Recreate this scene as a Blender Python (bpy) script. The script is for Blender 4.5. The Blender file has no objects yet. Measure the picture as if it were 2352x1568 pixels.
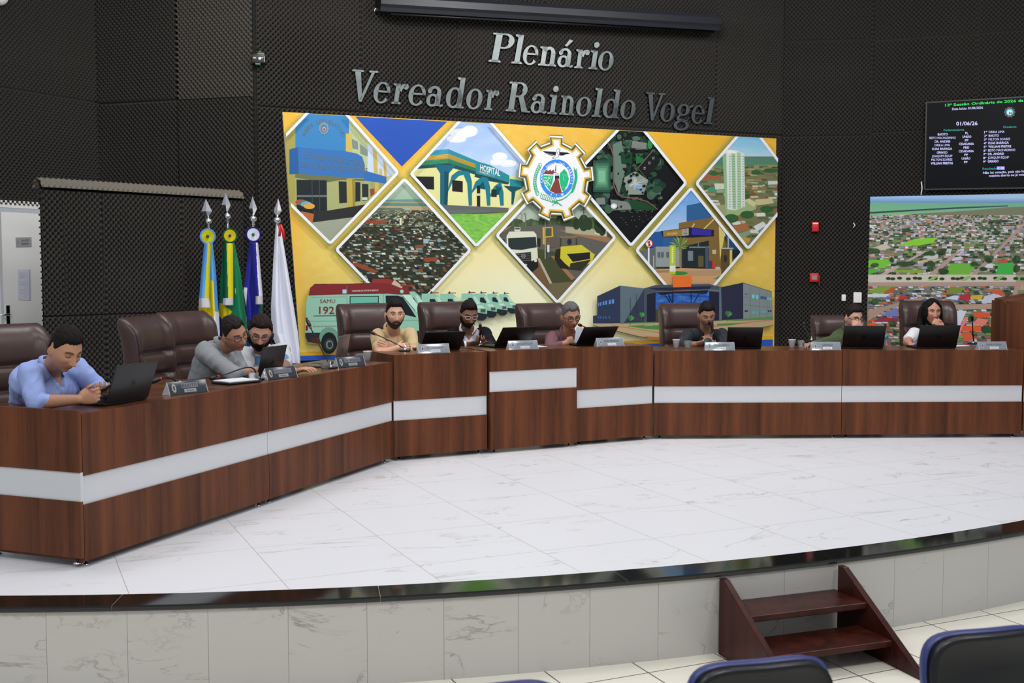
import bpy, bmesh, math, random
import numpy as np
from mathutils import Vector, Matrix, noise
random.seed(7)
SC = bpy.context.scene
COL = SC.collection
# ---------------------------------------------------------------- camera, world, lights
F = 2600.0; CZ = 1.55; PITCH = math.atan(169.0 / F)
FLOOR_Z = -0.425
cam_d = bpy.data.cameras.new('camera'); cam = bpy.data.objects.new('camera', cam_d); COL.objects.link(cam)
cam.location = (0, 0, CZ); cam.rotation_euler = (math.pi / 2 - PITCH, 0, 0)
cam_d.sensor_width = 36.0; cam_d.lens = F * 36.0 / 2352.0
cam_d.clip_end = 100
cam_d.dof.use_dof = True; cam_d.dof.focus_distance = 8.3; cam_d.dof.aperture_fstop = 4.5
SC.camera = cam
SC.view_settings.view_transform = 'Standard'; SC.view_settings.look = 'None'
SC.view_settings.exposure = 0.0; SC.view_settings.gamma = 1.0; SC.view_settings.use_curve_mapping = False
w = bpy.data.worlds.new('world'); SC.world = w; w.use_nodes = True
w.node_tree.nodes['Background'].inputs[0].default_value = (0.80, 0.86, 0.95, 1)
w.node_tree.nodes['Background'].inputs[1].default_value = 0.40
def area(name, x, y, z, sx, sy, power, rx=0, rz=0, col=(1, 0.985, 0.96)):
    d = bpy.data.lights.new(name, 'AREA'); d.shape = 'RECTANGLE'; d.size = sx; d.size_y = sy
    d.energy = power; d.color = col
    o = bpy.data.objects.new(name, d); COL.objects.link(o); o.location = (x, y, z); o.rotation_euler = (rx, 0, rz)
    return o
for i, (x, y) in enumerate([(-3.4, 6.6), (-0.6, 6.3), (2.3, 6.6), (-1.6, 9.2), (1.4, 9.9), (4.4, 9.3)]):
    area('ceiling_light', x, y, 5.15, 1.3, 0.7, 40 if y < 8 else 74, 0 if y < 8 else math.radians(30), 0.1 if y > 8 else 0.4)
for i, (x, y) in enumerate([(-3.0, 1.4), (0.6, 1.0), (3.8, 1.8)]):
    area('ceiling_light', x, y, 4.9, 1.3, 0.7, 88, math.radians(38), 0)
# ---------------------------------------------------------------- geometry helpers
CP, SP_ = math.cos(PITCH), math.sin(PITCH)
def ray(px, py):
    u = (px - 1176.0) / F; v = -(py - 784.0) / F
    return Vector((u, CP + v * SP_, -SP_ + v * CP))
def W(px, py, D):
    r = ray(px, py); t = D / r.y
    return Vector((0, 0, CZ)) + r * t
def G(px, py, z=0.0):
    r = ray(px, py); t = (z - CZ) / r.z
    return Vector((0, 0, CZ)) + r * t
class Plane:
    """vertical wall plane through two plan points; n faces the room"""
    def __init__(s, a, b):
        s.a = Vector((a[0], a[1], 0)); s.b = Vector((b[0], b[1], 0))
        s.t = (s.b - s.a).normalized(); s.n = Vector((s.t.y, -s.t.x, 0)); s.L = (s.b - s.a).length
        if s.n.dot(-s.a) < 0: s.n = -s.n
    def hit(s, px, py, off=0.0):
        r = ray(px, py); o = Vector((0, 0, CZ)); p = s.a + s.n * off
        t = (p - o).dot(s.n) / r.dot(s.n)
        return o + r * t
    def uz(s, px, py):
        h = s.hit(px, py); return (h - s.a).dot(s.t), h.z
def c8(r, g, b, k=1.0):
    f = lambda v: min(0.93, (v / 255 / 12.92 if v <= 10.31 else ((v / 255 + 0.055) / 1.055) ** 2.4) * k)
    return (f(r), f(g), f(b), 1.0)
# ---------------------------------------------------------------- materials
def newmat(name):
    m = bpy.data.materials.new(name); m.use_nodes = True
    return m, m.node_tree, m.node_tree.nodes['Principled BSDF']
def mat(name, col, rough=0.5, metal=0.0, spec=0.5, **kw):
    m, nt, b = newmat(name)
    b.inputs['Base Color'].default_value = col if len(col) == 4 else (*col, 1)
    b.inputs['Roughness'].default_value = rough; b.inputs['Metallic'].default_value = metal
    b.inputs['Specular IOR Level'].default_value = spec
    for k, v in kw.items():
        b.inputs[k.replace('_', ' ')].default_value = v
    return m
def nd(nt, typ, **kw):
    n = nt.nodes.new(typ)
    for k, v in kw.items(): setattr(n, k, v)
    return n
def bumped(m, scale=30.0, strength=0.15, dist=0.01, detail=3, stretch=(1, 1, 1)):
    nt = m.node_tree; b = nt.nodes['Principled BSDF']
    tc = nd(nt, 'ShaderNodeTexCoord'); mp = nd(nt, 'ShaderNodeMapping'); mp.inputs['Scale'].default_value = stretch
    nz = nd(nt, 'ShaderNodeTexNoise'); nz.inputs['Scale'].default_value = scale; nz.inputs['Detail'].default_value = detail
    bp = nd(nt, 'ShaderNodeBump'); bp.inputs['Strength'].default_value = strength; bp.inputs['Distance'].default_value = dist
    nt.links.new(tc.outputs['Object'], mp.inputs['Vector']); nt.links.new(mp.outputs[0], nz.inputs['Vector'])
    nt.links.new(nz.outputs[0], bp.inputs['Height']); nt.links.new(bp.outputs[0], b.inputs['Normal'])
    return m
def ramp2(nt, fac, c0, c1, p0=0.0, p1=1.0):
    r = nd(nt, 'ShaderNodeValToRGB'); r.color_ramp.elements[0].color = c0; r.color_ramp.elements[1].color = c1
    r.color_ramp.elements[0].position = p0; r.color_ramp.elements[1].position = p1
    nt.links.new(fac, r.inputs[0]); return r
def attr_mat(name, rough=0.5, spec=0.3, emit=0.0, bump=None):
    m, nt, b = newmat(name)
    a = nd(nt, 'ShaderNodeAttribute', attribute_name='Col')
    nt.links.new(a.outputs['Color'], b.inputs['Base Color'])
    b.inputs['Roughness'].default_value = rough; b.inputs['Specular IOR Level'].default_value = spec
    if emit:
        nt.links.new(a.outputs['Color'], b.inputs['Emission Color']); b.inputs['Emission Strength'].default_value = emit
    if bump: bumped(m, *bump)
    return m
def wood_mat(name, c0, c1, rough=0.46):
    m, nt, b = newmat(name)
    tc = nd(nt, 'ShaderNodeTexCoord'); mp = nd(nt, 'ShaderNodeMapping'); mp.inputs['Scale'].default_value = (11, 11, 0.5)
    n1 = nd(nt, 'ShaderNodeTexNoise'); n1.inputs['Scale'].default_value = 1.0; n1.inputs['Detail'].default_value = 4; n1.inputs['Distortion'].default_value = 0.6
    nt.links.new(tc.outputs['Object'], mp.inputs[0]); nt.links.new(mp.outputs[0], n1.inputs['Vector'])
    mp2 = nd(nt, 'ShaderNodeMapping'); mp2.inputs['Scale'].default_value = (220, 220, 8)
    n2 = nd(nt, 'ShaderNodeTexNoise'); n2.inputs['Scale'].default_value = 1.0; n2.inputs['Detail'].default_value = 2
    nt.links.new(tc.outputs['Object'], mp2.inputs[0]); nt.links.new(mp2.outputs[0], n2.inputs['Vector'])
    ma = nd(nt, 'ShaderNodeMath', operation='MULTIPLY_ADD'); ma.inputs[1].default_value = 0.35
    nt.links.new(n2.outputs[0], ma.inputs[0]); nt.links.new(n1.outputs[0], ma.inputs[2])
    r = ramp2(nt, ma.outputs[0], c0, c1, 0.45, 0.9)
    nt.links.new(r.outputs[0], b.inputs['Base Color'])
    b.inputs['Roughness'].default_value = rough; b.inputs['Specular IOR Level'].default_value = 0.25
    return m
def tile_mat(name, ang, tw, th, ou, ov, base, line, vein, veinamt, rough, gsize=0.002, veinscale=1.1, coords='floor', spec=0.5):
    m, nt, b = newmat(name)
    if coords == 'uv':
        tc = nd(nt, 'ShaderNodeUVMap'); src = tc.outputs[0]
    else:
        tc = nd(nt, 'ShaderNodeTexCoord'); src = tc.outputs['Object']
    mp = nd(nt, 'ShaderNodeMapping', vector_type='POINT'); mp.inputs['Rotation'].default_value = (0, 0, -ang)
    mp.inputs['Location'].default_value = (-ou, -ov, 0)
    nt.links.new(src, mp.inputs[0])
    br = nd(nt, 'ShaderNodeTexBrick', offset=0.0, squash=1.0)
    br.inputs['Color1'].default_value = (1, 1, 1, 1); br.inputs['Color2'].default_value = (0.0, 0.0, 0.0, 1); br.inputs['Mortar'].default_value = (0, 0, 0, 1)
    br.inputs['Scale'].default_value = 1.0; br.inputs['Mortar Size'].default_value = gsize; br.inputs['Mortar Smooth'].default_value = 0.1
    br.inputs['Brick Width'].default_value = tw; br.inputs['Row Height'].default_value = th; br.inputs['Bias'].default_value = 0.0
    nt.links.new(mp.outputs[0], br.inputs['Vector'])
    # veins : thin ridges where distorted noise crosses one half, offset per tile
    mp2 = nd(nt, 'ShaderNodeMapping'); mp2.inputs['Scale'].default_value = (0.75, 1.7, 1)
    add = nd(nt, 'ShaderNodeVectorMath', operation='MULTIPLY_ADD'); add.inputs[1].default_value = (3.0, 5.0, 2.0)
    nt.links.new(br.outputs['Color'], add.inputs[0]); nt.links.new(mp.outputs[0], add.inputs[2]); nt.links.new(add.outputs[0], mp2.inputs[0])
    n = nd(nt, 'ShaderNodeTexNoise'); n.inputs['Scale'].default_value = veinscale; n.inputs['Detail'].default_value = 7; n.inputs['Roughness'].default_value = 0.62; n.inputs['Distortion'].default_value = 0.9
    nt.links.new(mp2.outputs[0], n.inputs['Vector'])
    s = nd(nt, 'ShaderNodeMath', operation='SUBTRACT'); s.inputs[1].default_value = 0.5; nt.links.new(n.outputs[0], s.inputs[0])
    a = nd(nt, 'ShaderNodeMath', operation='ABSOLUTE'); nt.links.new(s.outputs[0], a.inputs[0])
    r = ramp2(nt, a.outputs[0], (1, 1, 1, 1), (0, 0, 0, 1), 0.0, 0.014)
    n3 = nd(nt, 'ShaderNodeTexNoise'); n3.inputs['Scale'].default_value = 2.6; n3.inputs['Detail'].default_value = 2
    nt.links.new(mp2.outputs[0], n3.inputs['Vector'])
    r3 = ramp2(nt, n3.outputs[0], (0, 0, 0, 1), (1, 1, 1, 1), 0.48, 0.68)
    mu = nd(nt, 'ShaderNodeMath', operation='MULTIPLY'); nt.links.new(r.outputs[0], mu.inputs[0]); nt.links.new(r3.outputs[0], mu.inputs[1])
    mu2 = nd(nt, 'ShaderNodeMath', operation='MULTIPLY'); mu2.inputs[1].default_value = veinamt; nt.links.new(mu.outputs[0], mu2.inputs[0])
    mx = nd(nt, 'ShaderNodeMix', data_type='RGBA'); mx.inputs[6].default_value = base; mx.inputs[7].default_value = vein
    nt.links.new(mu2.outputs[0], mx.inputs[0])
    mx2 = nd(nt, 'ShaderNodeMix', data_type='RGBA'); mx2.inputs[7].default_value = line
    nt.links.new(br.outputs['Fac'], mx2.inputs[0]); nt.links.new(mx.outputs[2], mx2.inputs[6])
    nt.links.new(mx2.outputs[2], b.inputs['Base Color'])
    b.inputs['Roughness'].default_value = rough; b.inputs['Specular IOR Level'].default_value = spec
    return m
M = {}
M['wood'] = wood_mat('walnut_laminate', c8(64, 33, 17), c8(112, 62, 34))
M['wood_top'] = wood_mat('walnut_worktop', c8(66, 38, 24), c8(112, 68, 44), 0.3)
M['strip'] = bumped(mat('brushed_aluminium_strip', c8(212, 214, 217), 0.42, 0.1), 400, 0.03, 0.001)
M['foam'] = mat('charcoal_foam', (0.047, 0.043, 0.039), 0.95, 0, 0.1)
M['foam_light'] = mat('paler_foam', (0.080, 0.073, 0.064), 0.95, 0, 0.1)  # paler foam tone for the upper recess panel
M['foam_cap'] = mat('pale_foam_cap', (0.17, 0.15, 0.125), 0.95, 0, 0.1)
M['foam_back'] = mat('foam_backing', (0.02, 0.02, 0.019), 0.95, 0, 0.1)
M['leather'] = bumped(mat('brown_leather', c8(66, 47, 43), 0.36, 0, 0.5), 140, 0.12, 0.002)
M['piping'] = mat('dark_piping', c8(28, 20, 19), 0.4)
M['black_plastic'] = mat('black_plastic', c8(20, 20, 22), 0.4)
M['black_metal'] = mat('black_metal', c8(16, 16, 17), 0.35, 0.3)
M['chrome'] = mat('chrome', (0.75, 0.76, 0.78, 1), 0.12, 1.0)
M['clear'] = mat('clear_acrylic', (0.9, 0.93, 0.93, 1), 0.05, 0, 0.5, Transmission_Weight=0.9, IOR=1.3)
M['screen_case'] = mat('screen_casing', c8(33, 35, 42), 0.38, 0.2)
M['white_paint'] = mat('white_paint', c8(240, 239, 236), 0.5)
M['paper'] = mat('paper', c8(232, 233, 240), 0.7)
M['red_plastic'] = mat('red_plastic', c8(205, 24, 20), 0.35)
M['red_ring'] = mat('red_ring', c8(200, 40, 34), 0.4)
M['print'] = attr_mat('printed_vinyl', 0.45, 0.25)
M['cloth'] = attr_mat('flag_satin', 0.6, 0.25)
M['skin'] = attr_mat('skin', 0.5, 0.35)
M['fabric'] = attr_mat('shirt_fabric', 0.85, 0.15, bump=(55, 0.25, 0.006, 4))
M['granite'] = mat('black_granite', c8(16, 18, 17), 0.07, 0, 0.6)
M['mahogany'] = bumped(wood_mat('mahogany', c8(38, 13, 9), c8(72, 30, 21), 0.33), 60, 0.2, 0.002)
M['mirror'] = bumped(mat('smoked_mirror_acrylic', (0.16, 0.18, 0.18, 1), 0.33, 1.0), 4.0, 0.2, 0.05, 1)
# ---------------------------------------------------------------- object helpers
def tag(o, label=None, cat=None, group=None, kind=None):
    if label: o['label'] = label
    if cat: o['category'] = cat
    if group: o['group'] = group
    if kind: o['kind'] = kind
    return o
def thing(name, label, cat, loc=(0, 0, 0), yaw=0.0, group=None):
    o = bpy.data.objects.new(name, None); COL.objects.link(o); o.empty_display_size = 0.1
    o.location = loc; o.rotation_euler = (0, 0, yaw)
    return tag(o, label, cat, group)
class MB:
    def __init__(s): s.v = []; s.f = []; s.m = []; s.sm = []; s.c = []; s.mi = 0; s.smooth = False; s.col = None
    def add(s, vs, fs, smooth=None, col=None):
        b = len(s.v); s.v += [tuple(p) for p in vs]
        sm = s.smooth if smooth is None else smooth
        for f in fs:
            s.f.append([b + i for i in f]); s.m.append(s.mi); s.sm.append(sm); s.c.append(col or s.col)
        return s
    def box(s, x0, x1, y0, y1, z0, z1, T=None, bev=0.0):
        if bev > 0:
            return s.rbox(x0, x1, y0, y1, z0, z1, T, bev)
        vs = [Vector((x, y, z)) for z in (z0, z1) for y in (y0, y1) for x in (x0, x1)]
        if T is not None: vs = [T @ v for v in vs]
        return s.add(vs, [(0, 2, 3, 1), (4, 5, 7, 6), (0, 1, 5, 4), (2, 6, 7, 3), (0, 4, 6, 2), (1, 3, 7, 5)], False)
    def rbox(s, x0, x1, y0, y1, z0, z1, T, r, n=3):
        # rounded box: rounded-rect rings stacked with corner rounding on z too
        cx, cy, hx, hy = (x0 + x1) / 2, (y0 + y1) / 2, (x1 - x0) / 2, (y1 - y0) / 2
        r = min(r, hx * .98, hy * .98, (z1 - z0) / 2 * .98)
        rings = []
        prof = [(math.pi / 2 * k / n) for k in range(n + 1)]
        lev = [(z0 + r - r * math.sin(math.pi / 2 - a), r - r * math.cos(math.pi / 2 - a)) for a in prof] + [(z1 - r + r * math.sin(a), r - r * math.cos(a)) for a in prof]
        for z, ins in lev:
            ring = []
            rr = max(r - ins, 1e-4)
            for q, (sx, sy) in enumerate([(1, 1), (-1, 1), (-1, -1), (1, -1)]):
                for k in range(n + 1):
                    a = math.pi / 2 * (q + k / n)
                    ring.append(Vector((cx + sx * (hx - r) + rr * math.cos(a), cy + sy * (hy - r) + rr * math.sin(a), z)))
            rings.append(ring)
        if T is not None: rings = [[T @ p for p in g] for g in rings]
        return s.loft(rings, smooth=True)
    def loft(s, rings, cap=True, smooth=True, col=None, close=True):
        n = len(rings[0]); vs = [p for r in rings for p in r]; fs = []
        for i in range(len(rings) - 1):
            for j in range(n if close else n - 1):
                a, b = i * n + j, i * n + (j + 1) % n
                fs.append((a, b, b + n, a + n))
        if cap and close:
            fs.append(tuple(range(n - 1, -1, -1))); fs.append(tuple((len(rings) - 1) * n + k for k in range(n)))
        return s.add(vs, fs, smooth, col)
    def tube(s, pts, rad, n=10, cap=True, sq=(1, 1), up=None, col=None):
        pts = [Vector(p) for p in pts]
        if not hasattr(rad, '__len__'): rad = [rad] * len(pts)
        rings = []; prev = None
        for i, p in enumerate(pts):
            d = (pts[min(i + 1, len(pts) - 1)] - pts[max(i - 1, 0)]).normalized()
            if prev is None:
                u = Vector(up) if up is not None else (Vector((0, 0, 1)) if abs(d.z) < 0.9 else Vector((1, 0, 0)))
            else: u = prev
            a = (u - d * u.dot(d))
            a = a.normalized() if a.length > 1e-6 else d.orthogonal().normalized()
            b = d.cross(a); prev = a
            rings.append([p + (a * math.cos(2 * math.pi * k / n) * sq[0] + b * math.sin(2 * math.pi * k / n) * sq[1]) * rad[i] for k in range(n)])
        return s.loft(rings, cap, True, col)
    def capsule(s, a, b, ra, rb, n=14, sq=(1, 1), up=None):
        a, b = Vector(a), Vector(b); d = (b - a)
        if d.length < 1e-5: return s.sphere(a, ra)
        d.normalize(); pts = []; rr = []
        for k in range(5):
            t = math.pi / 2 * k / 4; pts.append(a - d * ra * math.cos(t)); rr.append(max(ra * math.sin(t), 1e-4))
        for k in range(5):
            t = math.pi / 2 * k / 4; pts.append(b + d * rb * math.sin(t)); rr.append(max(rb * math.cos(t), 1e-4))
        return s.tube(pts, rr, n, True, sq, up)
    def sphere(s, c, r, n=16, m=10, T=None):
        if not hasattr(r, '__len__'): r = (r, r, r)
        c = Vector(c); rings = []
        for i in range(m + 1):
            t = math.pi * i / m; st = max(math.sin(t), 1e-3)
            ring = [Vector((r[0] * st * math.cos(2 * math.pi * k / n), r[1] * st * math.sin(2 * math.pi * k / n), -r[2] * math.cos(t))) for k in range(n)]
            rings.append([c + (T @ p if T is not None else p) for p in ring])
        return s.loft(rings)
    def lathe(s, prof, T=None, n=20):
        rings = []
        for r, z in prof:
            ring = [Vector((max(r, 1e-4) * math.cos(2 * math.pi * k / n), max(r, 1e-4) * math.sin(2 * math.pi * k / n), z)) for k in range(n)]
            rings.append([T @ p for p in ring] if T is not None else ring)
        return s.loft(rings)
    def prism(s, poly, d, fn=None):
        """poly: list of 3D points of a planar outline, d: thickness vector"""
        n = len(poly); a = [Vector(p) for p in poly]; b = [p + Vector(d) for p in a]
        fs = [tuple(range(n)), tuple(range(2 * n - 1, n - 1, -1))] + [(i, i + n, (i + 1) % n + n, (i + 1) % n) for i in range(n)]
        return s.add(a + b, fs, False)
    def build(s, name, mats, parent=None, label=None, origin=None, recalc=True):
        if not isinstance(mats, (list, tuple)): mats = [mats]
        off = Vector((0, 0, 0))
        wt = parent is not None and parent.get('_world')
        if wt: off = Vector(parent['_world'])
        if origin is not None: off = Vector(origin)
        me = bpy.data.meshes.new(name)
        me.from_pydata([tuple(Vector(p) - off) for p in s.v], [], s.f)
        for m in mats: me.materials.append(m)
        me.polygons.foreach_set('material_index', s.m); me.polygons.foreach_set('use_smooth', s.sm)
        if recalc:
            bm = bmesh.new(); bm.from_mesh(me); bmesh.ops.recalc_face_normals(bm, faces=bm.faces); bm.to_mesh(me); bm.free()
        if any(c is not None for c in s.c):
            at = me.color_attributes.new('Col', 'FLOAT_COLOR', 'CORNER')
            arr = []
            for f, c in zip(s.f, s.c):
                if c is None: c = (1, 1, 1, 1)
                if isinstance(c[0], (tuple, list)):
                    for q in c: arr += list(q)
                else: arr += list(c) * len(f)
            at.data.foreach_set('color', arr)
        o = bpy.data.objects.new(name, me); COL.objects.link(o)
        if parent is not None: o.parent = parent
        if origin is not None: o.location = off
        if label: o['label'] = label
        return o
def wthing(name, label, cat, loc, group=None):
    o = thing(name, label, cat, loc, 0, group); o['_world'] = tuple(loc); return o
def copy_tree(o, parent=None):
    c = o.copy(); COL.objects.link(c); c.parent = parent
    for ch in list(o.children): copy_tree(ch, c)
    return c
def structure(o): o['kind'] = 'structure'; return o
def yaw_of(n): return math.atan2(n[0], -n[1])
def frame(loc, yaw): return Matrix.Translation(Vector(loc)) @ Matrix.Rotation(yaw, 4, 'Z')
# ---------------------------------------------------------------- stage and hall floor
TILE_ANG = math.radians(24.2)
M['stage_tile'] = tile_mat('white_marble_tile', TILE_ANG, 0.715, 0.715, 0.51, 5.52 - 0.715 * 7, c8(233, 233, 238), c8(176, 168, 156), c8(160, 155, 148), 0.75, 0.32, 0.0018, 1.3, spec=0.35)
M['hall_tile'] = tile_mat('cream_tile', TILE_ANG, 0.455, 0.455, 0.1, 0.12, c8(240, 236, 222), c8(92, 70, 58), c8(190, 180, 160), 0.0, 0.22, 0.004, 1.0)
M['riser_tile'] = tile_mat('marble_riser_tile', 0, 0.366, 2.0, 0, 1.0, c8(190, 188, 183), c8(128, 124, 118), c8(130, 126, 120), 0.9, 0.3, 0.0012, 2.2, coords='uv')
outer = [(0, 1400), (457, 1387), (689, 1376), (1100, 1356), (1560, 1325), (1664, 1317), (1917, 1287), (2126, 1256), (2352, 1221)]
pts = [G(x, y) for x, y in outer]
# circle fit through the traced edge
A = np.array([[2 * p.x, 2 * p.y, 1] for p in pts]); Bv = np.array([p.x ** 2 + p.y ** 2 for p in pts])
sol = np.linalg.lstsq(A, Bv, rcond=None)[0]; ccx, ccy = sol[0], sol[1]; R0 = math.sqrt(sol[2] + ccx ** 2 + ccy ** 2)
ang0 = math.atan2(pts[0].y - ccy, pts[0].x - ccx); ang1 = math.atan2(pts[-1].y - ccy, pts[-1].x - ccx)
da = (ang1 - ang0); angs = [ang0 - 0.35 * da + da * 1.75 * i / 120 for i in range(121)]
def arc(R, a, z): return Vector((ccx + R * math.cos(a), ccy + R * math.sin(a), z))
mb = MB()
front = [arc(R0 - 0.19, a, 0) for a in angs]
back = [Vector((9, 17, 0)), Vector((-9, 17, 0))]
mb.add(front + back, [tuple(range(len(front) + 2))])
structure(mb.build('floor_stage', M['stage_tile'], recalc=False))
if bpy.data.objects['floor_stage'].data.polygons[0].normal.z < 0: bpy.data.objects['floor_stage'].data.flip_normals()
mb = MB()
n_slab = 8
for k in range(n_slab):                                   # granite slabs with thin joints, bullnose edge
    rings = []
    for i in range(16):
        t = (k + 0.0012 + (i / 15) * 0.9976) / n_slab; a = angs[0] + (angs[-1] - angs[0]) * t
        prof = [(R0 - 0.19, 0.003), (R0 - 0.006, 0.003), (R0, -0.004), (R0, -0.018), (R0 - 0.006, -0.024), (R0 - 0.19, -0.024)]
        rings.append([arc(r, a, z) for r, z in prof])
    mb.loft(rings, smooth=False)
structure(mb.build('trim_1', M['granite']))
mb = MB(); mb.loft([[arc(r, a, z) for r, z in ((R0 - 0.188, 0.0015), (R0 - 0.012, 0.0015), (R0 - 0.0035, -0.006), (R0 - 0.0035, -0.016), (R0 - 0.188, -0.020))] for a in angs], smooth=False)
structure(mb.build('trim_3', mat('pale_grout', c8(150, 150, 140), .7)))
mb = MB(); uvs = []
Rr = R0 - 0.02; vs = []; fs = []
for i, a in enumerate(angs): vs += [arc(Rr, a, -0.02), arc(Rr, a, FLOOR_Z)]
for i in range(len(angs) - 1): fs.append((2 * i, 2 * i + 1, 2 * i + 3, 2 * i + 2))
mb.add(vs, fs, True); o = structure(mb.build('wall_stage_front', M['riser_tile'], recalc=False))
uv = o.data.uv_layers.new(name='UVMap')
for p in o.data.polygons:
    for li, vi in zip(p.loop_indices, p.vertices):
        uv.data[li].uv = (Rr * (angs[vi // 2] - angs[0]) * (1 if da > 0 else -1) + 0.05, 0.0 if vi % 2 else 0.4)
mb = MB(); mb.box(-12, 12, -6, 9.5, FLOOR_Z - 0.05, FLOOR_Z); structure(mb.build('floor_hall', M['hall_tile']))
# ---------------------------------------------------------------- foam walls
def foam(name, pl, u0, u1, z0, z1, material, cull=None, P=0.052, Pz=0.056, amp=0.022, joints_u=(), joints_z=(), div=6, top=None, phase=0.0):
    du, dz = P / div, Pz / div
    nu, nz = int((u1 - u0) / du) + 1, int((z1 - z0) / dz) + 1
    U = u0 + np.arange(nu) * du; Z = z0 + np.arange(nz) * dz
    UU, ZZ = np.meshgrid(U, Z)
    rr = np.random.RandomState(abs(int(u0 * 100)) + len(name))
    Uw = UU + 0.006 * np.sin(ZZ * 2.1 + phase) ; Zw = ZZ + 0.008 * np.sin(UU * 1.3 + phase)
    for j in joints_u: Uw = Uw + (UU > j) * 0.021
    for j in joints_z: Zw = Zw + (ZZ > j) * 0.019
    h = np.cos(2 * np.pi * Uw / P) * np.cos(2 * np.pi * Zw / Pz)
    off = 0.048 + amp * np.where(h > 0, 0.85 * h, 2.7 * h)
    for j in joints_u: off = off * (1 - 0.85 * np.exp(-((UU - j) / 0.007) ** 2))
    for j in joints_z: off = off * (1 - 0.85 * np.exp(-((ZZ - j) / 0.007) ** 2))
    X = pl.a.x + pl.t.x * UU + pl.n.x * off; Y = pl.a.y + pl.t.y * UU + pl.n.y * off
    V = np.stack([X, Y, ZZ], -1).reshape(-1, 3)
    idx = np.arange(nu * nz).reshape(nz, nu)
    Q = np.stack([idx[:-1, :-1], idx[:-1, 1:], idx[1:, 1:], idx[1:, :-1]], -1).reshape(-1, 4)
    if cull is not None:
        keep = cull(UU[:-1, :-1].ravel(), ZZ[:-1, :-1].ravel()); Q = Q[keep]
    me = bpy.data.meshes.new(name); me.vertices.add(len(V)); me.vertices.foreach_set('co', V.ravel().astype(np.float32))
    me.loops.add(len(Q) * 4); me.loops.foreach_set('vertex_index', Q.ravel().astype(np.int32))
    me.polygons.add(len(Q)); me.polygons.foreach_set('loop_start', np.arange(len(Q), dtype=np.int32) * 4)
    me.polygons.foreach_set('use_smooth', np.ones(len(Q), dtype=bool)); me.update(calc_edges=True); me.validate()
    me.materials.append(material)
    o = bpy.data.objects.new(name, me); COL.objects.link(o); return o
def XY(px, D): return ((px - 1176) / F * D * 1.0, D)
PW = Plane(XY(595, 11.75), XY(1786, 14.32))              # mural wall
PM = Plane(XY(1786, 14.32), XY(1992, 14.15))             # narrow middle wall
dR = Vector((math.sin(math.radians(113)), math.cos(math.radians(113)), 0))
r0 = Vector((*XY(1992, 14.15), 0)); r1 = r0 + dR * 5.0
PR = Plane(r0[:2], r1[:2])                               # wall with the aerial photo
PL1 = Plane(XY(235, 12.3), XY(595, 11.75))               # recess
PL2 = Plane(XY(-330, 9.9), XY(235, 12.3))                # far left wall with the door
mur_c = [PW.uz(*p) for p in ((649, 257), (1783, 318), (1778, 798), (691, 828))]
def cullm(U, Z):
    return ~((U > mur_c[3][0] + 0.12) & (U < mur_c[2][0] - 0.12) & (Z < min(mur_c[0][1], mur_c[1][1]) - 0.12) & (Z > mur_c[3][1] + 0.12))
def ju(pl, px): return pl.uz(px, 300)[0]
jz_w = PW.uz(597, 245)[1]
structure(foam('wall_back', PW, 0.0, PW.L, 0.35, 5.45, M['foam'], cullm, joints_u=[ju(PW, x) for x in (828, 1048, 1250, 1640)], joints_z=[jz_w, jz_w - 1.95]))
structure(foam('wall_middle', PM, 0, PM.L, 0.35, 5.45, M['foam'], joints_u=[0.02], joints_z=[PM.uz(1850, 313)[1], PM.uz(1850, 95)[1]], phase=1))
structure(foam('wall_right', PR, 0, 3.0, 0.35, 5.3, M['foam'], lambda U, Z: (Z > 1.9) | (U < 0.3), joints_u=[0.02, 1.2], joints_z=[PR.uz(2050, 303)[1], PR.uz(2050, 92)[1]], phase=2))
jzl = PL1.uz(415, 230)[1]; jul = PL1.uz(415, 230)[0]
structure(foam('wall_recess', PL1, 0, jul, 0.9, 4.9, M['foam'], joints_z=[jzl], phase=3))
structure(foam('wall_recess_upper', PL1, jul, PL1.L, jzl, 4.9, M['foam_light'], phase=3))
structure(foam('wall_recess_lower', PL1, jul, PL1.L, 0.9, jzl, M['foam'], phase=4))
jl2 = PL2.uz(0, 201)[1]
door_top = PL2.uz(50, 472)[1]; du1 = PL2.uz(130, 600)[0]
structure(foam('wall_left', PL2, 1.0, PL2.L, 0.6, 4.9, M['foam'], lambda U, Z: (Z > door_top) | (U > du1 + 0.0), joints_z=[jl2], phase=5))
for nm, pl, ua, ub in (('wall_back_core', PW, 0.0, PW.L), ('wall_middle_core', PM, 0, PM.L), ('wall_right_core', PR, 0, 5), ('wall_recess_core', PL1, 0, PL1.L), ):
    mb = MB(); T = frame(pl.a, math.atan2(pl.t.y, pl.t.x))
    mb.box(ua, ub, 0.04, 0.16, 0, 5.5, T) if (T.to_3x3() @ Vector((0, 1, 0))).dot(pl.n) < 0 else mb.box(ua, ub, -0.16, -0.04, 0, 5.5, T)
    structure(mb.build(nm, M['foam_back']))
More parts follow.
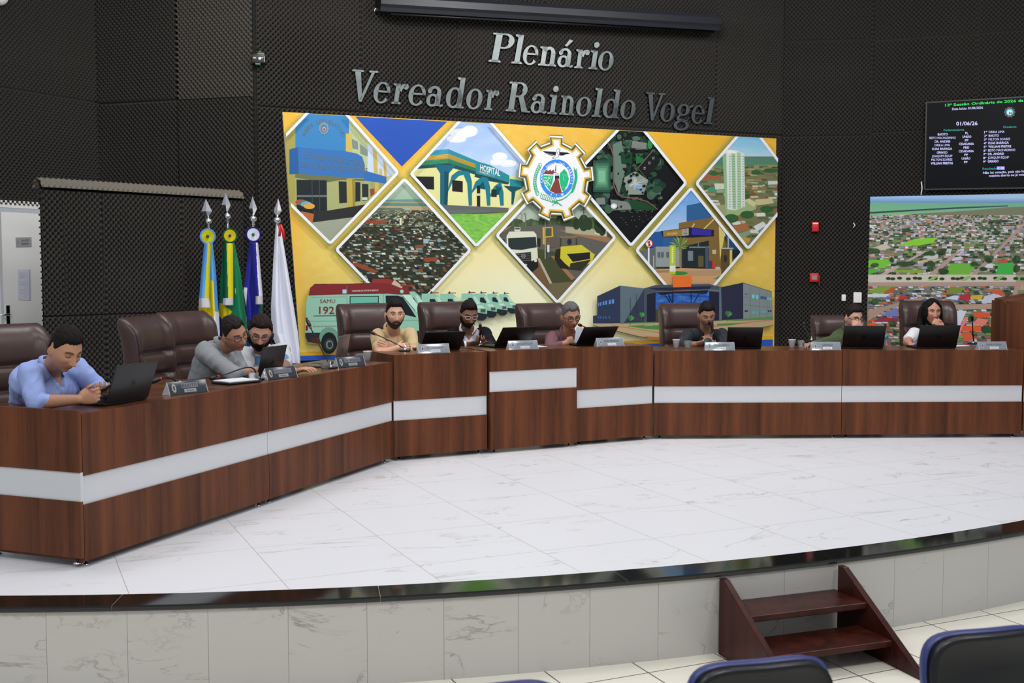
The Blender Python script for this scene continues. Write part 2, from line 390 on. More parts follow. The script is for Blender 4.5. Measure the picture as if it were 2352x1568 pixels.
# partition (low foam-covered wall in front of the meeting-room door)
P0, P1, P2 = Vector((*XY(94, 10.05), 0)), Vector((*XY(143, 10.2), 0)), Vector((*XY(556, 11.75), 0))
PA, PB = Plane(P0[:2], P1[:2]), Plane(P1[:2], P2[:2])
pz = PB.uz(200, 440)[1]; pz = PB.uz(143, 436)[1]
structure(foam('wall_partition', PB, 0, PB.L, 0.4, pz, M['foam'], joints_u=[PB.uz(232, 600)[0], PB.uz(415, 600)[0]], joints_z=[PB.uz(232, 722)[1]], amp=0.022))
structure(foam('wall_partition_end', PA, 0, PA.L + 0.02, 0.4, pz, M['foam'], joints_z=[PB.uz(232, 722)[1]], amp=0.022, phase=2))
mb = MB()                                                 # rolled foam cap along the partition top
def cap(pl, L, ph):
    P = 0.052; nu = int(L / (P / 6)) + 1; rings = []
    for i in range(nu):
        u = i * P / 6; ring = []
        for k in range(15):
            s = k / 14; a = math.pi * s; hump = 0.014 * math.cos(2 * math.pi * u / P + ph) * math.cos(2 * math.pi * s * 4.2)
            r = 0.062 + hump
            q = pl.a + pl.t * u + pl.n * (0.062 - 0.075 + math.cos(a) * r * 1.3); q.z = pz + 0.012 + math.sin(a) * r * 1.3
            ring.append(q)
        rings.append(ring)
    mb.loft(rings, cap=False, close=False)
cap(PA, PA.L + 0.03, 1); cap(PB, PB.L, 0)
structure(mb.build('trim_2', M['foam_cap']))
mb = MB(); mb.tube([PW.a + Vector((-0.005, -.002, 0.9)), PW.a + Vector((-0.005, -.002, 5.2))], 0.036, 12); structure(mb.build('trim_4', M['foam_back']))
mb = MB()
vd = P0.normalized()
core = [P0 + PA.t * 0.03 - PA.n * 0.03, P1 - PB.n * 0.03, P2 - PB.n * 0.03, P2 - PB.n * 0.13, P1 - PB.n * 0.15 + Vector((-0.02, 0, 0)), P0 + PA.t * 0.03 - PA.n * 0.03 + vd * .2]
mb.prism([p.copy() for p in core], (0, 0, pz + 0.06)); structure(mb.build('wall_partition_core', M['foam_back']))
# door in the left wall
yawL = math.atan2(PL2.t.y, PL2.t.x)
def pxu(px, py=600): return PL2.uz(px, py)[0]
T = frame(PL2.a, yawL); zt = PL2.uz(50, 489)[1]; sgn = 1 if (T.to_3x3() @ Vector((0, 1, 0))).dot(PL2.n) > 0 else -1
def sb(mb, u0, u1, a, b, z0, z1, **k):
    a, b = sorted((a * sgn, b * sgn)); mb.box(u0, u1, a, b, z0, z1, T, **k)
dr = thing('door_1', 'white meeting room door standing slightly ajar at the left wall', 'door', PL2.a); dr['kind'] = 'structure'; dr['_world'] = tuple(PL2.a)
ud0, ud1 = pxu(1), pxu(134)
mb = MB(); sb(mb, ud0, ud1, -0.01, 0.03, 0.0, zt); mb.build('door_leaf', M['white_paint'], dr)
mb = MB(); sb(mb, pxu(-60), ud1 + 0.1, -0.06, 0.045, zt + 0.045, zt + 0.115); sb(mb, ud1, ud1 + 0.08, -0.06, 0.045, 0, zt + 0.115); sb(mb, pxu(-60), pxu(-40), -0.06, 0.045, 0, zt + 0.115)
mb.build('door_frame', M['white_paint'], dr)
mb = MB(); hz = PL2.uz(8, 722)[1]; hu = pxu(9)
sb(mb, hu - 0.02, hu + 0.02, 0.03, 0.04, hz - 0.13, hz + 0.09)
hp = PL2.a + PL2.t * hu + PL2.n * 0.07 + Vector((0, 0, hz))
mb.tube([hp - PL2.n * 0.04, hp, hp - PL2.t * 0.02, hp - PL2.t * 0.12], 0.011, 8); mb.build('door_handle', M['chrome'], dr, 'chrome lever handle')
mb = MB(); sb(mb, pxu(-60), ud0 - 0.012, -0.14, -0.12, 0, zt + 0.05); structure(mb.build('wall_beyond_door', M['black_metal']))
# ---------------------------------------------------------------- desks
HD = 0.802; HC = 0.855
def desk(name, label, p0, p1, H, lo, hi, group, depth=0.62, end0=False, end1=False, off=0.0, feet=True):
    """p0,p1: plan points of the front face (left to right seen from the hall)"""
    a, b = Vector((p0[0], p0[1], 0)), Vector((p1[0], p1[1], 0)); t = (b - a).normalized(); n = Vector((t.y, -t.x, 0))
    L = (b - a).length; yaw = yaw_of(n)
    th = thing(name, label, 'desk', a + n * off, yaw, group)
    g = 0.0025; d = 0.022
    def part(nm, m, boxes, bev=0.0):
        q = MB()
        for bx in boxes: q.box(*bx, bev=bev)
        return q.build(nm, m, th)
    part('upper_panel', M['wood'], [(g, L - g, 0, d, hi, H)])
    part('metal_strip', M['strip'], [(g, L - g, 0.010, d, lo, hi)])
    part('lower_panel', M['wood'], [(g, L - g, 0, d, 0.035, lo)])
    part('worktop', M['wood_top'], [(g, L - g, d, depth, H - 0.028, H - 0.001)])
    part('side_panel', M['wood'], [(g, 0.02, d, depth - .06 if not end0 else depth, 0.035, H - 0.028)])
    part('side_panel', M['wood'], [(L - 0.02, L - g, d, depth - .06, 0.035, H - 0.028)])
    if feet:
        for u in (0.06, L - 0.06):
            for y in (0.05, depth - 0.1):
                q = MB(); q.lathe([(0, 0.0), (0.02, 0.0), (0.02, 0.006), (0.008, 0.01), (0.008, 0.036), (0, 0.036)], Matrix.Translation((u, y, 0)), 10)
                q.build('levelling_foot', M['chrome'], th)
    return th, a + n * off, t, n, L, yaw
A0 = G(195, 1296, 0.02); A1 = G(630, 1152, 0.02); A2 = G(903, 1054, 0.02)
tl = (A2 - A0); tl.z = 0; tl.normalize(); Am = A0 + tl * (A1 - A0).dot(tl)
LO, HI = 0.33, 0.481
LW, la, lt, ln, lL, lyaw = desk('council_desk', 'brown wood desk section nearest the camera on the left, ending in a corner', A0, Am, HD, LO, HI, 'desk sections of the left wing', depth=0.745)
desk('council_desk', 'brown wood desk section on the left, between the corner section and the taller centre desks', Am, A2, HD, LO, HI, 'desk sections of the left wing')
# end panels that close the left wing, facing the hall
E0 = A0 - ln * 0.0
eth = thing('desk_end_panel', 'dark wood end panel closing the left desk wing, pale metal band across it', 'desk panel', A0 - ln * 0.75, math.atan2(ln.y, ln.x))
ed = Vector((0, 0, 0))
def epart(nm, m, z0, z1, y0=-0.001):
    q = MB(); q.box(0, 0.749, y0 - 0.022, y0 + 0.0, z0, z1); return q.build(nm, m, eth)
epart('upper_panel', M['wood'], HI, HD); epart('metal_strip', M['strip'], LO, HI, 0.006); epart('lower_panel', M['wood'], 0.035, LO)
for u in (0.06, 0.70):
    q = MB(); q.lathe([(0, 0.0), (0.02, 0.0), (0.02, 0.006), (0.008, 0.01), (0.008, 0.036), (0, 0.036)], Matrix.Translation((u, -0.0, 0)), 10); q.build('levelling_foot', M['chrome'], eth)
C0 = G(906, 1051, 0.03); C1 = G(1118, 1032.5, 0.03); C2 = G(1126, 1034, 0.03); C3 = G(1325, 1017, 0.03); C4 = G(1327, 1016, 0.03); C5 = G(1499, 1001, 0.03)
ct = (C5 - C0); ct.z = 0; ct.normalize(); cn = Vector((ct.y, -ct.x, 0))
on = lambda p: C0 + ct * (p - C0).dot(ct)
c1, c2, c3, c5 = on(C1), on(C2), on(C3), on(C5)
D1 = desk('council_desk', 'tall wood desk section left of the projecting centre section, pale band low', C0, c1, HC, 0.327, 0.487, 'tall centre desk sections')
offc = (C2 - c2).dot(cn)
D2 = desk('council_desk', 'projecting centre desk section whose pale band sits high', c2 + cn * offc, c3 + cn * offc, HC + 0.004, 0.517, 0.688, 'tall centre desk sections', depth=0.62 + offc)
D3 = desk('council_desk', 'tall wood desk section right of the projecting centre section, pale band low', c3 + ct * 0.004, c5, HC, 0.327, 0.487, 'tall centre desk sections')
R0_ = G(1502, 1001, 0.03); R1_ = G(1932, 999, 0.03); R2_ = G(2346, 997, 0.03)
rt = (R2_ - R0_); rt.z = 0; rt.normalize(); rn = Vector((rt.y, -rt.x, 0)); R1_ = R0_ + rt * (R1_ - R0_).dot(rt)
D4 = desk('council_desk', 'long wood desk section right of the tall centre desks', R0_, R1_, HD, LO, HI, 'desk sections on the right')
D5 = desk('council_desk', 'wood desk section running to the right corner under the aerial photo', R1_, R2_, HD, LO, HI, 'desk sections on the right')
ryaw = yaw_of(rn)
w2 = R2_ + Vector((ln.x * -1 * -1, 0, 0)) * 0
rd = Vector((0.78, -0.62, 0)).normalized()
D6 = desk('council_desk', 'wood desk section of the right wing, just a sliver at the right picture edge', R2_ + rn * 0.004 + rt * 0.004, R2_ + rn * .004 + rt * 0.004 + rd * 1.9, HD, LO, HI, 'desk sections of the right wing')
# lectern behind the right corner
lx = G(2312, 797, HD)
lp = W(2310, 760, R2_.y + 0.45); lz = W(2310, 697, lp.y).z
th = thing('lectern', 'brown wooden lectern with a slanted top at the right picture edge', 'lectern', (lp.x, lp.y, 0), math.radians(-8))
T = None
mb = MB(); mb.prism([(0, 0, 0), (0, 0.5, 0), (0, 0.5, lz + 0.02), (0, 0.12, lz + 0.02), (0, 0, lz - 0.005)], (0.02, 0, 0)); mb.build('side_panel', M['wood'], th)
mb = MB(); mb.box(0.02, 0.6, 0.0, 0.02, 0, lz); mb.build('front_panel', M['wood'], th)
mb = MB(); mb.prism([(0.02, 0.0, lz), (0.6, 0.0, lz + .0), (0.6, 0.48, lz + 0.12), (0.02, 0.48, lz + 0.02)], (0, 0, 0.02)); mb.build('top', M['wood'], th)
# ---------------------------------------------------------------- wooden steps
q0 = G(1649, 1322, -0.02); q1 = G(1934, 1292, -0.02)
sd = (q1 - q0); sd.z = 0; wdt = sd.length; sd.normalize(); sn = Vector((sd.y, -sd.x, 0)); syaw = yaw_of(sn)
st = thing('wooden_steps', 'dark reddish-brown wooden steps with two treads leaning on the stage front', 'steps', Vector((q0.x, q0.y, FLOOR_Z)) + sn * 0.012, syaw)
hS = -0.027 - FLOOR_Z; dS = 0.66
for x in (0.0, wdt - 0.035):
    mb = MB(); mb.prism([(x, 0, 0), (x, 0, hS), (x, -0.045, hS), (x, -dS, 0.02), (x, -dS, 0)], (0.035, 0, 0)); o = mb.build('stringer', M['mahogany'], st)
    bv = o.modifiers.new('bevel', 'BEVEL'); bv.width = 0.004; bv.segments = 2
for k in (2, 1):
    z = hS * k / 3.0; y1 = -0.045 - (hS - z) / hS * (dS - 0.045)
    mb = MB(); mb.box(0.035, wdt - 0.035, y1 - 0.0, y1 + 0.27, z - 0.032, z); o = mb.build('tread', M['mahogany'], st)
    bv = o.modifiers.new('bevel', 'BEVEL'); bv.width = 0.005; bv.segments = 2
# ---------------------------------------------------------------- audience chairs (foreground)
M['blue_vinyl'] = bumped(mat('navy_vinyl', c8(52, 60, 118), 0.38), 200, 0.08, 0.001)
M['shell'] = mat('black_shell', c8(17, 18, 20), 0.33)
def aud_chair(label, px, py, D, yaw):
    p = W(px, py, D); top = 0.90
    t = thing('audience_chair', label, 'chair', (p.x, p.y, FLOOR_Z), yaw, 'navy audience chairs in the foreground')
    wdt, hgt = 0.215, 0.42
    def outline(k, sx, sz): 
        a = 2 * math.pi * k / 40; ca, sa = math.cos(a), math.sin(a); e = 0.42
        return (sx * math.copysign(abs(ca) ** e, ca), sz * math.copysign(abs(sa) ** e, sa))
    def slab(y0, y1, grow0, grow1, curve=0.03):
        rings = []
        for y, g in ((y0, grow0 - .012), (y0 + .004, grow0), (y1 - .01, grow1), (y1, grow1 - .015), (y1 + .004, grow1 - 0.09)):
            ring = []
            for k in range(40):
                x, z = outline(k, wdt + g, hgt / 2 + g)
                ring.append(Vector((x, y + 0.10 * (z / 0.21) * 0.35 + curve * (x / 0.2) ** 2, top - hgt / 2 - .012 + z)))
            rings.append(ring)
        return rings
    mb = MB(); mb.loft(slab(-0.215 , -0.235, 0, -0.004)); mb.build('shell', M['shell'], t, 'black plastic back shell')
    mb = MB(); mb.loft(slab(-0.213, -0.165, 0.008, 0.0)); mb.build('backrest', M['blue_vinyl'], t, 'navy backrest padding')
    mb = MB(); mb.rbox(-0.23, 0.23, -0.2, 0.24, 0.41, 0.48, None, 0.03); mb.build('seat', M['blue_vinyl'], t)
    mb = MB(); mb.tube([(0, -0.215, 0.6), (0, -0.25, 0.5), (0, -0.2, 0.39), (0, 0.05, 0.39)], 0.018, 8); mb.build('back_bracket', M['black_metal'], t)
    for sx in (-1, 1):
        mb = MB(); mb.tube([(sx * .2, -.2, 0.0), (sx * .2, -.17, .39), (sx * .2, .18, .39), (sx * .2, .22, 0.0)], 0.012, 8); mb.build('leg', M['black_metal'], t)
    return t
ayaw = math.radians(14)
for lab, px, py, D in (('navy audience chair lowest in the frame, only its rim showing at the bottom', 1085, 1556, 3.04), ('navy audience chair in front of the wooden steps', 1692, 1500, 3.23), ('navy audience chair at the bottom right picture corner', 2196, 1447, 3.50)):
    aud_chair(lab, px, py + (5 if px > 2000 else 0), D, ayaw)
# ---------------------------------------------------------------- executive chairs
def exec_chair(label, loc, yaw, top=1.22, W2=0.285, group='brown leather council chairs', lean=0.13):
    t = thing('council_chair', label, 'chair', loc, yaw, group)
    # local: person faces -y, back at +y
    zb, N = 0.46, 44
    def yc(z): s = (z - zb) / (top - zb); return 0.24 + lean * s ** 1.3 + 0.02 * math.sin(s * 6)
    def ring(z, hw, th, wing, tuft):
        r = []
        for k in range(N):
            a = 2 * math.pi * k / N; ca, sa = math.cos(a), math.sin(a)
            x = hw * math.copysign(abs(ca) ** 0.42, ca); y = th * math.copysign(abs(sa) ** 0.55, sa)
            if sa < 0:     # front side
                u = abs(x) / hw
                y -= wing * (1 / (1 + math.exp(-(u - 0.72) * 16)))
                y += tuft * (1 - u ** 4) * (-sa) ** .5 
                y -= 0.006 * math.exp(-((u - 0.58) / 0.05) ** 2) * -1 * (-sa)
            r.append(Vector((x, yc(z) + y, z)))
        return r
    rings = []; steps = 46
    seams = [0.22, 0.43, 0.645]
    for i in range(steps + 1):
        s = i / steps; z = zb + (top - zb) * s
        hw = W2 * (0.90 + 0.1 * math.sin(min(s * 1.6, 1.0) * math.pi / 2)) ; th = 0.055; wing = 0.055 * min(1, (1 - s) * 6 + .15)
        e = max(0, (s - 0.88) / 0.12); hw *= math.sqrt(max(1 - (e * 0.42) ** 2.2, 0.01)) if e < 1 else 0.90; th *= math.sqrt(max(1 - (e * .97) ** 2, 0.02))
        e0 = max(0, (0.06 - s) / 0.06); th *= math.sqrt(max(1 - (e0 * .95) ** 2, 0.05))
        tu = 0
        for q in seams: tu += 0.032 * math.exp(-((s - q) / 0.018) ** 2)
        seg = [0] + seams + [1.0]
        for a_, b_ in zip(seg, seg[1:]):
            if a_ <= s < b_: tu -= 0.022 * math.sin(math.pi * (s - a_) / (b_ - a_)) ** .6
        rings.append(ring(z, hw, th, wing, tu))
    mb = MB(); mb.loft(rings); mb.build('backrest', M['leather'], t)
    for k in (25, 41):
        mb = MB(); mb.tube([rings[i][k] + Vector((0, .0005, 0)) for i in range(3, 44)], 0.0042, 6); mb.build('piping', M['piping'], t)
    mb = MB(); mb.rbox(-0.27, 0.27, -0.27, 0.26, 0.40, 0.52, None, 0.05); mb.build('seat', M['leather'], t)
    for sx in (-1, 1):
        mb = MB(); mb.rbox(sx * .31 - .035, sx * .31 + .035, -0.17, 0.16, 0.64, 0.69, None, 0.022); ar = mb.build('armrest', M['leather'], t)
        mb = MB(); mb.tube([(sx * .31, -.1, .65), (sx * .32, -.02, .50), (sx * .29, .0, .42), (sx * .1, 0, .39)], 0.018, 8); mb.build('arm_support', M['chrome'], t)
    mb = MB(); mb.lathe([(0, .07), (.03, .07), (.03, .25), (.02, .25), (.02, .39), (.09, .395), (.09, .41), (0, .41)]); mb.build('gas_column', M['chrome'], t)
    for k in range(5):
        a = 2 * math.pi * k / 5 + .3; d = Vector((math.cos(a), math.sin(a), 0))
        mb = MB(); mb.tube([d * 0.02 + Vector((0, 0, .11)), d * .30 + Vector((0, 0, .07))], [.028, .017], 8); br = mb.build('base_arm', M['chrome'], t)
        mb = MB(); mb.sphere(d * .30 + Vector((0, 0, .03)), (0.022, 0.022, .03), 10, 6); mb.build('caster', M['black_plastic'], t)
    return t
def chair_at(label, px, py, top, yaw, **k):
    # px,py = picture point of the middle of the backrest's top; find its depth from its height
    p = G(px, py, top); R = Matrix.Rotation(yaw, 3, 'Z'); o = p - R @ Vector((0, 0.33, 0)); o.z = 0
    return exec_chair(label, o, yaw, top, **k)
cyaw = yaw_of(cn)
chair_at('brown leather council chair cut by the left picture edge, behind the man in blue', 6, 745, 1.19, lyaw + 0.1 - .35)
chair_at('empty brown leather council chair seen from its side, left of another empty one', 326, 726, 1.20, lyaw + 0.20)
chair_at('brown leather council chair behind the man in grey, next to the flags', 421, 715, 1.20, lyaw - 0.1)
chair_at('brown leather council chair behind the man in the beige polo', 838, 697, 1.22, cyaw + 0.1)
chair_at('brown leather council chair behind the man in the black suit', 1020, 693, 1.22, cyaw + 0.10)
chair_at('brown leather council chair behind the man reading into the microphone', 1241, 696, 1.205, cyaw + 0.1)
chair_at('brown leather council chair behind the man in the dark shirt', 1572, 696, 1.185, ryaw + 0.22)
chair_at('brown leather council chair behind the man in the green shirt, reclined low', 1924, 723, 1.065, ryaw + 0.05)
chair_at('brown leather council chair behind the woman in white', 2129, 690, 1.212, ryaw - 0.02)
# ---------------------------------------------------------------- flat printed artwork (wall prints, screen, plates)
def inside(pts, x, y):
    n = len(pts); r = False; j = n - 1
    for i in range(n):
        xi, yi = pts[i]; xj, yj = pts[j]
        if (yi > y) != (yj > y) and x < (xj - xi) * (y - yi) / (yj - yi) + xi: r = not r
        j = i
    return r
def clip_convex(poly, clip):
    ar = sum(clip[i][0] * clip[(i + 1) % len(clip)][1] - clip[(i + 1) % len(clip)][0] * clip[i][1] for i in range(len(clip)))
    sg = 1 if ar > 0 else -1
    out = list(poly)
    for i in range(len(clip)):
        a, b = clip[i], clip[(i + 1) % len(clip)]
        d = lambda p: sg * ((b[0] - a[0]) * (p[1] - a[1]) - (b[1] - a[1]) * (p[0] - a[0]))
        inp, out = out, []
        for k in range(len(inp)):
            p, q = inp[k], inp[(k + 1) % len(inp)]; dp, dq = d(p), d(q)
            if dp >= 0: out.append(p)
            if (dp >= 0) != (dq >= 0):
                t = dp / (dp - dq); out.append((p[0] + (q[0] - p[0]) * t, p[1] + (q[1] - p[1]) * t))
        if not out: return []
    return out
_tc = {}
def text_mesh(body, bold=0.0):
    bold = 0.0 if 'M' in body else min(bold, 0.011); key = (body, bold)
    if key not in _tc:
        cu = bpy.data.curves.new('t', 'FONT'); cu.body = body; cu.offset = bold; cu.resolution_u = 2
        o = bpy.data.objects.new('t', cu); me = o.to_mesh()
        vs = [(v.co.x, v.co.y) for v in me.vertices]; fs = [tuple(p.vertices) for p in me.polygons]
        o.to_mesh_clear(); bpy.data.objects.remove(o); bpy.data.curves.remove(cu)
        x0 = min(v[0] for v in vs); x1 = max(v[0] for v in vs)
        _tc[key] = ([((x - x0) / (x1 - x0), y / 0.73) for x, y in vs], fs, (x1 - x0) / 0.73)
    return _tc[key]
class Paint:
    def __init__(s, hit, n, base=0.0, step=0.00012, k=1.0):
        s.hit, s.n, s.off, s.step, s.k = hit, n, base, step, k; s.mb = MB(); s.ox = s.oy = 0; s.s = 1.0; s.clip = None
    def at(s, ox, oy, sc): s.ox, s.oy, s.s = ox, oy, sc; return s
    def P(s, p): return (s.ox + p[0] / s.s, s.oy + p[1] / s.s)
    def put(s, poly, col, up=True):
        if s.clip is not None: poly = clip_convex(poly, s.clip)
        if len(poly) < 3: return
        s.mb.add([s.hit(x, y) + s.n * s.off for x, y in poly], [tuple(range(len(poly)))], False, col)
    def C(s, col): return c8(*col, s.k) if len(col) == 3 else col
    def poly(s, pts, col, same=False):
        if not same: s.off += s.step
        s.put([s.P(p) for p in pts], s.C(col))
    def rect(s, x0, y0, x1, y1, col, same=False): s.poly([(x0, y0), (x1, y0), (x1, y1), (x0, y1)], col, same)
    def ell(s, x, y, rx, ry, col, n=20, same=False): s.poly([(x + rx * math.cos(2 * math.pi * i / n), y + ry * math.sin(2 * math.pi * i / n)) for i in range(n)], col, same)
    def line(s, pts, w, col, close=False):
        s.off += s.step; n = len(pts)
        for i in range(n if close else n - 1):
            a, b = pts[i], pts[(i + 1) % n]; dx, dy = b[0] - a[0], b[1] - a[1]; L = math.hypot(dx, dy) or 1; nx, ny = -dy / L * w / 2, dx / L * w / 2; ex, ey = dx / L * w * .35, dy / L * w * .35
            s.off += 6e-6
            s.put([s.P(q) for q in ((a[0] - ex + nx, a[1] - ey + ny), (b[0] + ex + nx, b[1] + ey + ny), (b[0] + ex - nx, b[1] + ey - ny), (a[0] - ex - nx, a[1] - ey - ny))], s.C(col))
    def grad(s, x0, y0, x1, y1, fn, nx=1, ny=10):
        s.off += s.step
        for i in range(nx):
            for j in range(ny):
                xa, xb = x0 + (x1 - x0) * i / nx, x0 + (x1 - x0) * (i + 1) / nx; ya, yb = y0 + (y1 - y0) * j / ny, y0 + (y1 - y0) * (j + 1) / ny
                cr = ((xa, ya), (xb, ya), (xb, yb), (xa, yb)); pp = [s.P(q) for q in cr]
                if s.clip is None or all(inside(s.clip, *q) for q in pp): s.mb.add([s.hit(x, y) + s.n * s.off for x, y in pp], [(0, 1, 2, 3)], False, [s.C(fn(*q)) for q in cr])
                else: s.put(pp, s.C(fn((xa + xb) / 2, (ya + yb) / 2)))
    def text(s, body, x0, y0, x1, y1, h, col, bold=0.0, lean=0.0):
        """baseline from (x0,y0) to (x1,y1), capitals h tall"""
        s.off += s.step; vs, fs, _ = text_mesh(body, bold); col = s.C(col); b = len(s.mb.v); clip = s.clip
        q = [s.P((x0 + (x1 - x0) * u + lean * v * h, y0 + (y1 - y0) * u - h * v)) for u, v in vs]
        P3 = [s.hit(x, y) + s.n * s.off for x, y in q]
        if clip is None: s.mb.add(P3, fs, False, col)
        else:
            for f in fs: s.put([q[i] for i in f], col)
    def arctext(s, body, cx, cy, r, a0, a1, h, col, bold=0.02, flip=False):
        n = len(body)
        for i, ch in enumerate(body):
            if ch == ' ': continue
            a = math.radians(a0 + (a1 - a0) * (i + .5) / n); vs, fs, wd = text_mesh(ch, bold); s.off += 0
            ww = min(wd, 1.1) * h * .9; out = []
            for u, v in vs:
                lx, ly = (u - .5) * ww, v * h
                if flip: out.append((cx + math.cos(a) * (r - ly) + math.sin(a) * lx, cy + math.sin(a) * (r - ly) - math.cos(a) * lx))
                else: out.append((cx + math.cos(a) * (r + ly) - math.sin(a) * lx, cy + math.sin(a) * (r + ly) + math.cos(a) * lx))
            s.mb.add([s.hit(*s.P(p)) + s.n * (s.off + s.step) for p in out], fs, False, s.C(col))
        s.off += s.step
    def town(s, y0, y1, x0, x1, h0, h1, cols, seed, dens=0.9, asp=1.6, slant=0.0):
        """rows of jittered little roofs, growing from size h0 at the top row to h1 at the bottom one"""
        R = random.Random(seed); y = y0; s.off += s.step
        while y < y1:
            h = h0 + (h1 - h0) * (y - y0) / (y1 - y0); x = x0 + R.random() * h
            while x < x1:
                w_ = h * asp * (0.5 + R.random())
                if R.random() < dens:
                    c = R.choice(cols); j = R.uniform(-14, 14); c = tuple(min(255, max(0, q + j)) for q in c)
                    hh = h * (0.45 + 0.5 * R.random()); k = R.uniform(-.5, .5) * h; yy = y + R.random() * (h - hh)
                    s.put([s.P(q) for q in ((x, yy), (x + w_ * .92, yy + k * .3), (x + w_ * .92 + slant * hh, yy + hh + k * .3), (x + slant * hh, yy + hh))], s.C(c))
                x += w_
            y += h * .98
MURK = 1.13
mp_ = [(649, 257), (1783, 318), (1778, 798), (691, 828)]
OFFB = 0.075
hit = lambda x, y: PW.hit(x, y, OFFB)
P = Paint(hit, PW.n, 0.0, 0.0001, MURK)
D1p = [(707, 257), (786, 257), (910, 397), (755, 559), (656.6, 462), (652, 450), (648, 318)]
D2p = [(925, 412), (1075, 574), (925, 735), (769, 573)]
D3p = [(940, 400), (1058, 272), (1113, 272), (1236, 414), (1089, 564.5)]
D4p = [(1136, 541), (1268, 398), (1406.6, 545.4), (1274.7, 694)]
D5p = [(1310, 407), (1420, 293), (1468, 295), (1569.3, 420.5), (1443, 563.6)]
D6p = [(1455.7, 574.8), (1580.6, 433), (1698.4, 579), (1578, 720)]
D7p = [(1593, 422), (1691, 309), (1735, 311), (1792, 386), (1785, 484), (1711, 570.6)]
DIA = [D1p, D2p, D3p, D4p, D5p, D6p, D7p]
def dist_poly(poly, x, y):
    if inside(poly, x, y): return 0
    m = 1e9
    for i in range(len(poly)):
        (ax, ay), (bx, by) = poly[i], poly[(i + 1) % len(poly)]; dx, dy = bx - ax, by - ay
        t = max(0, min(1, ((x - ax) * dx + (y - ay) * dy) / (dx * dx + dy * dy))); m = min(m, math.hypot(x - ax - dx * t, y - ay - dy * t))
    return m
def mix(a, b, t): t = max(0, min(1, t)); return tuple(p + (q - p) * t for p, q in zip(a, b))
def bgcol(x, y):
    gold, pale, yel = (226, 172, 58), (238, 232, 196), (222, 200, 104)
    e = math.hypot((x - 1200) / 620, (y - 760) / 420)
    c = mix(pale, yel, (e - 0.25) / 0.5); c = mix(c, gold, (e - 0.72) / 0.5 + 0.25 * (noise.noise(Vector((x / 60, y / 60, 1)))))
    nn = noise.noise(Vector((x / 17, y / 12, 3))); c = mix(c, (240, 235, 200), 0.28 * max(0, nn))
    if x < 700 and y > 380: c = mix(c, (228, 168, 52), 0.55 * min(1, (720 - x) / 60))
    d = min(dist_poly(q, x, y) for q in DIA)
    return mix((140, 142, 68), c, 0.25 + d / 17.0) if d < 14 else c
nx, ny = 170, 92
grid = [[None] * (ny + 1) for _ in range(nx + 1)]
for i in range(nx + 1):
    for j in range(ny + 1):
        u, v = i / nx, j / ny
        a = (mp_[0][0] * (1 - u) + mp_[1][0] * u, mp_[0][1] * (1 - u) + mp_[1][1] * u); b = (mp_[3][0] * (1 - u) + mp_[2][0] * u, mp_[3][1] * (1 - u) + mp_[2][1] * u)
        x, y = a[0] * (1 - v) + b[0] * v, a[1] * (1 - v) + b[1] * v
        grid[i][j] = (x, y, c8(*bgcol(x, y), MURK))
vs = [hit(g[0], g[1]) for col_ in grid for g in col_]; b0 = ny + 1
for i in range(nx):
    for j in range(ny):
        q = [i * b0 + j, (i + 1) * b0 + j, (i + 1) * b0 + j + 1, i * b0 + j + 1]
        P.mb.add([vs[k] for k in q], [(0, 1, 2, 3)], False, [grid[k // b0][k % b0][2] for k in q])
P.off = 0.0006
MQ = [(mp_[0][0] + 1.5, mp_[0][1] + 1.5), (mp_[1][0] - 3, mp_[1][1] + 2), (mp_[2][0] - 3, mp_[2][1]), (mp_[3][0], mp_[3][1])]
P.clip = MQ
P.poly([(812, 263), (1034, 275), (923, 388)], (34, 78, 170)); P.line([(806, 262), (923, 386), (1038, 272)], 5, (224, 170, 56))
P.poly([(1496, 298), (1672, 306), (1580, 425)], (226, 172, 44))
P.poly([(690, 809), (690, 817), (1779, 780), (1779, 771)], (214, 166, 44)); P.poly([(690, 817), (690, 831), (1779, 800), (1779, 779)], (40, 84, 178))
def dclip(d, ins=0): 
    cx = sum(p[0] for p in d) / len(d); cy = sum(p[1] for p in d) / len(d); return clip_convex([(cx + (x - cx) * (1 - ins), cy + (y - cy) * (1 - ins)) for x, y in d], MQ)
# 1: council building
P.clip = dclip(D1p); P.at(640, 240, 3.92)
P.rect(0, 0, 1100, 1300, (150, 152, 96)); P.poly([(600, 60), (1100, 60), (1100, 700), (600, 700)], (176, 186, 140)); P.poly([(800, 340), (1100, 640), (900, 640), (800, 620)], (190, 205, 225))
P.rect(30, 60, 150, 1000, (156, 150, 78)); P.poly([(150, 60), (632, 60), (632, 430), (150, 390)], (54, 124, 180)); P.poly([(605, 262), (658, 262), (662, 440), (605, 420)], (196, 172, 84))
for q in ([(660, 310), (712, 335), (715, 405), (665, 395)], [(730, 350), (800, 410), (800, 465), (735, 440)]): P.poly(q, (38, 50, 48)); P.poly([(x * .97 + 22, y * .97 + 11) for x, y in q], (120, 134, 130))
P.poly([(845, 395), (882, 430), (905, 780), (868, 790)], (190, 170, 90)); P.poly([(940, 500), (965, 530), (980, 700), (955, 700)], (188, 168, 88)); P.poly([(905, 575), (930, 580), (932, 660), (906, 660)], (196, 176, 92))
P.poly([(150, 630), (800, 650), (880, 900), (440, 980), (150, 960)], (160, 164, 110))
P.poly([(760, 590), (970, 650), (970, 712), (770, 685)], (48, 104, 170))
P.poly([(96, 405), (172, 382), (600, 420), (700, 440), (752, 470), (775, 540), (772, 665), (600, 660), (180, 622), (96, 628)], (52, 108, 172)); P.poly([(96, 405), (172, 382), (180, 622), (96, 628)], (38, 88, 150))
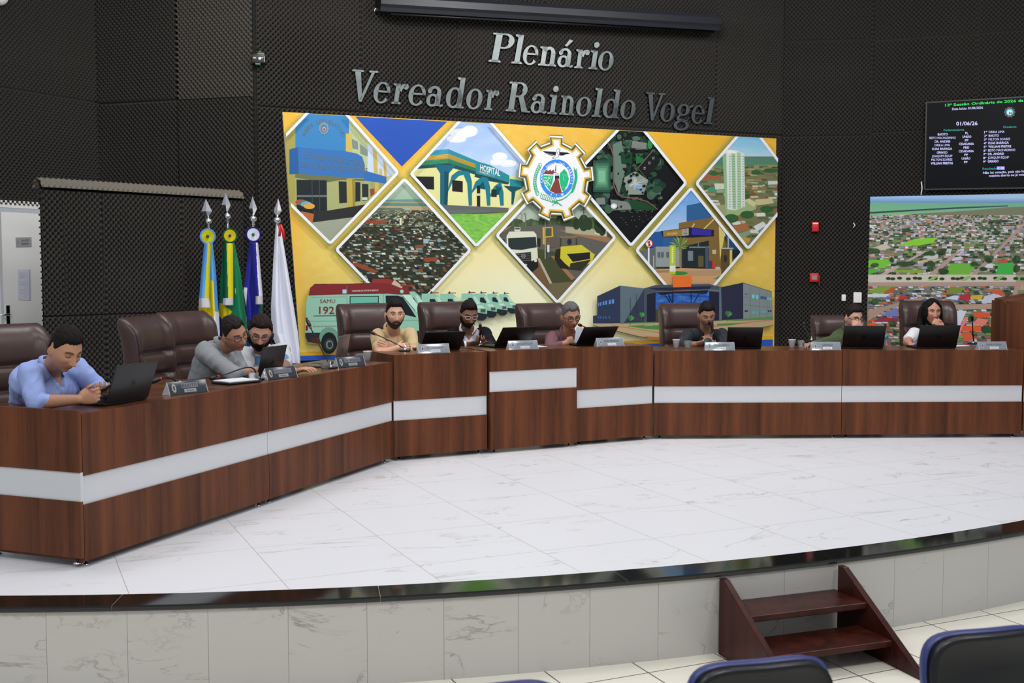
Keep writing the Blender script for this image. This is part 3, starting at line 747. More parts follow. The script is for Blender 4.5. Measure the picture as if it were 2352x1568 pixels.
P.poly([(150, 622), (560, 652), (640, 668), (772, 668), (775, 690), (560, 680), (440, 700), (150, 660)], (104, 108, 72))
P.poly([(160, 675), (432, 682), (436, 955), (165, 975)], (26, 34, 38)); P.rect(165, 815, 434, 832, (96, 112, 108)); P.line([(300, 680), (303, 960)], 6, (60, 72, 72)); P.line([(368, 680), (370, 960)], 6, (60, 72, 72))
P.poly([(540, 690), (735, 700), (735, 870), (545, 890)], (30, 38, 38)); P.poly([(750, 712), (808, 718), (808, 860), (752, 868)], (34, 44, 44)); P.rect(672, 690, 690, 880, (150, 150, 100))
P.poly([(610, 670), (684, 672), (692, 960), (616, 962)], (176, 158, 72)); P.poly([(660, 670), (684, 672), (692, 960), (668, 962)], (140, 124, 56))
P.poly([(150, 975), (440, 955), (900, 880), (700, 1010), (450, 1060), (200, 1070)], (40, 40, 40)); P.poly([(60, 1060), (300, 1062), (700, 1010), (1000, 800), (900, 1300), (300, 1300)], (150, 156, 136))
P.poly([(820, 760), (860, 755), (862, 800), (828, 830)], (150, 60, 48)); P.rect(752, 835, 800, 860, (190, 190, 190))
P.poly([(195, 950), (322, 960), (300, 1090), (240, 1040)], (172, 100, 54)); P.poly([(150, 905), (200, 960), (318, 985), (320, 955), (240, 930)], (24, 26, 28))
for x, y, c in ((200, 880, (180, 64, 48)), (225, 888, (70, 120, 92)), (248, 898, (112, 156, 190)), (275, 915, (206, 158, 60))): P.ell(x, y, 50, 26, c)
P.arctext('PODER LEGISLATIVO', 405, 330, 165, 195, 345, 36, (98, 112, 118), 0.03)
P.text('CÂMARA MUNICIPAL', 230, 480, 775, 560, 52, (96, 110, 120), 0.035); P.text('CAMPO NOVO DO PARECIS', 184, 566, 800, 618, 50, (96, 110, 120), 0.035)
P.poly([(405 + r * math.cos(math.pi * i / 9), 215 + r * 1.25 * math.sin(math.pi * i / 9)) for i, r in enumerate([48, 40] * 9)], (128, 140, 146)); P.ell(405, 218, 30, 38, (70, 118, 160)); P.ell(408, 222, 16, 22, (176, 160, 160)); P.ell(408, 225, 7, 14, (140, 60, 50))
# 3: hospital
P.clip = dclip(D3p); P.grad(1150, 120, 2300, 900, lambda x, y: mix((150, 178, 228), (196, 216, 240), (y - 120) / 700 + .35 * noise.noise(Vector((x / 160, y / 90, 0)))), 26, 22)
for cx, cy, rx, ry in ((1650, 260, 110, 45), (1720, 240, 70, 50), (1600, 310, 90, 34), (1990, 470, 70, 40), (2060, 530, 80, 34), (1960, 520, 60, 30)):
    P.ell(cx, cy, rx, ry, (222, 228, 242)); P.ell(cx + 10, cy - 8, rx * .6, ry * .6, (238, 240, 248))
P.poly([(1160, 560), (1525, 500), (1800, 560), (2300, 700), (2300, 950), (1160, 960)], (214, 212, 144)); P.poly([(1520, 540), (1800, 560), (2120, 700), (2120, 940), (1520, 920)], (220, 218, 152))
P.poly([(1150, 470), (1525, 400), (1525, 530), (1150, 560)], (40, 130, 160)); P.poly([(1525, 400), (1780, 510), (1780, 600), (1525, 530)], (44, 134, 164))
for k, cc in enumerate([(52, 160, 184), (206, 166, 60), (52, 140, 92)]): 
    P.poly([(1150, 440 + k * 42), (1525, 400 + k * 45), (1525, 440 + k * 45), (1150, 478 + k * 42)], cc); P.poly([(1525, 400 + k * 45), (1790, 512 + k * 33), (1790, 545 + k * 33), (1525, 440 + k * 45)], tuple(v * .88 for v in cc))
    for m in range(3): P.line([(1150, 450 + k * 42 + m * 11), (1525, 410 + k * 45 + m * 12), (1788, 520 + k * 33 + m * 8)], 2.2, tuple(v * .6 for v in cc))
P.poly([(1150, 562), (1525, 528), (1790, 608), (1800, 640), (1525, 560), (1150, 585)], (20, 72, 84))
P.poly([(1770, 508), (1900, 545), (2075, 640), (2075, 700), (1940, 660), (1775, 620)], (30, 132, 142)); P.poly([(2078, 668), (2200, 690), (2210, 740), (2080, 740)], (30, 132, 142)); P.poly([(1770, 620), (1940, 662), (2075, 702), (2060, 720), (1900, 690), (1760, 650)], (16, 66, 76))
def arch(x0, x1, yt, yb, wl, col):
    P.poly([(x0 + (x1 - x0) * t, yb - (yb - yt) * math.sin(math.pi * t) ** .6) for t in [i / 14 for i in range(15)]], col)
for x0, x1, yt, yb in ((1525, 1725, 600, 790), (1740, 1890, 655, 800), (1905, 2010, 700, 830)):
    P.poly([(x0 - 12, yb), (x0 + 30, yt + 40), (x0 + 90, yt - 6), (x1 - 10, yt + 6), (x1 + 12, yt + 90), (x1 + 14, 910), (x1 - 16, 910), (x1 - 30, yt + 110), (x1 - 62, yt + 34), (x0 + 100, yt + 40), (x0 + 40, yt + 96), (x0 - 4, yb)], (26, 116, 134))
P.poly([(1400, 540), (1590, 548), (1530, 620), (1518, 905), (1452, 905), (1452, 620)], (18, 96, 116)); P.poly([(1490, 600), (1530, 610), (1518, 905), (1488, 905)], (12, 70, 88)); P.poly([(2020, 730), (2200, 745), (2130, 780), (2110, 900), (2092, 900), (2094, 790)], (16, 76, 86))
P.poly([(1232, 648), (1395, 650), (1397, 765), (1236, 752)], (26, 26, 30)); P.poly([(1560, 680), (1655, 690), (1655, 790), (1560, 780)], (30, 24, 28)); P.poly([(1782, 728), (1812, 730), (1812, 920), (1782, 915)], (28, 26, 32)); P.poly([(1912, 765), (1960, 762), (1960, 832), (1915, 830)], (26, 40, 36)); P.rect(1780, 800, 1812, 822, (190, 200, 190))
P.poly([(1400, 900), (2070, 930), (2060, 965), (1560, 990), (1420, 975)], (92, 98, 96)); P.grad(1380, 985, 2080, 1300, lambda x, y: mix((92, 168, 70), (150, 196, 84), .5 + .9 * noise.noise(Vector((x / 40, y / 16, 5)))), 40, 24); P.poly([(1380, 985), (1540, 990), (1900, 965), (1900, 950), (1420, 950)], (98, 104, 100))
P.text('HOSPITAL', 1812, 592, 1990, 645, 58, (236, 240, 244), 0.05); P.text('MUNICIPAL', 1808, 616, 1890, 636, 18, (226, 236, 240), 0.02); P.text('EUCLIDES', 1892, 640, 1945, 650, 18, (120, 190, 230), 0.02)
# 2: hazy city
P.clip = dclip(D2p); P.grad(700, 640, 1720, 980, lambda x, y: mix((176, 200, 178), (150, 176, 156), (y - 640) / 240), 1, 18)
P.poly([(850, 860), (1350, 850), (1380, 900), (850, 900)], (96, 142, 136)); P.poly([(850, 878), (1000, 872), (1360, 880), (1360, 888), (1000, 884)], (168, 150, 116)); P.poly([(1180, 930), (1400, 925), (1420, 980), (1180, 975)], (176, 148, 110)); P.poly([(820, 896), (1340, 900), (1340, 935), (820, 930)], (172, 156, 118)); P.poly([(900, 890), (1340, 895), (1340, 915), (900, 912)], (84, 132, 124))
P.poly([(400, 940), (1750, 960), (1750, 2000), (400, 2000)], (46, 50, 38)); P.poly([(400, 930), (1100, 930), (1200, 975), (400, 990)], (96, 112, 92))
P.town(950, 1100, 440, 1720, 9, 16, [(150, 160, 140), (176, 180, 164), (84, 98, 74), (120, 84, 56), (110, 120, 96), (64, 80, 60)], 3, 0.75)
P.town(1100, 1950, 440, 1720, 16, 34, [(178, 184, 170), (196, 200, 186), (132, 140, 124), (128, 72, 46), (92, 66, 46), (34, 48, 36), (40, 56, 40), (28, 38, 32), (58, 74, 56), (112, 130, 130), (148, 158, 150), (70, 52, 38)], 5, 0.66, 1.5, .5)
for q in ([(740, 1035), (980, 1045), (960, 1075), (740, 1065)], [(1310, 1380), (1440, 1370), (1420, 1412), (1300, 1410)], [(1220, 1270), (1310, 1260), (1300, 1290), (1230, 1295)], [(620, 1430), (700, 1420), (900, 1500), (860, 1520)]): P.poly(q, (138, 70, 44))
P.rect(1086, 1020, 1110, 1086, (216, 214, 186)); P.rect(1098, 1020, 1110, 1086, (176, 176, 150)); P.rect(1300, 1210, 1345, 1250, (150, 172, 178)); P.ell(1442, 1222, 18, 18, (112, 150, 160)); P.rect(1120, 1000, 1140, 1022, (200, 196, 160))
# 4: road works
P.at(1140, 290, 3.5636); P.clip = dclip(D4p)
P.grad(-20, 350, 980, 850, lambda x, y: mix((150, 166, 150), (172, 186, 168), (y - 400) / 400), 1, 12)
for i in range(46):
    R_ = random.Random(i); P.ell(60 + i * 20, 815 - (i > 20) * 14 - R_.random() * 26, 20 + R_.random() * 26, 18 + R_.random() * 34, mix((58, 76, 52), (86, 104, 72), R_.random()), 9)
P.poly([(0, 850), (420, 800), (980, 860), (980, 1500), (0, 1500)], (92, 90, 84)); P.poly([(0, 850), (130, 812), (60, 862), (0, 890)], (150, 120, 88)); P.poly([(500, 850), (840, 880), (960, 920), (940, 960), (640, 890)], (150, 112, 78)); P.poly([(560, 820), (800, 840), (900, 905), (560, 870)], (166, 160, 130)); P.poly([(800, 790), (900, 830), (900, 900), (800, 880)], (204, 200, 176))
for x, y, r in ((650, 800, 30), (710, 790, 44), (750, 800, 32), (830, 820, 36), (860, 850, 30)): P.ell(x, y, r, r * 1.6, (42, 58, 38), 12)
P.poly([(330, 1000), (480, 1030), (640, 1250), (560, 1400), (420, 1290), (340, 1120)], (66, 70, 42)); P.poly([(440, 1060), (470, 1060), (640, 1240), (610, 1260)], (150, 110, 76)); P.poly([(330, 1080), (350, 1080), (460, 1300), (430, 1290)], (170, 164, 140)); P.poly([(380, 1290), (620, 1270), (480, 1500)], (106, 96, 70)); P.poly([(250, 1150), (340, 1100), (430, 1310), (400, 1360)], (110, 84, 58))
P.poly([(78, 900), (100, 862), (300, 860), (322, 885), (335, 1080), (290, 1140), (210, 1130), (80, 1010)], (208, 210, 190)); P.poly([(90, 915), (318, 905), (326, 990), (200, 1012), (95, 1005)], (42, 50, 50)); P.poly([(148, 1040), (278, 1028), (282, 1120), (210, 1128)], (30, 32, 32))
for k in range(4): P.line([(150, 1052 + k * 18), (280, 1040 + k * 18)], 3, (120, 120, 112))
P.ell(216, 1060, 17, 17, (150, 150, 146)); P.ell(216, 1060, 13, 13, (52, 52, 52)); P.text('VW', 206, 1069, 226, 1068, 15, (160, 160, 156)); P.poly([(230, 1130), (330, 1080), (340, 1150), (280, 1200), (200, 1170)], (26, 26, 26)); P.rect(205, 1128, 245, 1142, (186, 186, 160)); P.ell(315, 1098, 13, 13, (212, 210, 180)); P.rect(328, 915, 356, 985, (34, 34, 34)); P.rect(40, 925, 62, 975, (34, 34, 34))
P.rect(143, 825, 190, 860, (206, 208, 196)); P.rect(148, 830, 186, 845, (66, 76, 76))
P.poly([(372, 825), (456, 822), (460, 905), (400, 912), (400, 970), (374, 965)], (206, 162, 48)); P.poly([(396, 835), (446, 832), (446, 898), (398, 900)], (66, 84, 80)); P.poly([(405, 915), (500, 910), (505, 980), (410, 1000)], (92, 84, 74))
P.poly([(515, 900), (655, 895), (655, 915), (515, 920)], (120, 104, 80)); P.rect(515, 915, 525, 990, (60, 56, 44)); P.rect(645, 915, 655, 975, (60, 56, 44)); P.ell(592, 945, 18, 24, (34, 38, 52))
P.poly([(520, 985), (690, 970), (800, 1050), (770, 1120), (610, 1165), (515, 1090)], (196, 186, 52)); P.poly([(570, 1045), (760, 1030), (760, 1085), (620, 1110)], (30, 30, 30)); P.poly([(600, 1120), (770, 1090), (690, 1180), (590, 1170)], (48, 46, 32)); P.poly([(480, 1010), (520, 1000), (516, 1080), (600, 1170), (520, 1160), (470, 1090)], (36, 34, 30))
P.rect(388, 740, 398, 1085, (128, 136, 126)); P.rect(410, 970, 428, 1030, (206, 206, 200)); P.rect(412, 1030, 428, 1080, (60, 74, 110)); P.ell(418, 962, 8, 9, (120, 84, 62)); P.rect(706, 660, 711, 760, (92, 90, 78)); P.line([(686, 682), (732, 676)], 4, (92, 90, 78))
for x in (232, 236, 204): P.line([(x, 830), (x, 720), (x - 18, 710)], 3, (120, 124, 108))
# 5: park at night
P.clip = dclip(D5p); P.rect(700, 0, 1600, 1000, (12, 14, 17))
for i in range(170):
    R_ = random.Random(900 + i); P.ell(R_.uniform(800, 1330), R_.uniform(70, 690), R_.uniform(12, 52), R_.uniform(9, 40), mix((20, 52, 36), (84, 112, 92), R_.random() ** 1.6), 10)
for k in range(5):
    m = 1 - k * .16; P.poly([(850 + sx * 72 * m, 412 + sy * 130 * m) for sx, sy in ((-1, -.95), (-.9, -1), (.9, -1), (1, -.95), (1, .95), (.9, 1), (-.9, 1), (-1, .95))], mix((34, 74, 58), (112, 176, 136), k / 4))
for k in range(5): P.ell(850, 300, 0.1, .1, (90, 120, 100), 3)
for q, c in (([(940, 150), (1010, 120), (1050, 330), (990, 560), (940, 420)], (96, 118, 104)), ([(1000, 210), (1100, 215), (1095, 320), (1010, 310)], (16, 60, 36)), ([(1125, 225), (1190, 225), (1180, 300), (1130, 310)], (30, 100, 58)), ([(1100, 120), (1220, 140), (1210, 190), (1090, 180)], (120, 122, 116)), ([(1020, 430), (1120, 370), (1230, 440), (1190, 560), (1060, 560)], (132, 142, 132)), ([(920, 600), (1060, 620), (1100, 680), (930, 690)], (118, 124, 118)), ([(1080, 600), (1290, 640), (1290, 690), (1090, 680)], (20, 66, 36))): P.poly(q, c)
for i in range(60):
    a = i * 2.4; r = 12 + 85 * ((i * 37) % 60) / 60; P.line([(1120, 470), (1120 + math.cos(a) * r, 450 + math.sin(a) * r * .95)], 2.2, (205, 210, 200) if i % 3 else (150, 160, 190))
for i in range(44):
    R_ = random.Random(400 + i); P.ell(R_.uniform(950, 1320), R_.uniform(190, 680), R_.uniform(7, 17), R_.uniform(7, 15), (10, 18, 15), 9)
P.poly([(1143, 345), (1262, 205), (1320, 270), (1318, 300), (1208, 425)], (18, 19, 22)); P.line([(1143, 340), (1262, 203)], 6, (110, 110, 84)); P.line([(1143, 348), (1206, 424)], 5, (92, 78, 52))
for x, y in ((1268, 262), (1235, 303), (1196, 346)):
    for d in (-5, 5): P.rect(x + d - 3, y - 10, x + d + 2, y - 3, (190, 190, 180), True); P.rect(x + d - 3, y + 3, x + d + 2, y + 10, (190, 190, 180), True)
P.line([(895, 140), (925, 190), (940, 250), (944, 480), (968, 545), (1010, 580), (1130, 592), (1220, 620), (1300, 680)], 9, (126, 76, 78)); P.poly([(800, 590), (870, 585), (875, 640), (802, 645)], (116, 122, 118)); P.ell(945, 655, 26, 22, (206, 210, 204)); P.ell(945, 655, 12, 10, (245, 248, 245)); P.ell(1150, 500, 26, 16, (110, 160, 210)); P.ell(1240, 150, 20, 40, (40, 130, 70))
for i in range(60):
    R_ = random.Random(700 + i); P.rect(*(lambda x, y: (x, y, x + 9, y + 3))(R_.uniform(1000, 1290), R_.choice([R_.uniform(160, 185), R_.uniform(685, 705), R_.uniform(730, 820), R_.uniform(50, 130)])), (120, 124, 124), True)
# 6: health post
P.clip = dclip(D6p); P.grad(1100, 500, 2000, 900, lambda x, y: mix((96, 150, 214), (160, 190, 222), (y - 520) / 330 + .3 * noise.noise(Vector((x / 70, y / 50, 2)))), 14, 14)
P.poly([(1120, 1030), (1290, 985), (1290, 1180), (1180, 1180)], (90, 100, 104)); P.poly([(1245, 870), (1345, 858), (1345, 985), (1250, 990)], (34, 82, 140)); P.poly([(1285, 985), (1500, 985), (1500, 1150), (1285, 1150)], (140, 148, 150)); P.poly([(1345, 860), (1500, 850), (1500, 985), (1345, 985)], (40, 90, 146))
P.poly([(1538, 650), (1660, 625), (1740, 700), (1740, 790), (1538, 780)], (44, 92, 140)); P.poly([(1474, 792), (1750, 748), (1830, 820), (1860, 1000), (1850, 1170), (1480, 1170), (1480, 980)], (122, 96, 48)); P.poly([(1800, 810), (1850, 880), (1810, 1100)], (204, 190, 108)); P.poly([(1850, 870), (1990, 1000), (1990, 1090), (1880, 1000)], (38, 70, 104))
P.line([(1560, 860), (1600, 800)], 10, (204, 190, 104)); P.line([(1680, 840), (1760, 762)], 10, (204, 190, 104))
P.poly([(1500, 985), (1720, 935), (1720, 1165), (1500, 1165)], (30, 40, 46)); P.rect(1560, 985, 1720, 995, (120, 130, 130)); P.rect(1630, 945, 1638, 990, (110, 120, 120)); P.rect(1548, 1020, 1590, 1100, (110, 128, 128)); P.rect(1632, 1060, 1676, 1150, (92, 82, 52)); P.rect(1690, 990, 1716, 1160, (60, 84, 96))
P.poly([(1328, 858), (1575, 828), (1760, 850), (1760, 900), (1575, 912), (1345, 908)], (24, 26, 46)); P.poly([(1345, 860), (1500, 842), (1500, 898), (1348, 904)], (150, 116, 52)); P.poly([(1500, 842), (1555, 834), (1555, 892), (1500, 898)], (150, 152, 144)); P.poly([(1578, 832), (1740, 852), (1738, 896), (1578, 888)], (52, 44, 150))
P.text('USF OLENKA', 1378, 892, 1462, 884, 20, (212, 190, 120), 0.02); P.ell(1528, 850, 8, 8, (180, 110, 70)); P.rect(1514, 874, 1542, 880, (90, 80, 110))
for i in range(16):
    a = i * .4; P.poly([(1480, 985), (1480 + 88 * math.cos(a), 985 - 30 + 62 * math.sin(a)), (1480 + 60 * math.cos(a + .25), 985 - 20 + 44 * math.sin(a + .25))], mix((84, 116, 50), (146, 166, 84), (i % 3) / 2))
P.line([(1487, 1000), (1485, 1195)], 9, (132, 124, 98)); P.rect(1300, 1030, 1350, 1072, (84, 96, 100)); P.rect(1372, 1030, 1392, 1072, (84, 96, 100)); P.line([(1325, 1030), (1325, 1072)], 3, (160, 166, 166))
P.rect(1220, 985, 1234, 1140, (212, 214, 218)); P.ell(1230, 960, 32, 34, (190, 44, 44)); P.ell(1230, 960, 25, 27, (222, 222, 226)); P.rect(1224, 940, 1236, 982, (36, 36, 40)); P.line([(1210, 940), (1250, 980)], 6, (190, 44, 44)); P.rect(1262, 1058, 1272, 1175, (176, 168, 110)); P.rect(1190, 1000, 1194, 1080, (120, 124, 120))
P.poly([(1180, 1175), (1500, 1160), (1850, 1170), (1900, 1200), (1800, 1350), (1340, 1350)], (196, 150, 104)); P.poly([(1500, 1180), (1820, 1175), (1800, 1220), (1560, 1225)], (176, 140, 104)); P.poly([(1200, 1180), (1400, 1175), (1400, 1195), (1220, 1200)], (150, 122, 90)); P.ell(1470, 1202, 76, 16, (58, 128, 62)); P.poly([(1750, 1250), (1830, 1210), (1830, 1250)], (70, 134, 60))
P.poly([(1396, 975), (1446, 975), (1446, 1210), (1396, 1210)], (172, 190, 42)); P.rect(1398, 1140, 1446, 1188, (214, 218, 206)); P.text('USF OLENKA', 1430, 1128, 1430, 988, 14, (232, 236, 200)) if False else None
for k in range(9): P.rect(1414, 1120 - k * 15, 1428, 1110 - k * 15, (226, 232, 190), True)
P.poly([(1820, 1000), (1910, 1000), (1908, 1170), (1818, 1220)], (88, 72, 40)); P.poly([(1888, 1010), (1908, 1010), (1906, 1180), (1888, 1190)], (200, 186, 100)); P.ell(1852, 1082, 15, 30, (48, 42, 32)); P.rect(1822, 994, 1916, 1004, (170, 176, 180)); P.rect(1870, 860, 1882, 1000, (150, 160, 176)); P.rect(1910, 1010, 1990, 1080, (26, 34, 46)); P.rect(1745, 1010, 1776, 1046, (186, 176, 140)); P.rect(1720, 1102, 1742, 1160, (40, 60, 120)); P.rect(1745, 1102, 1768, 1162, (190, 60, 40)); P.ell(1790, 1162, 22, 14, (180, 172, 160))
# 7: tower
P.clip = dclip(D7p); P.grad(1580, 60, 2320, 270, lambda x, y: mix((112, 176, 210), (176, 206, 220), (y - 80) / 190 + .25 * noise.noise(Vector((x / 90, y / 20, 2)))), 14, 12); P.rect(1580, 250, 2320, 1040, (116, 112, 76)); P.poly([(1580, 250), (2320, 262), (2320, 330), (1580, 330)], (80, 124, 104)); P.poly([(1620, 330), (2320, 310), (2320, 350), (1620, 370)], (112, 130, 90))
P.town(320, 480, 1620, 2320, 14, 22, [(70, 100, 66), (140, 124, 84), (150, 150, 110), (56, 84, 54), (166, 132, 94), (96, 120, 84)], 21, .8, 3.5)
P.town(480, 1000, 1620, 2320, 22, 44, [(64, 92, 54), (52, 78, 46), (150, 84, 52), (188, 184, 150), (160, 140, 96), (176, 172, 140), (140, 70, 46), (128, 150, 130), (84, 104, 62), (200, 204, 196)], 22, .8, 1.9, .3)
for q, c in (([(1640, 400), (1780, 380), (1830, 430), (1680, 440)], (150, 92, 60)), ([(1700, 510), (1780, 505), (1780, 535), (1710, 535)], (70, 140, 110)), ([(1760, 470), (1850, 470), (1850, 515), (1770, 520)], (196, 200, 180)), ([(1700, 660), (1860, 640), (1870, 700), (1860, 740), (1780, 740)], (150, 150, 112)), ([(1860, 690), (2010, 600), (2110, 630), (2100, 680), (1960, 730), (1860, 740)], (150, 170, 120)), ([(2010, 610), (2040, 590), (2110, 630), (2080, 660)], (196, 190, 140)), ([(1890, 820), (2020, 790), (2060, 850), (1930, 870)], (156, 104, 62)), ([(2080, 820), (2160, 780), (2190, 810), (2110, 860)], (206, 208, 206)), ([(1930, 890), (2050, 850), (2060, 880), (1980, 930)], (120, 150, 120)), ([(1980, 905), (2060, 915), (2040, 960), (1990, 950)], (184, 140, 66)), ([(2100, 600), (2230, 590), (2250, 630), (2110, 650)], (190, 180, 132)), ([(2200, 450), (2320, 450), (2320, 475), (2200, 480)], (196, 200, 196))): P.poly(q, c)
for x, y, rx, ry in ((1900, 755, 60, 36), (2030, 725, 58, 32), (2190, 680, 56, 30), (2100, 380, 40, 20), (2220, 365, 60, 18), (1760, 390, 40, 16), (2030, 575, 22, 20)): P.ell(x, y, rx, ry, (48, 92, 50), 14)
P.poly([(1828, 235), (1860, 200), (1940, 200), (2005, 225), (2012, 660), (1930, 690), (1850, 680)], (206, 214, 204)); P.poly([(1828, 235), (1858, 225), (1868, 682), (1850, 678)], (136, 176, 130)); P.poly([(1900, 215), (1930, 215), (1940, 680), (1912, 680)], (150, 186, 146)); P.poly([(1945, 215), (1975, 220), (1980, 670), (1950, 680)], (160, 192, 152)); P.poly([(1860, 200), (1895, 195), (1945, 212), (1940, 225), (1870, 225)], (226, 228, 224))
for k in range(21):
    y = 248 + k * 20.5
    P.rect(1884, y, 1892, y + 6, (58, 66, 66), True); P.rect(1992, y, 1999, y + 6, (58, 66, 66), True); P.rect(1903, y, 1930, y + 4, (104, 140, 108), True); P.rect(1948, y, 1976, y + 4, (112, 146, 112), True)
# white diamond borders
P.clip = MQ; P.at(0, 0, 1)
def rborder(d, wd=6.2, r=7):
    P.off += P.step * 2; pts = []
    for i in range(len(d)):
        a, b, c_ = Vector(d[i - 1]), Vector(d[i]), Vector(d[(i + 1) % len(d)]); u, v = (a - b).normalized(), (c_ - b).normalized()
        for t in range(6): 
            t /= 5; pts.append(tuple((b + u * r) * (1 - t) ** 2 + b * 2 * t * (1 - t) + (b + v * r) * t ** 2))
    P.line(pts, wd, (226, 229, 240), True)
for d in DIA: rborder(d)
# ambulances
P.at(680, 620, 4.2); mint = (142, 190, 168)
for k, (x, y, sc) in enumerate([(2010, 232, .50), (1905, 228, .56), (1790, 226, .62), (1680, 224, .7), (1490, 228, .8), (1320, 226, .86), (1120, 205, .98)]):
    def T_(pts): return [(x + px_ * sc, y + py_ * sc) for px_, py_ in pts]
    P.poly(T_([(-150, 0), (0, 0), (40, 30), (110, 140), (170, 175), (200, 230), (200, 300), (60, 320), (-150, 260)]), mint); P.poly(T_([(10, 35), (45, 45), (110, 140), (60, 148)]), (176, 216, 196)); P.poly(T_([(-60, 60), (-5, 60), (40, 130), (30, 150), (-60, 130)]), (30, 38, 46)); P.poly(T_([(-150, 250), (60, 262), (200, 280), (195, 340), (150, 372), (80, 372), (20, 330), (-150, 330)]), (34, 40, 44)); P.rect(x + 110 * sc, y + 215 * sc, x + 180 * sc, y + 262 * sc, (70, 84, 80)); P.rect(x - 60 * sc, y - 12, x + 40 * sc, y - 4, (110, 44, 40)); P.poly(T_([(50, 165), (130, 165), (170, 200), (70, 200)]), (196, 216, 206)); P.rect(x - 48 * sc, y - 22, x - 30 * sc, y, (60, 40, 40), True)
P.poly([(100, 240), (1000, 225), (1130, 380), (1170, 420), (1180, 640), (380, 720), (110, 700), (70, 600), (85, 300)], mint)
P.poly([(105, 245), (120, 170), (165, 132), (480, 130), (720, 122), (950, 130), (1010, 180), (1050, 240), (820, 225), (480, 232), (110, 245)], (122, 40, 42)); P.poly([(155, 140), (165, 132), (280, 132), (270, 142)], (90, 30, 32)); P.poly([(710, 122), (720, 88), (860, 82), (930, 100), (965, 135)], (140, 48, 48)); P.poly([(930, 130), (1010, 170), (1060, 160), (1080, 235), (1000, 240), (900, 160)], (120, 44, 42)); P.poly([(930, 95), (1010, 155), (1000, 175), (900, 135)], (196, 170, 150)); P.poly([(985, 138), (1120, 142), (1125, 158), (990, 156)], (170, 36, 34)); P.poly([(1000, 235), (1080, 235), (1170, 350), (1165, 400), (1140, 400)], (186, 222, 202)); P.line([(1010, 250), (1130, 390)], 8, (90, 130, 116))
P.poly([(845, 245), (960, 245), (1010, 260), (1080, 360), (1140, 455), (1040, 430), (850, 420)], (26, 30, 38)); P.poly([(500, 250), (780, 248), (780, 320), (500, 328)], (24, 34, 34)); P.poly([(508, 257), (772, 255), (772, 312), (508, 320)], (104, 178, 158)); P.rect(430, 185, 472, 226, (150, 160, 200)); P.rect(436, 190, 466, 220, (186, 196, 232)); P.line([(472, 150), (475, 640)], 3, (96, 140, 122)); P.line([(826, 235), (826, 640)], 3, (96, 140, 122)); P.line([(130, 262), (462, 255)], 3, (110, 150, 134)); P.line([(155, 440), (420, 436)], 8, (48, 60, 60)); P.line([(100, 490), (1170, 480)], 3, (110, 156, 138)); P.text('Serviço de Atendimento Móvel de Urgência', 150, 545, 560, 540, 14, (134, 84, 78))
P.poly([(75, 600), (380, 600), (380, 720), (150, 700), (100, 690), (75, 640)], (34, 42, 46)); P.poly([(125, 645), (235, 650), (235, 705), (130, 690)], (84, 34, 34)); P.rect(78, 455, 98, 490, (110, 30, 34)); P.rect(78, 530, 98, 580, (110, 30, 34)); P.poly([(1165, 590), (700, 640), (700, 700), (1200, 680)], (34, 42, 46)); P.ell(1165, 640, 50, 60, (26, 30, 34))
P.ell(300, 640, 92, 92, (104, 150, 132), 26); P.ell(302, 700, 76, 104, (24, 28, 30), 26); P.ell(304, 712, 50, 60, (44, 50, 50), 22); P.ell(306, 715, 34, 42, (104, 126, 118), 20); P.ell(308, 716, 22, 28, (40, 46, 46), 18); P.ell(1000, 205, 18, 18, (150, 200, 180)); P.line([(610, 110), (630, 112), (638, 130)], 7, (40, 30, 32))
P.text('SAMU', 215, 316, 360, 316, 38, (132, 40, 40), 0.012); P.text('192', 206, 420, 352, 420, 74, (132, 40, 40), 0.02); P.text('UNIDADE DE SUPORTE BÁSICO', 522, 208, 774, 200, 15, (226, 214, 206), 0.015)
# large building
P.at(1340, 620, 5.2267)
P.poly([(130, 312), (405, 185), (410, 636), (80, 636), (80, 545), (130, 540)], (46, 56, 80)); P.poly([(405, 185), (690, 218), (830, 178), (1460, 165), (1620, 200), (1620, 600), (830, 625), (405, 636)], (92, 108, 118))
P.poly([(690, 225), (690, 630), (450, 632)], (52, 58, 78)); P.poly([(690, 222), (830, 180), (1465, 165), (1590, 200), (1590, 235), (1465, 225), (830, 262), (720, 285), (720, 625), (690, 628)], (70, 80, 92)); P.poly([(722, 290), (828, 264), (828, 628), (722, 626)], (30, 34, 52)); P.poly([(1468, 250), (1588, 262), (1588, 600), (1468, 600)], (32, 34, 56)); P.poly([(1610, 205), (1875, 148), (1877, 600), (1625, 600)], (42, 44, 66)); P.poly([(1875, 148), (2218, 254), (2232, 570), (1877, 600)], (126, 136, 136)); P.poly([(1875, 148), (2218, 254), (2218, 262), (1877, 158)], (90, 98, 104))
P.grad(828, 262, 1468, 480, lambda x, y: mix((30, 62, 150), (70, 132, 196), .45 + 1.1 * noise.noise(Vector((x / 120, y / 22, 9)))), 30, 12); P.poly([(828, 470), (1468, 470), (1468, 620), (828, 624)], (70, 64, 62))
for x in (930, 1040, 1145, 1250, 1360): P.line([(x, 262), (x, 470)], 3, (24, 40, 90))
for x in (1960, 2068, 2158): P.line([(x, 178 + (x - 1875) * .3), (x + 4, 585)], 3, (96, 106, 108))
for y in (330, 425): P.line([(1878, y - 10), (2222, y + 22)], 3, (104, 114, 116))
for i, x in enumerate((140, 163, 195, 224, 266, 302)): P.poly([(x, 392 - i * 8), (x + 13 + i * 3, 390 - i * 9), (x + 13 + i * 3, 428 - i * 6), (x, 432 - i * 6)], (84, 138, 206)); P.rect(x, 548, x + 14 + i, 582, (60, 92, 140)) if i < 5 else None
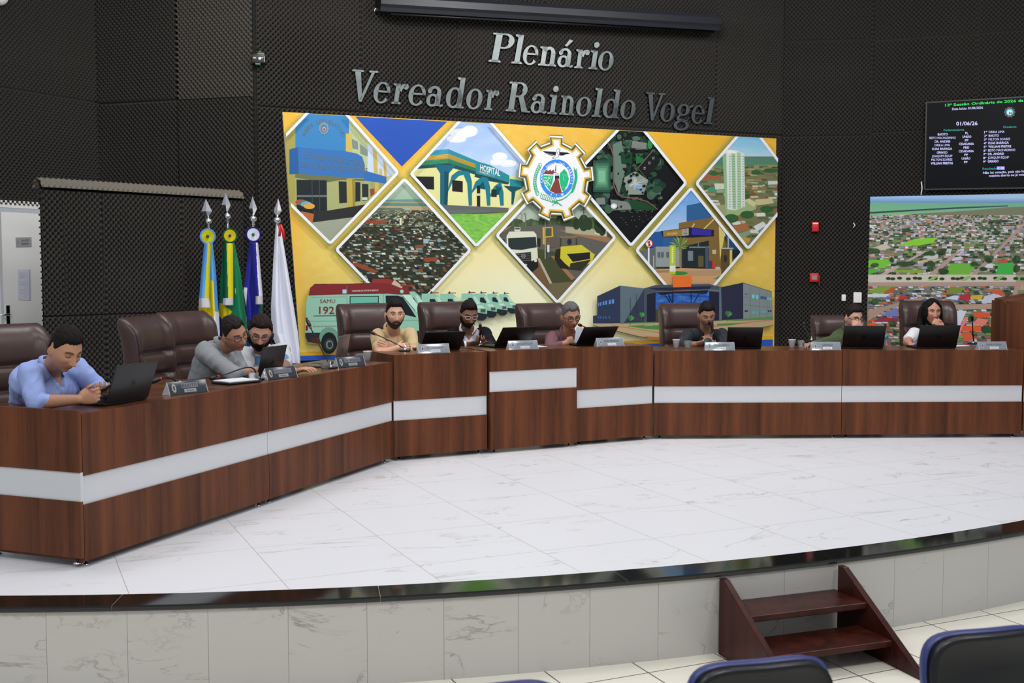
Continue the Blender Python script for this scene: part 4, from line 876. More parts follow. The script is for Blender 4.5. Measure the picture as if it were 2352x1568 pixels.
for x, y, c in ((1978, 292, (120, 196, 200)), (2024, 298, (120, 196, 200)), (2082, 312, (60, 84, 150)), (2118, 318, (60, 84, 150)), (2160, 326, (120, 186, 190)), (2190, 332, (120, 186, 190)), (1982, 485, (108, 160, 160)), (2022, 485, (108, 160, 160)), (2084, 482, (108, 160, 160)), (2118, 482, (108, 160, 160))): P.rect(x, y, x + 32 - (x > 2150) * 10, y + 46 - (x > 2070) * 14, c)
for x in (1892, 1912, 2170, 2194): P.rect(x, 480, x + 16, 498, (36, 36, 44))
P.rect(1892, 278, 1926, 292, (90, 112, 160)); P.rect(1032, 66, 1250, 205, (222, 110, 44)); P.rect(1036, 205, 1246, 245, (150, 78, 50)); P.poly([(750, 216), (1492, 192), (1470, 222), (1000, 240), (850, 236)], (34, 38, 58)); P.poly([(830, 262), (1465, 235), (1430, 282), (1250, 275), (1030, 276), (900, 302)], (26, 30, 46)); P.line([(840, 262), (1465, 236)], 5, (110, 124, 130))
for a, b in (((940, 300), (1000, 385)), ((980, 296), (1022, 385)), ((1340, 290), (1285, 385)), ((1030, 250), (1032, 640)), ((1250, 248), (1250, 640))): P.line([a, b], 9, (20, 24, 36))
P.poly([(80, 640), (830, 628), (1600, 605), (2232, 575), (2232, 660), (1500, 780), (1180, 860), (900, 835), (600, 790), (80, 660)], (178, 158, 120)); P.poly([(900, 720), (1700, 640), (2232, 590), (2232, 600), (1700, 660), (900, 760)], (190, 120, 92)); P.line([(300, 660), (900, 750)], 8, (186, 96, 76)); P.line([(80, 662), (600, 788), (900, 836)], 7, (44, 36, 30)); P.line([(2232, 660), (1500, 782)], 5, (70, 60, 50))
P.poly([(480, 668), (700, 652), (900, 660), (900, 715), (700, 700)], (74, 132, 66)); P.poly([(1560, 640), (1900, 628), (1700, 662), (1560, 662)], (74, 132, 66)); P.poly([(1580, 600), (2232, 560), (2232, 592), (1800, 606)], (84, 140, 70)); P.poly([(405, 632), (830, 618), (830, 632), (405, 642)], (96, 128, 74)); P.poly([(690, 790), (900, 800), (900, 840), (740, 815)], (176, 96, 40)); P.rect(690, 656, 790, 668, (140, 150, 156))
for x, y, sc in ((524, 570, 1.), (655, 530, .9), (1688, 520, 1.1)):
    for i in range(9):
        a = -math.pi / 2 + (i - 4) * .42; P.poly([(x, y + 40 * sc), (x + 42 * sc * math.cos(a) - 5, y + 34 * sc * math.sin(a)), (x + 42 * sc * math.cos(a) + 7, y + 34 * sc * math.sin(a) + 9)], (92, 160, 84) if i % 2 else (64, 128, 70))
    P.line([(x, y + 36), (x - 2, y + 90)], 5, (70, 90, 60))
P.line([(523, 325), (525, 530)], 4, (50, 60, 66)); P.line([(595, 285), (597, 530)], 4, (50, 60, 66))
# town emblem
P.at(1180, 310, 7.839)
g_out = [(590, 35), (823, 47), (822, 158), (986, 245), (1052, 163), (1222, 343), (1148, 420), (1245, 597), (1345, 583), (1372, 828), (1275, 845), (1245, 1025), (1328, 1097), (1218, 1298), (1125, 1242), (992, 1358), (1025, 1470), (838, 1542), (800, 1432), (620, 1425), (588, 1538), (388, 1437), (425, 1330), (285, 1200), (192, 1250), (85, 1050), (175, 990), (132, 785), (38, 765), (62, 530), (170, 535), (250, 375), (192, 280), (350, 130), (428, 215), (597, 152)]
g_gold = [(622, 78), (790, 85), (790, 200), (997, 305), (1060, 228), (1165, 345), (1090, 412), (1210, 655), (1318, 630), (1335, 780), (1230, 795), (1190, 1045), (1278, 1105), (1205, 1238), (1118, 1178), (945, 1335), (978, 1455), (865, 1490), (820, 1382), (600, 1368), (572, 1480), (440, 1410), (475, 1312), (290, 1140), (205, 1195), (140, 1070), (228, 1010), (180, 745), (82, 735), (98, 572), (205, 585), (310, 378), (248, 290), (352, 190), (430, 275), (640, 195)]
cx, cy = 706, 786
def sc_(pts, s_): return [(cx + (x - cx) * s_, cy + (y - cy) * s_) for x, y in pts]
P.poly(sc_(g_out, 1.035), (120, 122, 70)); P.poly(sc_(g_out, 1.01), (232, 234, 244)); P.poly(sc_(g_out, .972), (92, 96, 66)); P.poly(sc_(g_gold, 1.005), (222, 176, 62))
def inset(pts, d):
    out = []; n = len(pts)
    for i in range(n):
        a, b, c_ = Vector(pts[i - 1]), Vector(pts[i]), Vector(pts[(i + 1) % n]); u = (b - a).normalized(); v = (c_ - b).normalized()
        n1 = Vector((-u.y, u.x)); n2 = Vector((-v.y, v.x)); m = (n1 + n2); k = d / max(0.35, 1 + n1.dot(n2)); out.append(tuple(b + m * k))
    return out
P.poly(inset(g_gold, 26), (228, 230, 244))
P.ell(716, 792, 302, 342, (56, 134, 226), 48); P.ell(716, 790, 238, 270, (232, 234, 246), 48)
P.poly([(482, 735), (655, 740), (640, 860), (590, 1005), (510, 900), (480, 800)], (30, 178, 122)); P.poly([(770, 700), (850, 620), (900, 680), (935, 800), (900, 930), (840, 1030), (805, 1000), (760, 820)], (30, 178, 122))
for i in range(52):
    R_ = random.Random(i); x, y = R_.choice([(R_.uniform(495, 620), R_.uniform(760, 930)), (R_.uniform(780, 920), R_.uniform(660, 980))]); P.ell(x, y, 6, 12, (226, 236, 240), 6, True)
P.poly([(486, 712), (505, 660), (550, 625), (552, 662), (608, 628), (612, 662), (668, 630), (665, 668), (712, 680), (706, 694), (660, 692), (656, 722)], (124, 62, 54)); P.poly([(696, 548), (708, 548), (704, 668), (684, 668)], (124, 62, 54)); P.poly([(716, 770), (745, 790), (806, 1050), (700, 1062), (590, 1012), (690, 800)], (124, 62, 54)); P.poly([(684, 740), (758, 740), (760, 800), (730, 790), (718, 775), (700, 800), (684, 812)], (22, 22, 26)); P.rect(690, 706, 750, 716, (50, 50, 52))
P.ell(716, 792, 302, .1, (56, 134, 226), 4)
P.poly([(462, 300), (705, 316), (700, 372), (620, 384), (520, 350)], (22, 24, 30)); P.poly([(762, 318), (912, 328), (955, 352), (880, 360), (820, 382), (765, 378)], (22, 24, 30)); P.poly([(735, 252), (785, 268), (762, 290), (768, 350), (748, 400), (742, 455), (705, 455), (695, 410), (632, 432), (690, 380), (712, 290)], (230, 232, 244)); P.line([(735, 255), (712, 292), (690, 380), (634, 430), (698, 428), (740, 400), (764, 350), (760, 290), (780, 272), (735, 252)], 7, (34, 34, 40)); P.line([(742, 300), (728, 340), (745, 370)], 7, (34, 34, 40))
for t in range(9): P.line([(500 + t * 20, 330 + t * 5), (520 + t * 18, 350 + t * 4)], 4, (226, 228, 240))
P.arctext('CAMPO NOVO DO PARECIS', 716, 800, 252, 164, 383, 50, (236, 240, 248), 0.03)
P.arctext('4 · 7 · 88', 714, 798, 320, 112, 66, 46, (236, 240, 248), 0.03, True)
gr = (30, 170, 118)
for i in range(13):
    t = i / 12; x, y = 420 - 95 * math.sin(t * 2.6) , 560 + t * 500; P.line([(x - 26, y - 34), (x + 8, y - 44), (x + 24, y), (x - 6, y + 44), (x - 30, y + 6), (x - 26, y - 34)], 9, gr)
for i in range(7): x, y = 430 + i * 42, 1090 + i * 14; P.line([(x, y - 40), (x + 26, y), (x + 40, y + 70), (x + 4, y + 60), (x - 12, y)], 9, gr)
for i in range(22):
    t = i / 21; x, y = 1040 + 40 * math.sin(t * 3) - t * 55, 620 + t * 380; P.poly([(x - 18, y + 40), (x + 34 * (1 if i % 2 else -.6), y - 40), (x + 14, y + 46)], gr)
P.line([(980, 1020), (900, 1110), (800, 1170), (700, 1190)], 16, gr); P.line([(640, 1190), (720, 1215), (800, 1275)], 14, gr); P.line([(630, 1272), (700, 1210)], 12, gr)
mb = P.mb
banner = wthing('mural_banner', 'large yellow wall banner with seven photo diamonds and a gear emblem, behind the centre desks', 'banner', hit(1200, 800))
mb.build('printed_face', M['print'], banner, recalc=False)
mb = MB(); A_ = [PW.hit(x, y, OFFB - 0.0012) for x, y in mp_]; mb.prism(A_, -PW.n * 0.045); mb.build('backing_frame', M['white_paint'], banner, 'white edge frame')
# aerial photo on the right wall
hitR = lambda x, y: PR.hit(x, y, 0.075)
Q = Paint(hitR, PR.n, 0.0, 0.00012, 1.08); Q.at(1980, 430, 4.2366)
rp = [(80, 92), (2300, 48), (2300, 1740), (36, 1740)]
Q.clip = [Q.P(p) for p in rp]
Q.grad(0, 0, 2400, 280, lambda x, y: mix(mix((146, 192, 238), (176, 204, 240), x / 1600), (112, 150, 196), (y - 100) / 45) if y < 150 else mix((112, 176, 150), (130, 184, 130), (y - 150) / 130), 8, 40)
Q.poly([(0, 290), (500, 258), (1000, 230), (1400, 195), (2400, 160), (2400, 1760), (0, 1760)], (120, 124, 98))
Q.poly([(70, 240), (900, 195), (1420, 176), (1420, 186), (900, 210), (500, 232), (70, 258)], (36, 72, 84)); Q.poly([(70, 276), (500, 262), (420, 290), (70, 306)], (204, 178, 160)); Q.poly([(70, 305), (525, 262), (525, 272), (300, 315), (70, 330)], (44, 84, 72))
cg = [(44, 78, 44), (38, 66, 44), (60, 96, 50), (52, 84, 60)]; cr = [(200, 198, 214), (214, 210, 222), (178, 176, 196), (150, 150, 170), (196, 160, 150), (186, 110, 96), (206, 202, 200), (170, 150, 140)]
Q.town(270, 470, 60, 2400, 12, 20, cg + cg + cr + cr + [(160, 160, 170)], 31, .97, 1.7)
Q.town(470, 860, 60, 2400, 20, 30, cg + cg + cr + [(120, 160, 70), (140, 120, 104)], 32, .9, 1.7)
for q, c in (([(330, 570), (520, 500), (730, 490), (690, 540), (560, 566)], (132, 206, 52)), ([(60, 710), (280, 700), (290, 740), (180, 785), (60, 780)], (116, 196, 54)), ([(60, 800), (160, 790), (150, 820), (60, 850)], (84, 178, 56)), ([(800, 850), (860, 745), (1130, 735), (1040, 850)], (110, 180, 60)), ([(1300, 845), (1330, 745), (1482, 725), (1470, 845)], (62, 176, 70)), ([(100, 590), (230, 545), (285, 590), (180, 612)], (200, 190, 176)), ([(530, 720), (700, 690), (760, 700), (640, 760)], (200, 178, 146)), ([(320, 800), (610, 800), (590, 835), (310, 825)], (128, 166, 56)), ([(610, 670), (740, 650), (740, 690), (640, 700)], (196, 200, 206)), ([(860, 690), (960, 670), (1000, 700), (880, 715)], (200, 200, 208)), ([(960, 700), (1010, 680), (1010, 710)], (204, 44, 44)), ([(1330, 700), (1420, 700), (1420, 728), (1340, 732)], (206, 72, 66)), ([(1160, 750), (1270, 740), (1275, 785), (1170, 785)], (212, 212, 220)), ([(60, 910), (600, 620), (640, 620), (110, 920)], (188, 168, 160)), ([(640, 850), (900, 640), (960, 620), (720, 850)], (176, 150, 140)), ([(980, 930), (1620, 300), (1640, 310), (1040, 930)], (170, 150, 140)), ([(60, 850), (1600, 850), (1600, 940), (60, 940)], (206, 196, 182)), ([(60, 925), (2400, 915), (2400, 960), (60, 965)], (176, 150, 136)), ([(1500, 850), (2400, 840), (2400, 915), (1500, 920)], (150, 160, 120))): Q.poly(q, c)
for i in range(42): Q.ell(190 + i * 52 + (i * 37 % 23), 884 + (i % 3) * 3, 26, 15, (38, 66, 36), 9) if i % 4 else None
for i in range(10): Q.poly([(480 + i * 160, 905), (540 + i * 160, 862), (590 + i * 160, 862), (530 + i * 160, 905)], (142, 186, 90)) if i % 2 else None
Q.town(962, 1250, 50, 1520, 20, 28, [(52, 84, 44), (60, 92, 50), (130, 130, 132), (150, 146, 140), (166, 160, 170), (196, 196, 216), (208, 208, 222), (110, 116, 170), (180, 60, 56), (214, 104, 60), (206, 150, 130), (44, 72, 40), (40, 64, 40), (96, 150, 60), (150, 120, 108), (84, 92, 140), (176, 176, 190)], 33, .93, 1.7, .5)
Q.town(1250, 1760, 40, 1520, 26, 40, [(52, 84, 44), (60, 92, 50), (130, 130, 132), (150, 146, 140), (120, 126, 96), (170, 150, 138), (196, 196, 210), (176, 72, 72), (224, 96, 50), (150, 60, 80), (84, 96, 150), (44, 72, 42), (36, 60, 38), (104, 150, 60), (180, 150, 130), (206, 206, 214), (222, 150, 150)], 34, .93, 1.6, .5)
for q, c in (([(60, 1010), (180, 965), (330, 965), (260, 1030), (60, 1030)], (128, 158, 60)), ([(200, 1030), (290, 970), (330, 975), (300, 1030)], (176, 90, 50)), ([(830, 1030), (860, 970), (1000, 968), (960, 1030)], (120, 140, 56)), ([(60, 1200), (400, 1110), (600, 1060), (600, 1090), (240, 1190), (60, 1300)], (170, 140, 124)), ([(360, 1060), (446, 1060), (430, 1090), (350, 1092)], (200, 48, 44)), ([(55, 1040), (280, 1035), (230, 1068), (55, 1068)], (206, 210, 220)), ([(800, 1080), (900, 1050), (940, 1060), (930, 1098)], (206, 208, 224)), ([(950, 1050), (1050, 1030), (1060, 1095), (945, 1090)], (176, 48, 56)), ([(1060, 1050), (1180, 1045), (1160, 1092), (1060, 1090)], (206, 172, 62)), ([(1190, 1060), (1300, 1030), (1400, 1080), (1380, 1130), (1160, 1125)], (196, 198, 210)), ([(1215, 1000), (1350, 990), (1390, 1050), (1300, 1040)], (206, 90, 56)), ([(900, 1140), (1480, 1130), (1480, 1180), (900, 1190)], (178, 150, 132)), ([(1500, 920), (1560, 920), (1440, 1300), (1330, 1500), (1260, 1760), (1200, 1760), (1330, 1400), (1440, 1120)], (176, 146, 130)), ([(1560, 920), (1620, 1100), (1500, 1300), (1400, 1540), (1340, 1540), (1440, 1290)], (190, 160, 132)), ([(920, 1200), (1020, 1200), (920, 1420)], (206, 210, 222)), ([(1000, 1260), (1040, 1260), (940, 1440), (915, 1430)], (226, 128, 140)), ([(1080, 1215), (1250, 1220), (1240, 1270), (1100, 1262)], (226, 84, 44)), ([(1130, 1270), (1230, 1290), (1200, 1340), (1080, 1320)], (222, 128, 110)), ([(980, 1345), (1160, 1350), (1155, 1400), (970, 1400)], (218, 92, 48)), ([(960, 1420), (1060, 1410), (1080, 1480), (1000, 1500)], (214, 90, 62)), ([(180, 1250), (330, 1170), (350, 1180), (350, 1250)], (110, 122, 186)), ([(100, 1310), (200, 1260), (350, 1280), (345, 1310)], (150, 44, 66)), ([(50, 1330), (120, 1318), (160, 1350), (50, 1356)], (226, 84, 44)), ([(1520, 1000), (2400, 1000), (2400, 1700), (1400, 1700)], (120, 130, 96))): Q.poly(q, c)
for x, y, rx, ry in ((130, 1110, 66, 44), (1220, 1380, 60, 60), (1290, 1250, 44, 50), (1060, 1280, 34, 40), (1450, 1430, 60, 70), (1180, 800, 60, 30), (790, 810, 70, 40), (110, 620, 70, 34), (290, 705, 30, 34), (660, 640, 60, 26), (780, 620, 60, 36), (1240, 690, 60, 46), (1500, 700, 48, 48), (1500, 790, 34, 50), (130, 755, 70, 24), (440, 745, 120, 26), (660, 740, 60, 30), (1320, 330, 110, 20), (1300, 440, 60, 18), (450, 415, 70, 18), (230, 440, 40, 20), (640, 1160, 50, 40), (300, 1320, 40, 34), (1090, 740, 60, 28)):
    for k in range(5): R_ = random.Random(x + k); Q.ell(x + R_.uniform(-.5, .5) * rx, y + R_.uniform(-.4, .4) * ry, rx * .5, ry * .55, mix((34, 62, 34), (58, 92, 50), R_.random()), 9)
ph = wthing('aerial_photo_print', 'large aerial photograph of a town on the right wall', 'wall print', hitR(2100, 790))
Q.mb.build('printed_face', M['print'], ph, recalc=False)
mb = MB(); mb.prism([PR.hit(*Q.P(p), 0.0735) for p in rp], -PR.n * 0.045); mb.build('backing_frame', M['white_paint'], ph)
# screen with the session agenda
M['screen_text'] = attr_mat('screen_picture', 0.3, 0.08, emit=0.95)
hitS = lambda x, y: PR.hit(x, y, 0.16)
S = Paint(hitS, PR.n, 0.0, 0.0002, 1.0); S.at(2100, 210, 6.274)
sq = [(186, 168), (2700, 20), (2700, 1360), (158, 1400)]
S.poly([(x, y) for x, y in sq], (5, 6, 10))
gn, wt, te = (44, 200, 84), (176, 176, 218), (36, 136, 128)
sl = -0.034
def st(t, x0, x1, y, h, c, b=0.02, k=None): S.text(t, x0, y, x1, y + (x1 - x0) * (k if k is not None else -0.012), h, c, b)
st('13ª Sessão Ordinária de 2026 da 2ª Sessão Legislativa', 445, 2300, 216, 38, gn, .03, -.062); st('Data Início: 01/06/2026', 545, 990, 268, 34, wt, .01, -.045); st('01/06/26', 605, 912, 490, 56, wt, .02, -.02)
st('Parlamentares', 425, 718, 572, 30, te, .03, -.03); st('Oradores', 1280, 1472, 528, 32, te, .03, -.03)
for i, (n1, n2, a, b, c_, d) in enumerate([('BAIOTO', 'PL', 338, 482, 735, 778), ('BEITO MACHADINHO', 'UNIÃO', 220, 598, 694, 822), ('DR. ANDREI', 'PP', 295, 515, 730, 780), ('DRIKA LIMA', 'CIDADANIA', 294, 513, 643, 860), ('ELIAS BARRIGA', 'PRD', 260, 545, 710, 792), ('GRINGO', 'CIDADANIA', 324, 477, 641, 858), ('JOAQUIM EQUIP', 'PP', 255, 549, 723, 774), ('MILTON SOARES', 'UNIÃO', 247, 548, 683, 808), ('WILLIAN FREITAS', 'PP', 238, 556, 718, 768)]):
    st(n1, a, b, 634 + i * 52.3, 34, wt, .03); st(n2, c_, d, 616 + i * 52.3, 34, wt, .03)
for i, (n1, b) in enumerate([('DRIKA LIMA', 1300), ('BAIOTO', 1220), ('MILTON SOARES', 1380), ('ELIAS BARRIGA', 1362), ('WILLIAN FREITAS', 1396), ('BEITO MACHADINHO', 1456), ('DR. ANDREI', 1288), ('JOAQUIM EQUIP', 1364), ('GRINGO', 1214)]):
    st('%dº' % (i + 1), 1008 - i * 2, 1052 - i * 2, 604 + i * 53, 34, wt, .03, -.02); st(n1, 1074 - i * 2, b, 600 + i * 53, 34, wt, .03, -.02)
st('Resultado', 985, 1186, 1128, 32, te, .03, -.02); S.rect(1188, 1080, 1302, 1128, (120, 120, 196)); st('0 : 00', 1200, 1292, 1120, 30, (196, 196, 230), .03)
st('Não há votação, pois não há nenhuma', 992, 1800, 1188, 34, wt, .02, -.04); st('matéria aberta ou já votada', 1078, 1640, 1232, 34, wt, .02, -.04)
ex, ey = 1375, 300
S.poly([(ex + r * 1.0 * math.cos(math.pi * i / 10), ey + r * .95 * math.sin(math.pi * i / 10)) for i, r in enumerate([86, 70] * 10)], (96, 76, 44)); S.ell(ex, ey, 62, 60, (8, 8, 12)); S.ell(ex, ey, 54, 52, (70, 150, 190)); S.ell(ex, ey + 4, 38, 36, (150, 196, 214)); S.ell(ex, ey + 14, 14, 22, (170, 70, 50)); S.ell(ex + 26, ey + 16, 12, 18, (40, 140, 100))
tv = wthing('flat_screen', 'black wall screen listing speakers in white and green text, upper right', 'screen', hitS(2200, 440))
S.mb.build('display', M['screen_text'], tv, 'lit display with white and green text', recalc=False)
mb = MB(); fr = [(166, 152), (2720, 0), (2720, 1385), (140, 1420)]; mb.prism([PR.hit(*S.P(p), 0.159) for p in fr], -PR.n * 0.05); mb.build('bezel', M['black_plastic'], tv)
mb = MB(); T = frame(PR.hit(2260, 330, 0.06), math.atan2(PR.t.y, PR.t.x)); mb.box(-.25, .25, -.05, .05, -.15, .15, T); mb.build('bracket', M['black_metal'], tv)
# ---------------------------------------------------------------- wall lettering
def ring_(cx, cy, rx, ry, tx, ty, a0=0, a1=360, n=30):
    """variable-width arc, thick at the sides (tx) and thin at top and bottom (ty)"""
    pts = []
    for i in range(n + 1):
        a = math.radians(a0 + (a1 - a0) * i / n); c, s_ = math.cos(a), math.sin(a); w_ = tx * c * c + ty * s_ * s_
        pts.append((cx + rx * c, cy + ry * s_, w_, c / rx, s_ / ry))
    o = []; inn = []
    for x, y, w_, nx_, ny_ in pts:
        L = math.hypot(nx_, ny_); nx_, ny_ = nx_ / L, ny_ / L; o.append((x, y)); inn.append((x - nx_ * w_, y - ny_ * w_))
    return [[o[i], o[i + 1], inn[i + 1], inn[i]] for i in range(n)]
def bar(x0, y0, x1, y1): return [[(x0, y0), (x1, y0), (x1, y1), (x0, y1)]]
def quad(*p): return [list(p)]
def disc(x, y, r, n=16): return [[(x + r * math.cos(2 * math.pi * i / n), y + r * math.sin(2 * math.pi * i / n)) for i in range(n)]]
def stem(x, y0, y1, w_=.17, foot=True, flag=True):
    r = bar(x, y0, x + w_, y1)
    if foot: r += [[(x - .09, y0), (x + w_ + .09, y0), (x + w_ + .09, y0 + .045), (x + w_, y0 + .08), (x, y0 + .08), (x - .09, y0 + .045)]]
    if flag: r += quad((x - .10, y1 - .05), (x + .02, y1 - .1), (x + w_, y1), (x - .10, y1))
    return r
XH = .66
GL = {
 'l': stem(.1, 0, 1.0), 'i': stem(.1, 0, XH) + disc(.19, .86, .105),
 'n': stem(.1, 0, XH) + ring_(.36, .40, .255, .27, .17, .1, 0, 150) + stem(.445, 0, .42, .17, True, False),
 'r': stem(.1, 0, XH) + ring_(.45, .36, .26, .30, .15, .12, 75, 165) + disc(.49, .57, .095),
 'e': ring_(.33, .33, .30, .345, .165, .06, 40, 322) + bar(.14, .34, .58, .40) + ring_(.33, .36, .29, .31, .12, .07, -4, 60),
 'a': ring_(.27, .20, .24, .21, .15, .07) + stem(.40, .03, .44, .17, False, False) + ring_(.30, .42, .27, .245, .165, .08, 0, 150) + disc(.13, .50, .085) + ring_(.60, .13, .12, .13, .08, .07, 190, 330),
 'o': ring_(.33, .33, .31, .345, .175, .06), 'd': ring_(.31, .33, .29, .345, .165, .07) + bar(.44, .02, .61, 1.0) + quad((.34, .95), (.46, .9), (.61, 1.0), (.34, 1.0)) + bar(.44, 0, .70, .055),
 'g': ring_(.28, .46, .235, .215, .15, .06) + ring_(.29, -.10, .29, .19, .13, .07) + ring_(.2, .16, .13, .12, .10, .08, 90, 250) + quad((.16, .03), (.46, .0), (.5, .08), (.18, .14)) + quad((.42, .58), (.6, .68), (.64, .6), (.46, .52)),
 'P': stem(.12, 0, 1.0, .2, True, False) + bar(.02, .94, .45, 1.0) + ring_(.42, .735, .30, .265, .19, .06, -90, 90) + bar(.3, .94, .43, 1.0) + bar(.3, .47, .43, .53),
 'R': stem(.12, 0, 1.0, .2, True, False) + bar(.02, .94, .45, 1.0) + ring_(.42, .745, .29, .255, .19, .06, -90, 90) + bar(.3, .94, .43, 1.0) + bar(.3, .49, .45, .55) + quad((.42, .52), (.60, .54), (.84, .0), (.62, .0)) + bar(.62, 0, .93, .05),
 'V': quad((.06, .97), (.28, .97), (.46, .12), (.36, .0)) + quad((.36, .0), (.46, .0), (.80, .97), (.69, .97)) + bar(-.04, .94, .38, 1.0) + bar(.58, .94, .90, 1.0)}
GL['á'] = GL['a'] + quad((.24, .74), (.34, .72), (.56, .93), (.42, .98))
def letter(ch, x0, x1, yb, capw, label, k=2.6133):
    sh = 0.17; polys = [[(x + sh * y, y) for x, y in p] for p in GL[ch]]
    xs = [p[0] for q in polys for p in q]; a, b = min(xs), max(xs)
    o = PW.hit(780 + (x0 + x1) / 2 / k, yb / k, 0.055); lt_ = wthing('sign_letter', label, 'letter', o, 'mirrored letters of the hall name')
    lt_ = None or lt_
    mb = MB()
    for q in polys:
        P3 = [PW.hit(780 + (x0 + (x - a) / (b - a) * (x1 - x0)) / k, (yb + 0.07 * ((x0 + (x - a) / (b - a) * (x1 - x0)) - (x0 + x1) / 2) - y * capw) / k, 0.085) for x, y in q]
        mb.prism(P3, -PW.n * 0.045)
    mb.build('letter_face', M['mirror'], lt_)
ordn = ['first', 'second', 'third', 'fourth', 'fifth', 'sixth', 'seventh', 'eighth']
def word(s_, xs, yb0, yb1, c0, c1, nm):
    X0, X1 = 75, 2252
    for i, (ch, (a, b)) in enumerate(zip(s_, xs)):
        t = ((a + b) / 2 - X0) / (X1 - X0); nth = ordn[i]
        letter(ch, a, b, yb0 + (yb1 - yb0) * t, c0 + (c1 - c0) * t, ('mirrored letter %s, %s letter of the wall word %s' % (ch, nth, nm)))
word('Plenário', [(893, 1050), (1030, 1108), (1100, 1193), (1190, 1300), (1307, 1402), (1408, 1502), (1493, 1560), (1552, 1645)], 309, 470, 184, 166, 'in the upper row')
word('Vereador', [(75, 232), (203, 305), (310, 415), (413, 517), (520, 622), (638, 757), (760, 858), (868, 958)], 607, 748, 192, 166, 'starting the lower row')
word('Rainoldo', [(995, 1145), (1147, 1243), (1247, 1315), (1318, 1408), (1420, 1512), (1512, 1580), (1580, 1687), (1685, 1777)], 607, 748, 190, 166, 'in the middle of the lower row')
word('Vogel', [(1840, 1957), (1925, 2012), (2005, 2125), (2112, 2190), (2185, 2252)], 607, 748, 192, 164, 'ending the lower row')
# ---------------------------------------------------------------- projection screen housing
sc_t = wthing('projection_screen_housing', 'long dark projection screen housing above the wall lettering', 'projector screen', PW.hit(1250, 40, .15))
e0, e1 = PW.hit(872, 18, .17), PW.hit(1642, 68, .17)
t_ = PW.t; zc = (e0.z + e1.z) / 2; e0.z = e1.z = 0
def xsec(p, z): return [p + PW.n * y + Vector((0, 0, z + h)) for y, h in ((.10, -.05), (.12, -.02), (.12, .05), (.07, .10), (-.08, .10), (-.10, .07), (-.10, -.07), (.02, -.07), (.05, -.09), (.09, -.09))]
z0_, z1_ = PW.hit(900, 8, .25).z, PW.hit(1641, 52, .25).z
mb = MB(); mb.loft([xsec(e0, z0_), xsec(e1, z1_)], smooth=False); mb.build('casing', M['screen_case'], sc_t)
mb = MB(); mb.tube([e0 + PW.t * .1 + PW.n * .06 + Vector((0, 0, z0_ - .105)), e1 - PW.t * .05 + PW.n * .06 + Vector((0, 0, z1_ - .105))], 0.014, 8); mb.build('bottom_rod', M['black_metal'], sc_t)
for e, z, s_ in ((e0, z0_, -1), (e1, z1_, 1)):
    mb = MB(); mb.loft([xsec(e, z), [q + PW.t * .02 * s_ for q in xsec(e, z)]], smooth=False); mb.build('end_cap', M['black_plastic'], sc_t)
    mb = MB(); q = e - PW.t * s_ * .2; q.z = z; mb.prism([q + PW.n * -.1, q + PW.n * -.1 + Vector((0, 0, .06)), q - PW.n * .16 + Vector((0, 0, .06)), q - PW.n * .16], PW.t * .05); mb.build('bracket', M['black_metal'], sc_t)
mb = MB(); mb.tube([PW.hit(866 + dx, y, .1) for dx, y in ((-4, -8), (2, 0), (4, 8), (0, 17), (-5, 22), (-6, 26))], .006, 6)
tag(mb.build('white_cable', M['white_paint']), 'short white cable hanging beside the projection screen housing', 'cable')
# ---------------------------------------------------------------- little wall devices
def wallbox(pl, x0, y0, x1, y1, name, label, cat, m, depth=0.05, off=0.065, bev=.008, part='housing'):
    c = pl.hit((x0 + x1) / 2, (y0 + y1) / 2, off); t = wthing(name, label, cat, c)
    a, b = pl.hit(x0, y1, off), pl.hit(x1, y0, off); wd = abs((b - a).dot(pl.t)); h = abs(pl.hit((x0 + x1) / 2, y0, off).z - pl.hit((x0 + x1) / 2, y1, off).z)
    T = frame(c, math.atan2(pl.t.y, pl.t.x)); sg = 1 if (T.to_3x3() @ Vector((0, 1, 0))).dot(pl.n) > 0 else -1
    yy = sorted((-0.06 * sg, depth * sg)); mb = MB(); mb.rbox(-wd / 2, wd / 2, yy[0], yy[1], -h / 2, h / 2, T, bev); mb.build(part, m, t)
    return t, T, sg, wd, h
t, T, sg, wd, h = wallbox(PM, 1864, 510, 1880, 532, 'fire_siren', 'red wall siren above the red alarm call box', 'alarm', M['red_plastic'])
mb = MB(); mb.box(-wd * .4, wd * .4, min(.05 * sg, .056 * sg), max(.05 * sg, .056 * sg), h * .28, h * .42, T); mb.build('sound_slots', M['paper'], t, 'white printed band')
t, T, sg, wd, h = wallbox(PM, 1859, 627, 1880, 647, 'fire_call_box', 'red square fire alarm call box with grey window on the foam wall', 'alarm', M['red_plastic'])
mb = MB(); mb.box(-wd * .28, wd * .28, min(.05 * sg, .056 * sg), max(.05 * sg, .056 * sg), -h * .25, h * .22, T); mb.build('glass_window', mat('grey_window', c8(150, 140, 140), .2), t, 'grey glass window')
p = PM.hit(1882, 631, .09); mb = MB(); mb.tube([p, p + Vector((0, 0, -.05)), p + Vector((0, 0, -.14))], .006, 6); mb.build('hammer_cord', M['red_plastic'], t)
wallbox(PM, 1933, 676, 1943, 691, 'light_switch', 'small white switch plate left of the larger white plate', 'switch', M['white_paint'], .012)
wallbox(PM, 1960, 671, 1979, 695, 'switch_plate', 'larger white wall plate beside the aerial photo', 'switch', M['white_paint'], .02)
mb = MB(); p = PM.hit(1960, 517, .08); mb.tube([p + Vector((0, 0, .03)), p + PM.t * .02, p + Vector((0, 0, -.03))], .006, 6)
tag(mb.build('wire_stub', M['white_paint']), 'tiny pale wire end poking out of the foam right of the red siren', 'wire')
mb = MB(); p = PR.hit(2116, 432, .08); mb.tube([p + Vector((0, 0, .08)), p + PR.t * .01, p + Vector((0, 0, -.08))], .008, 6)
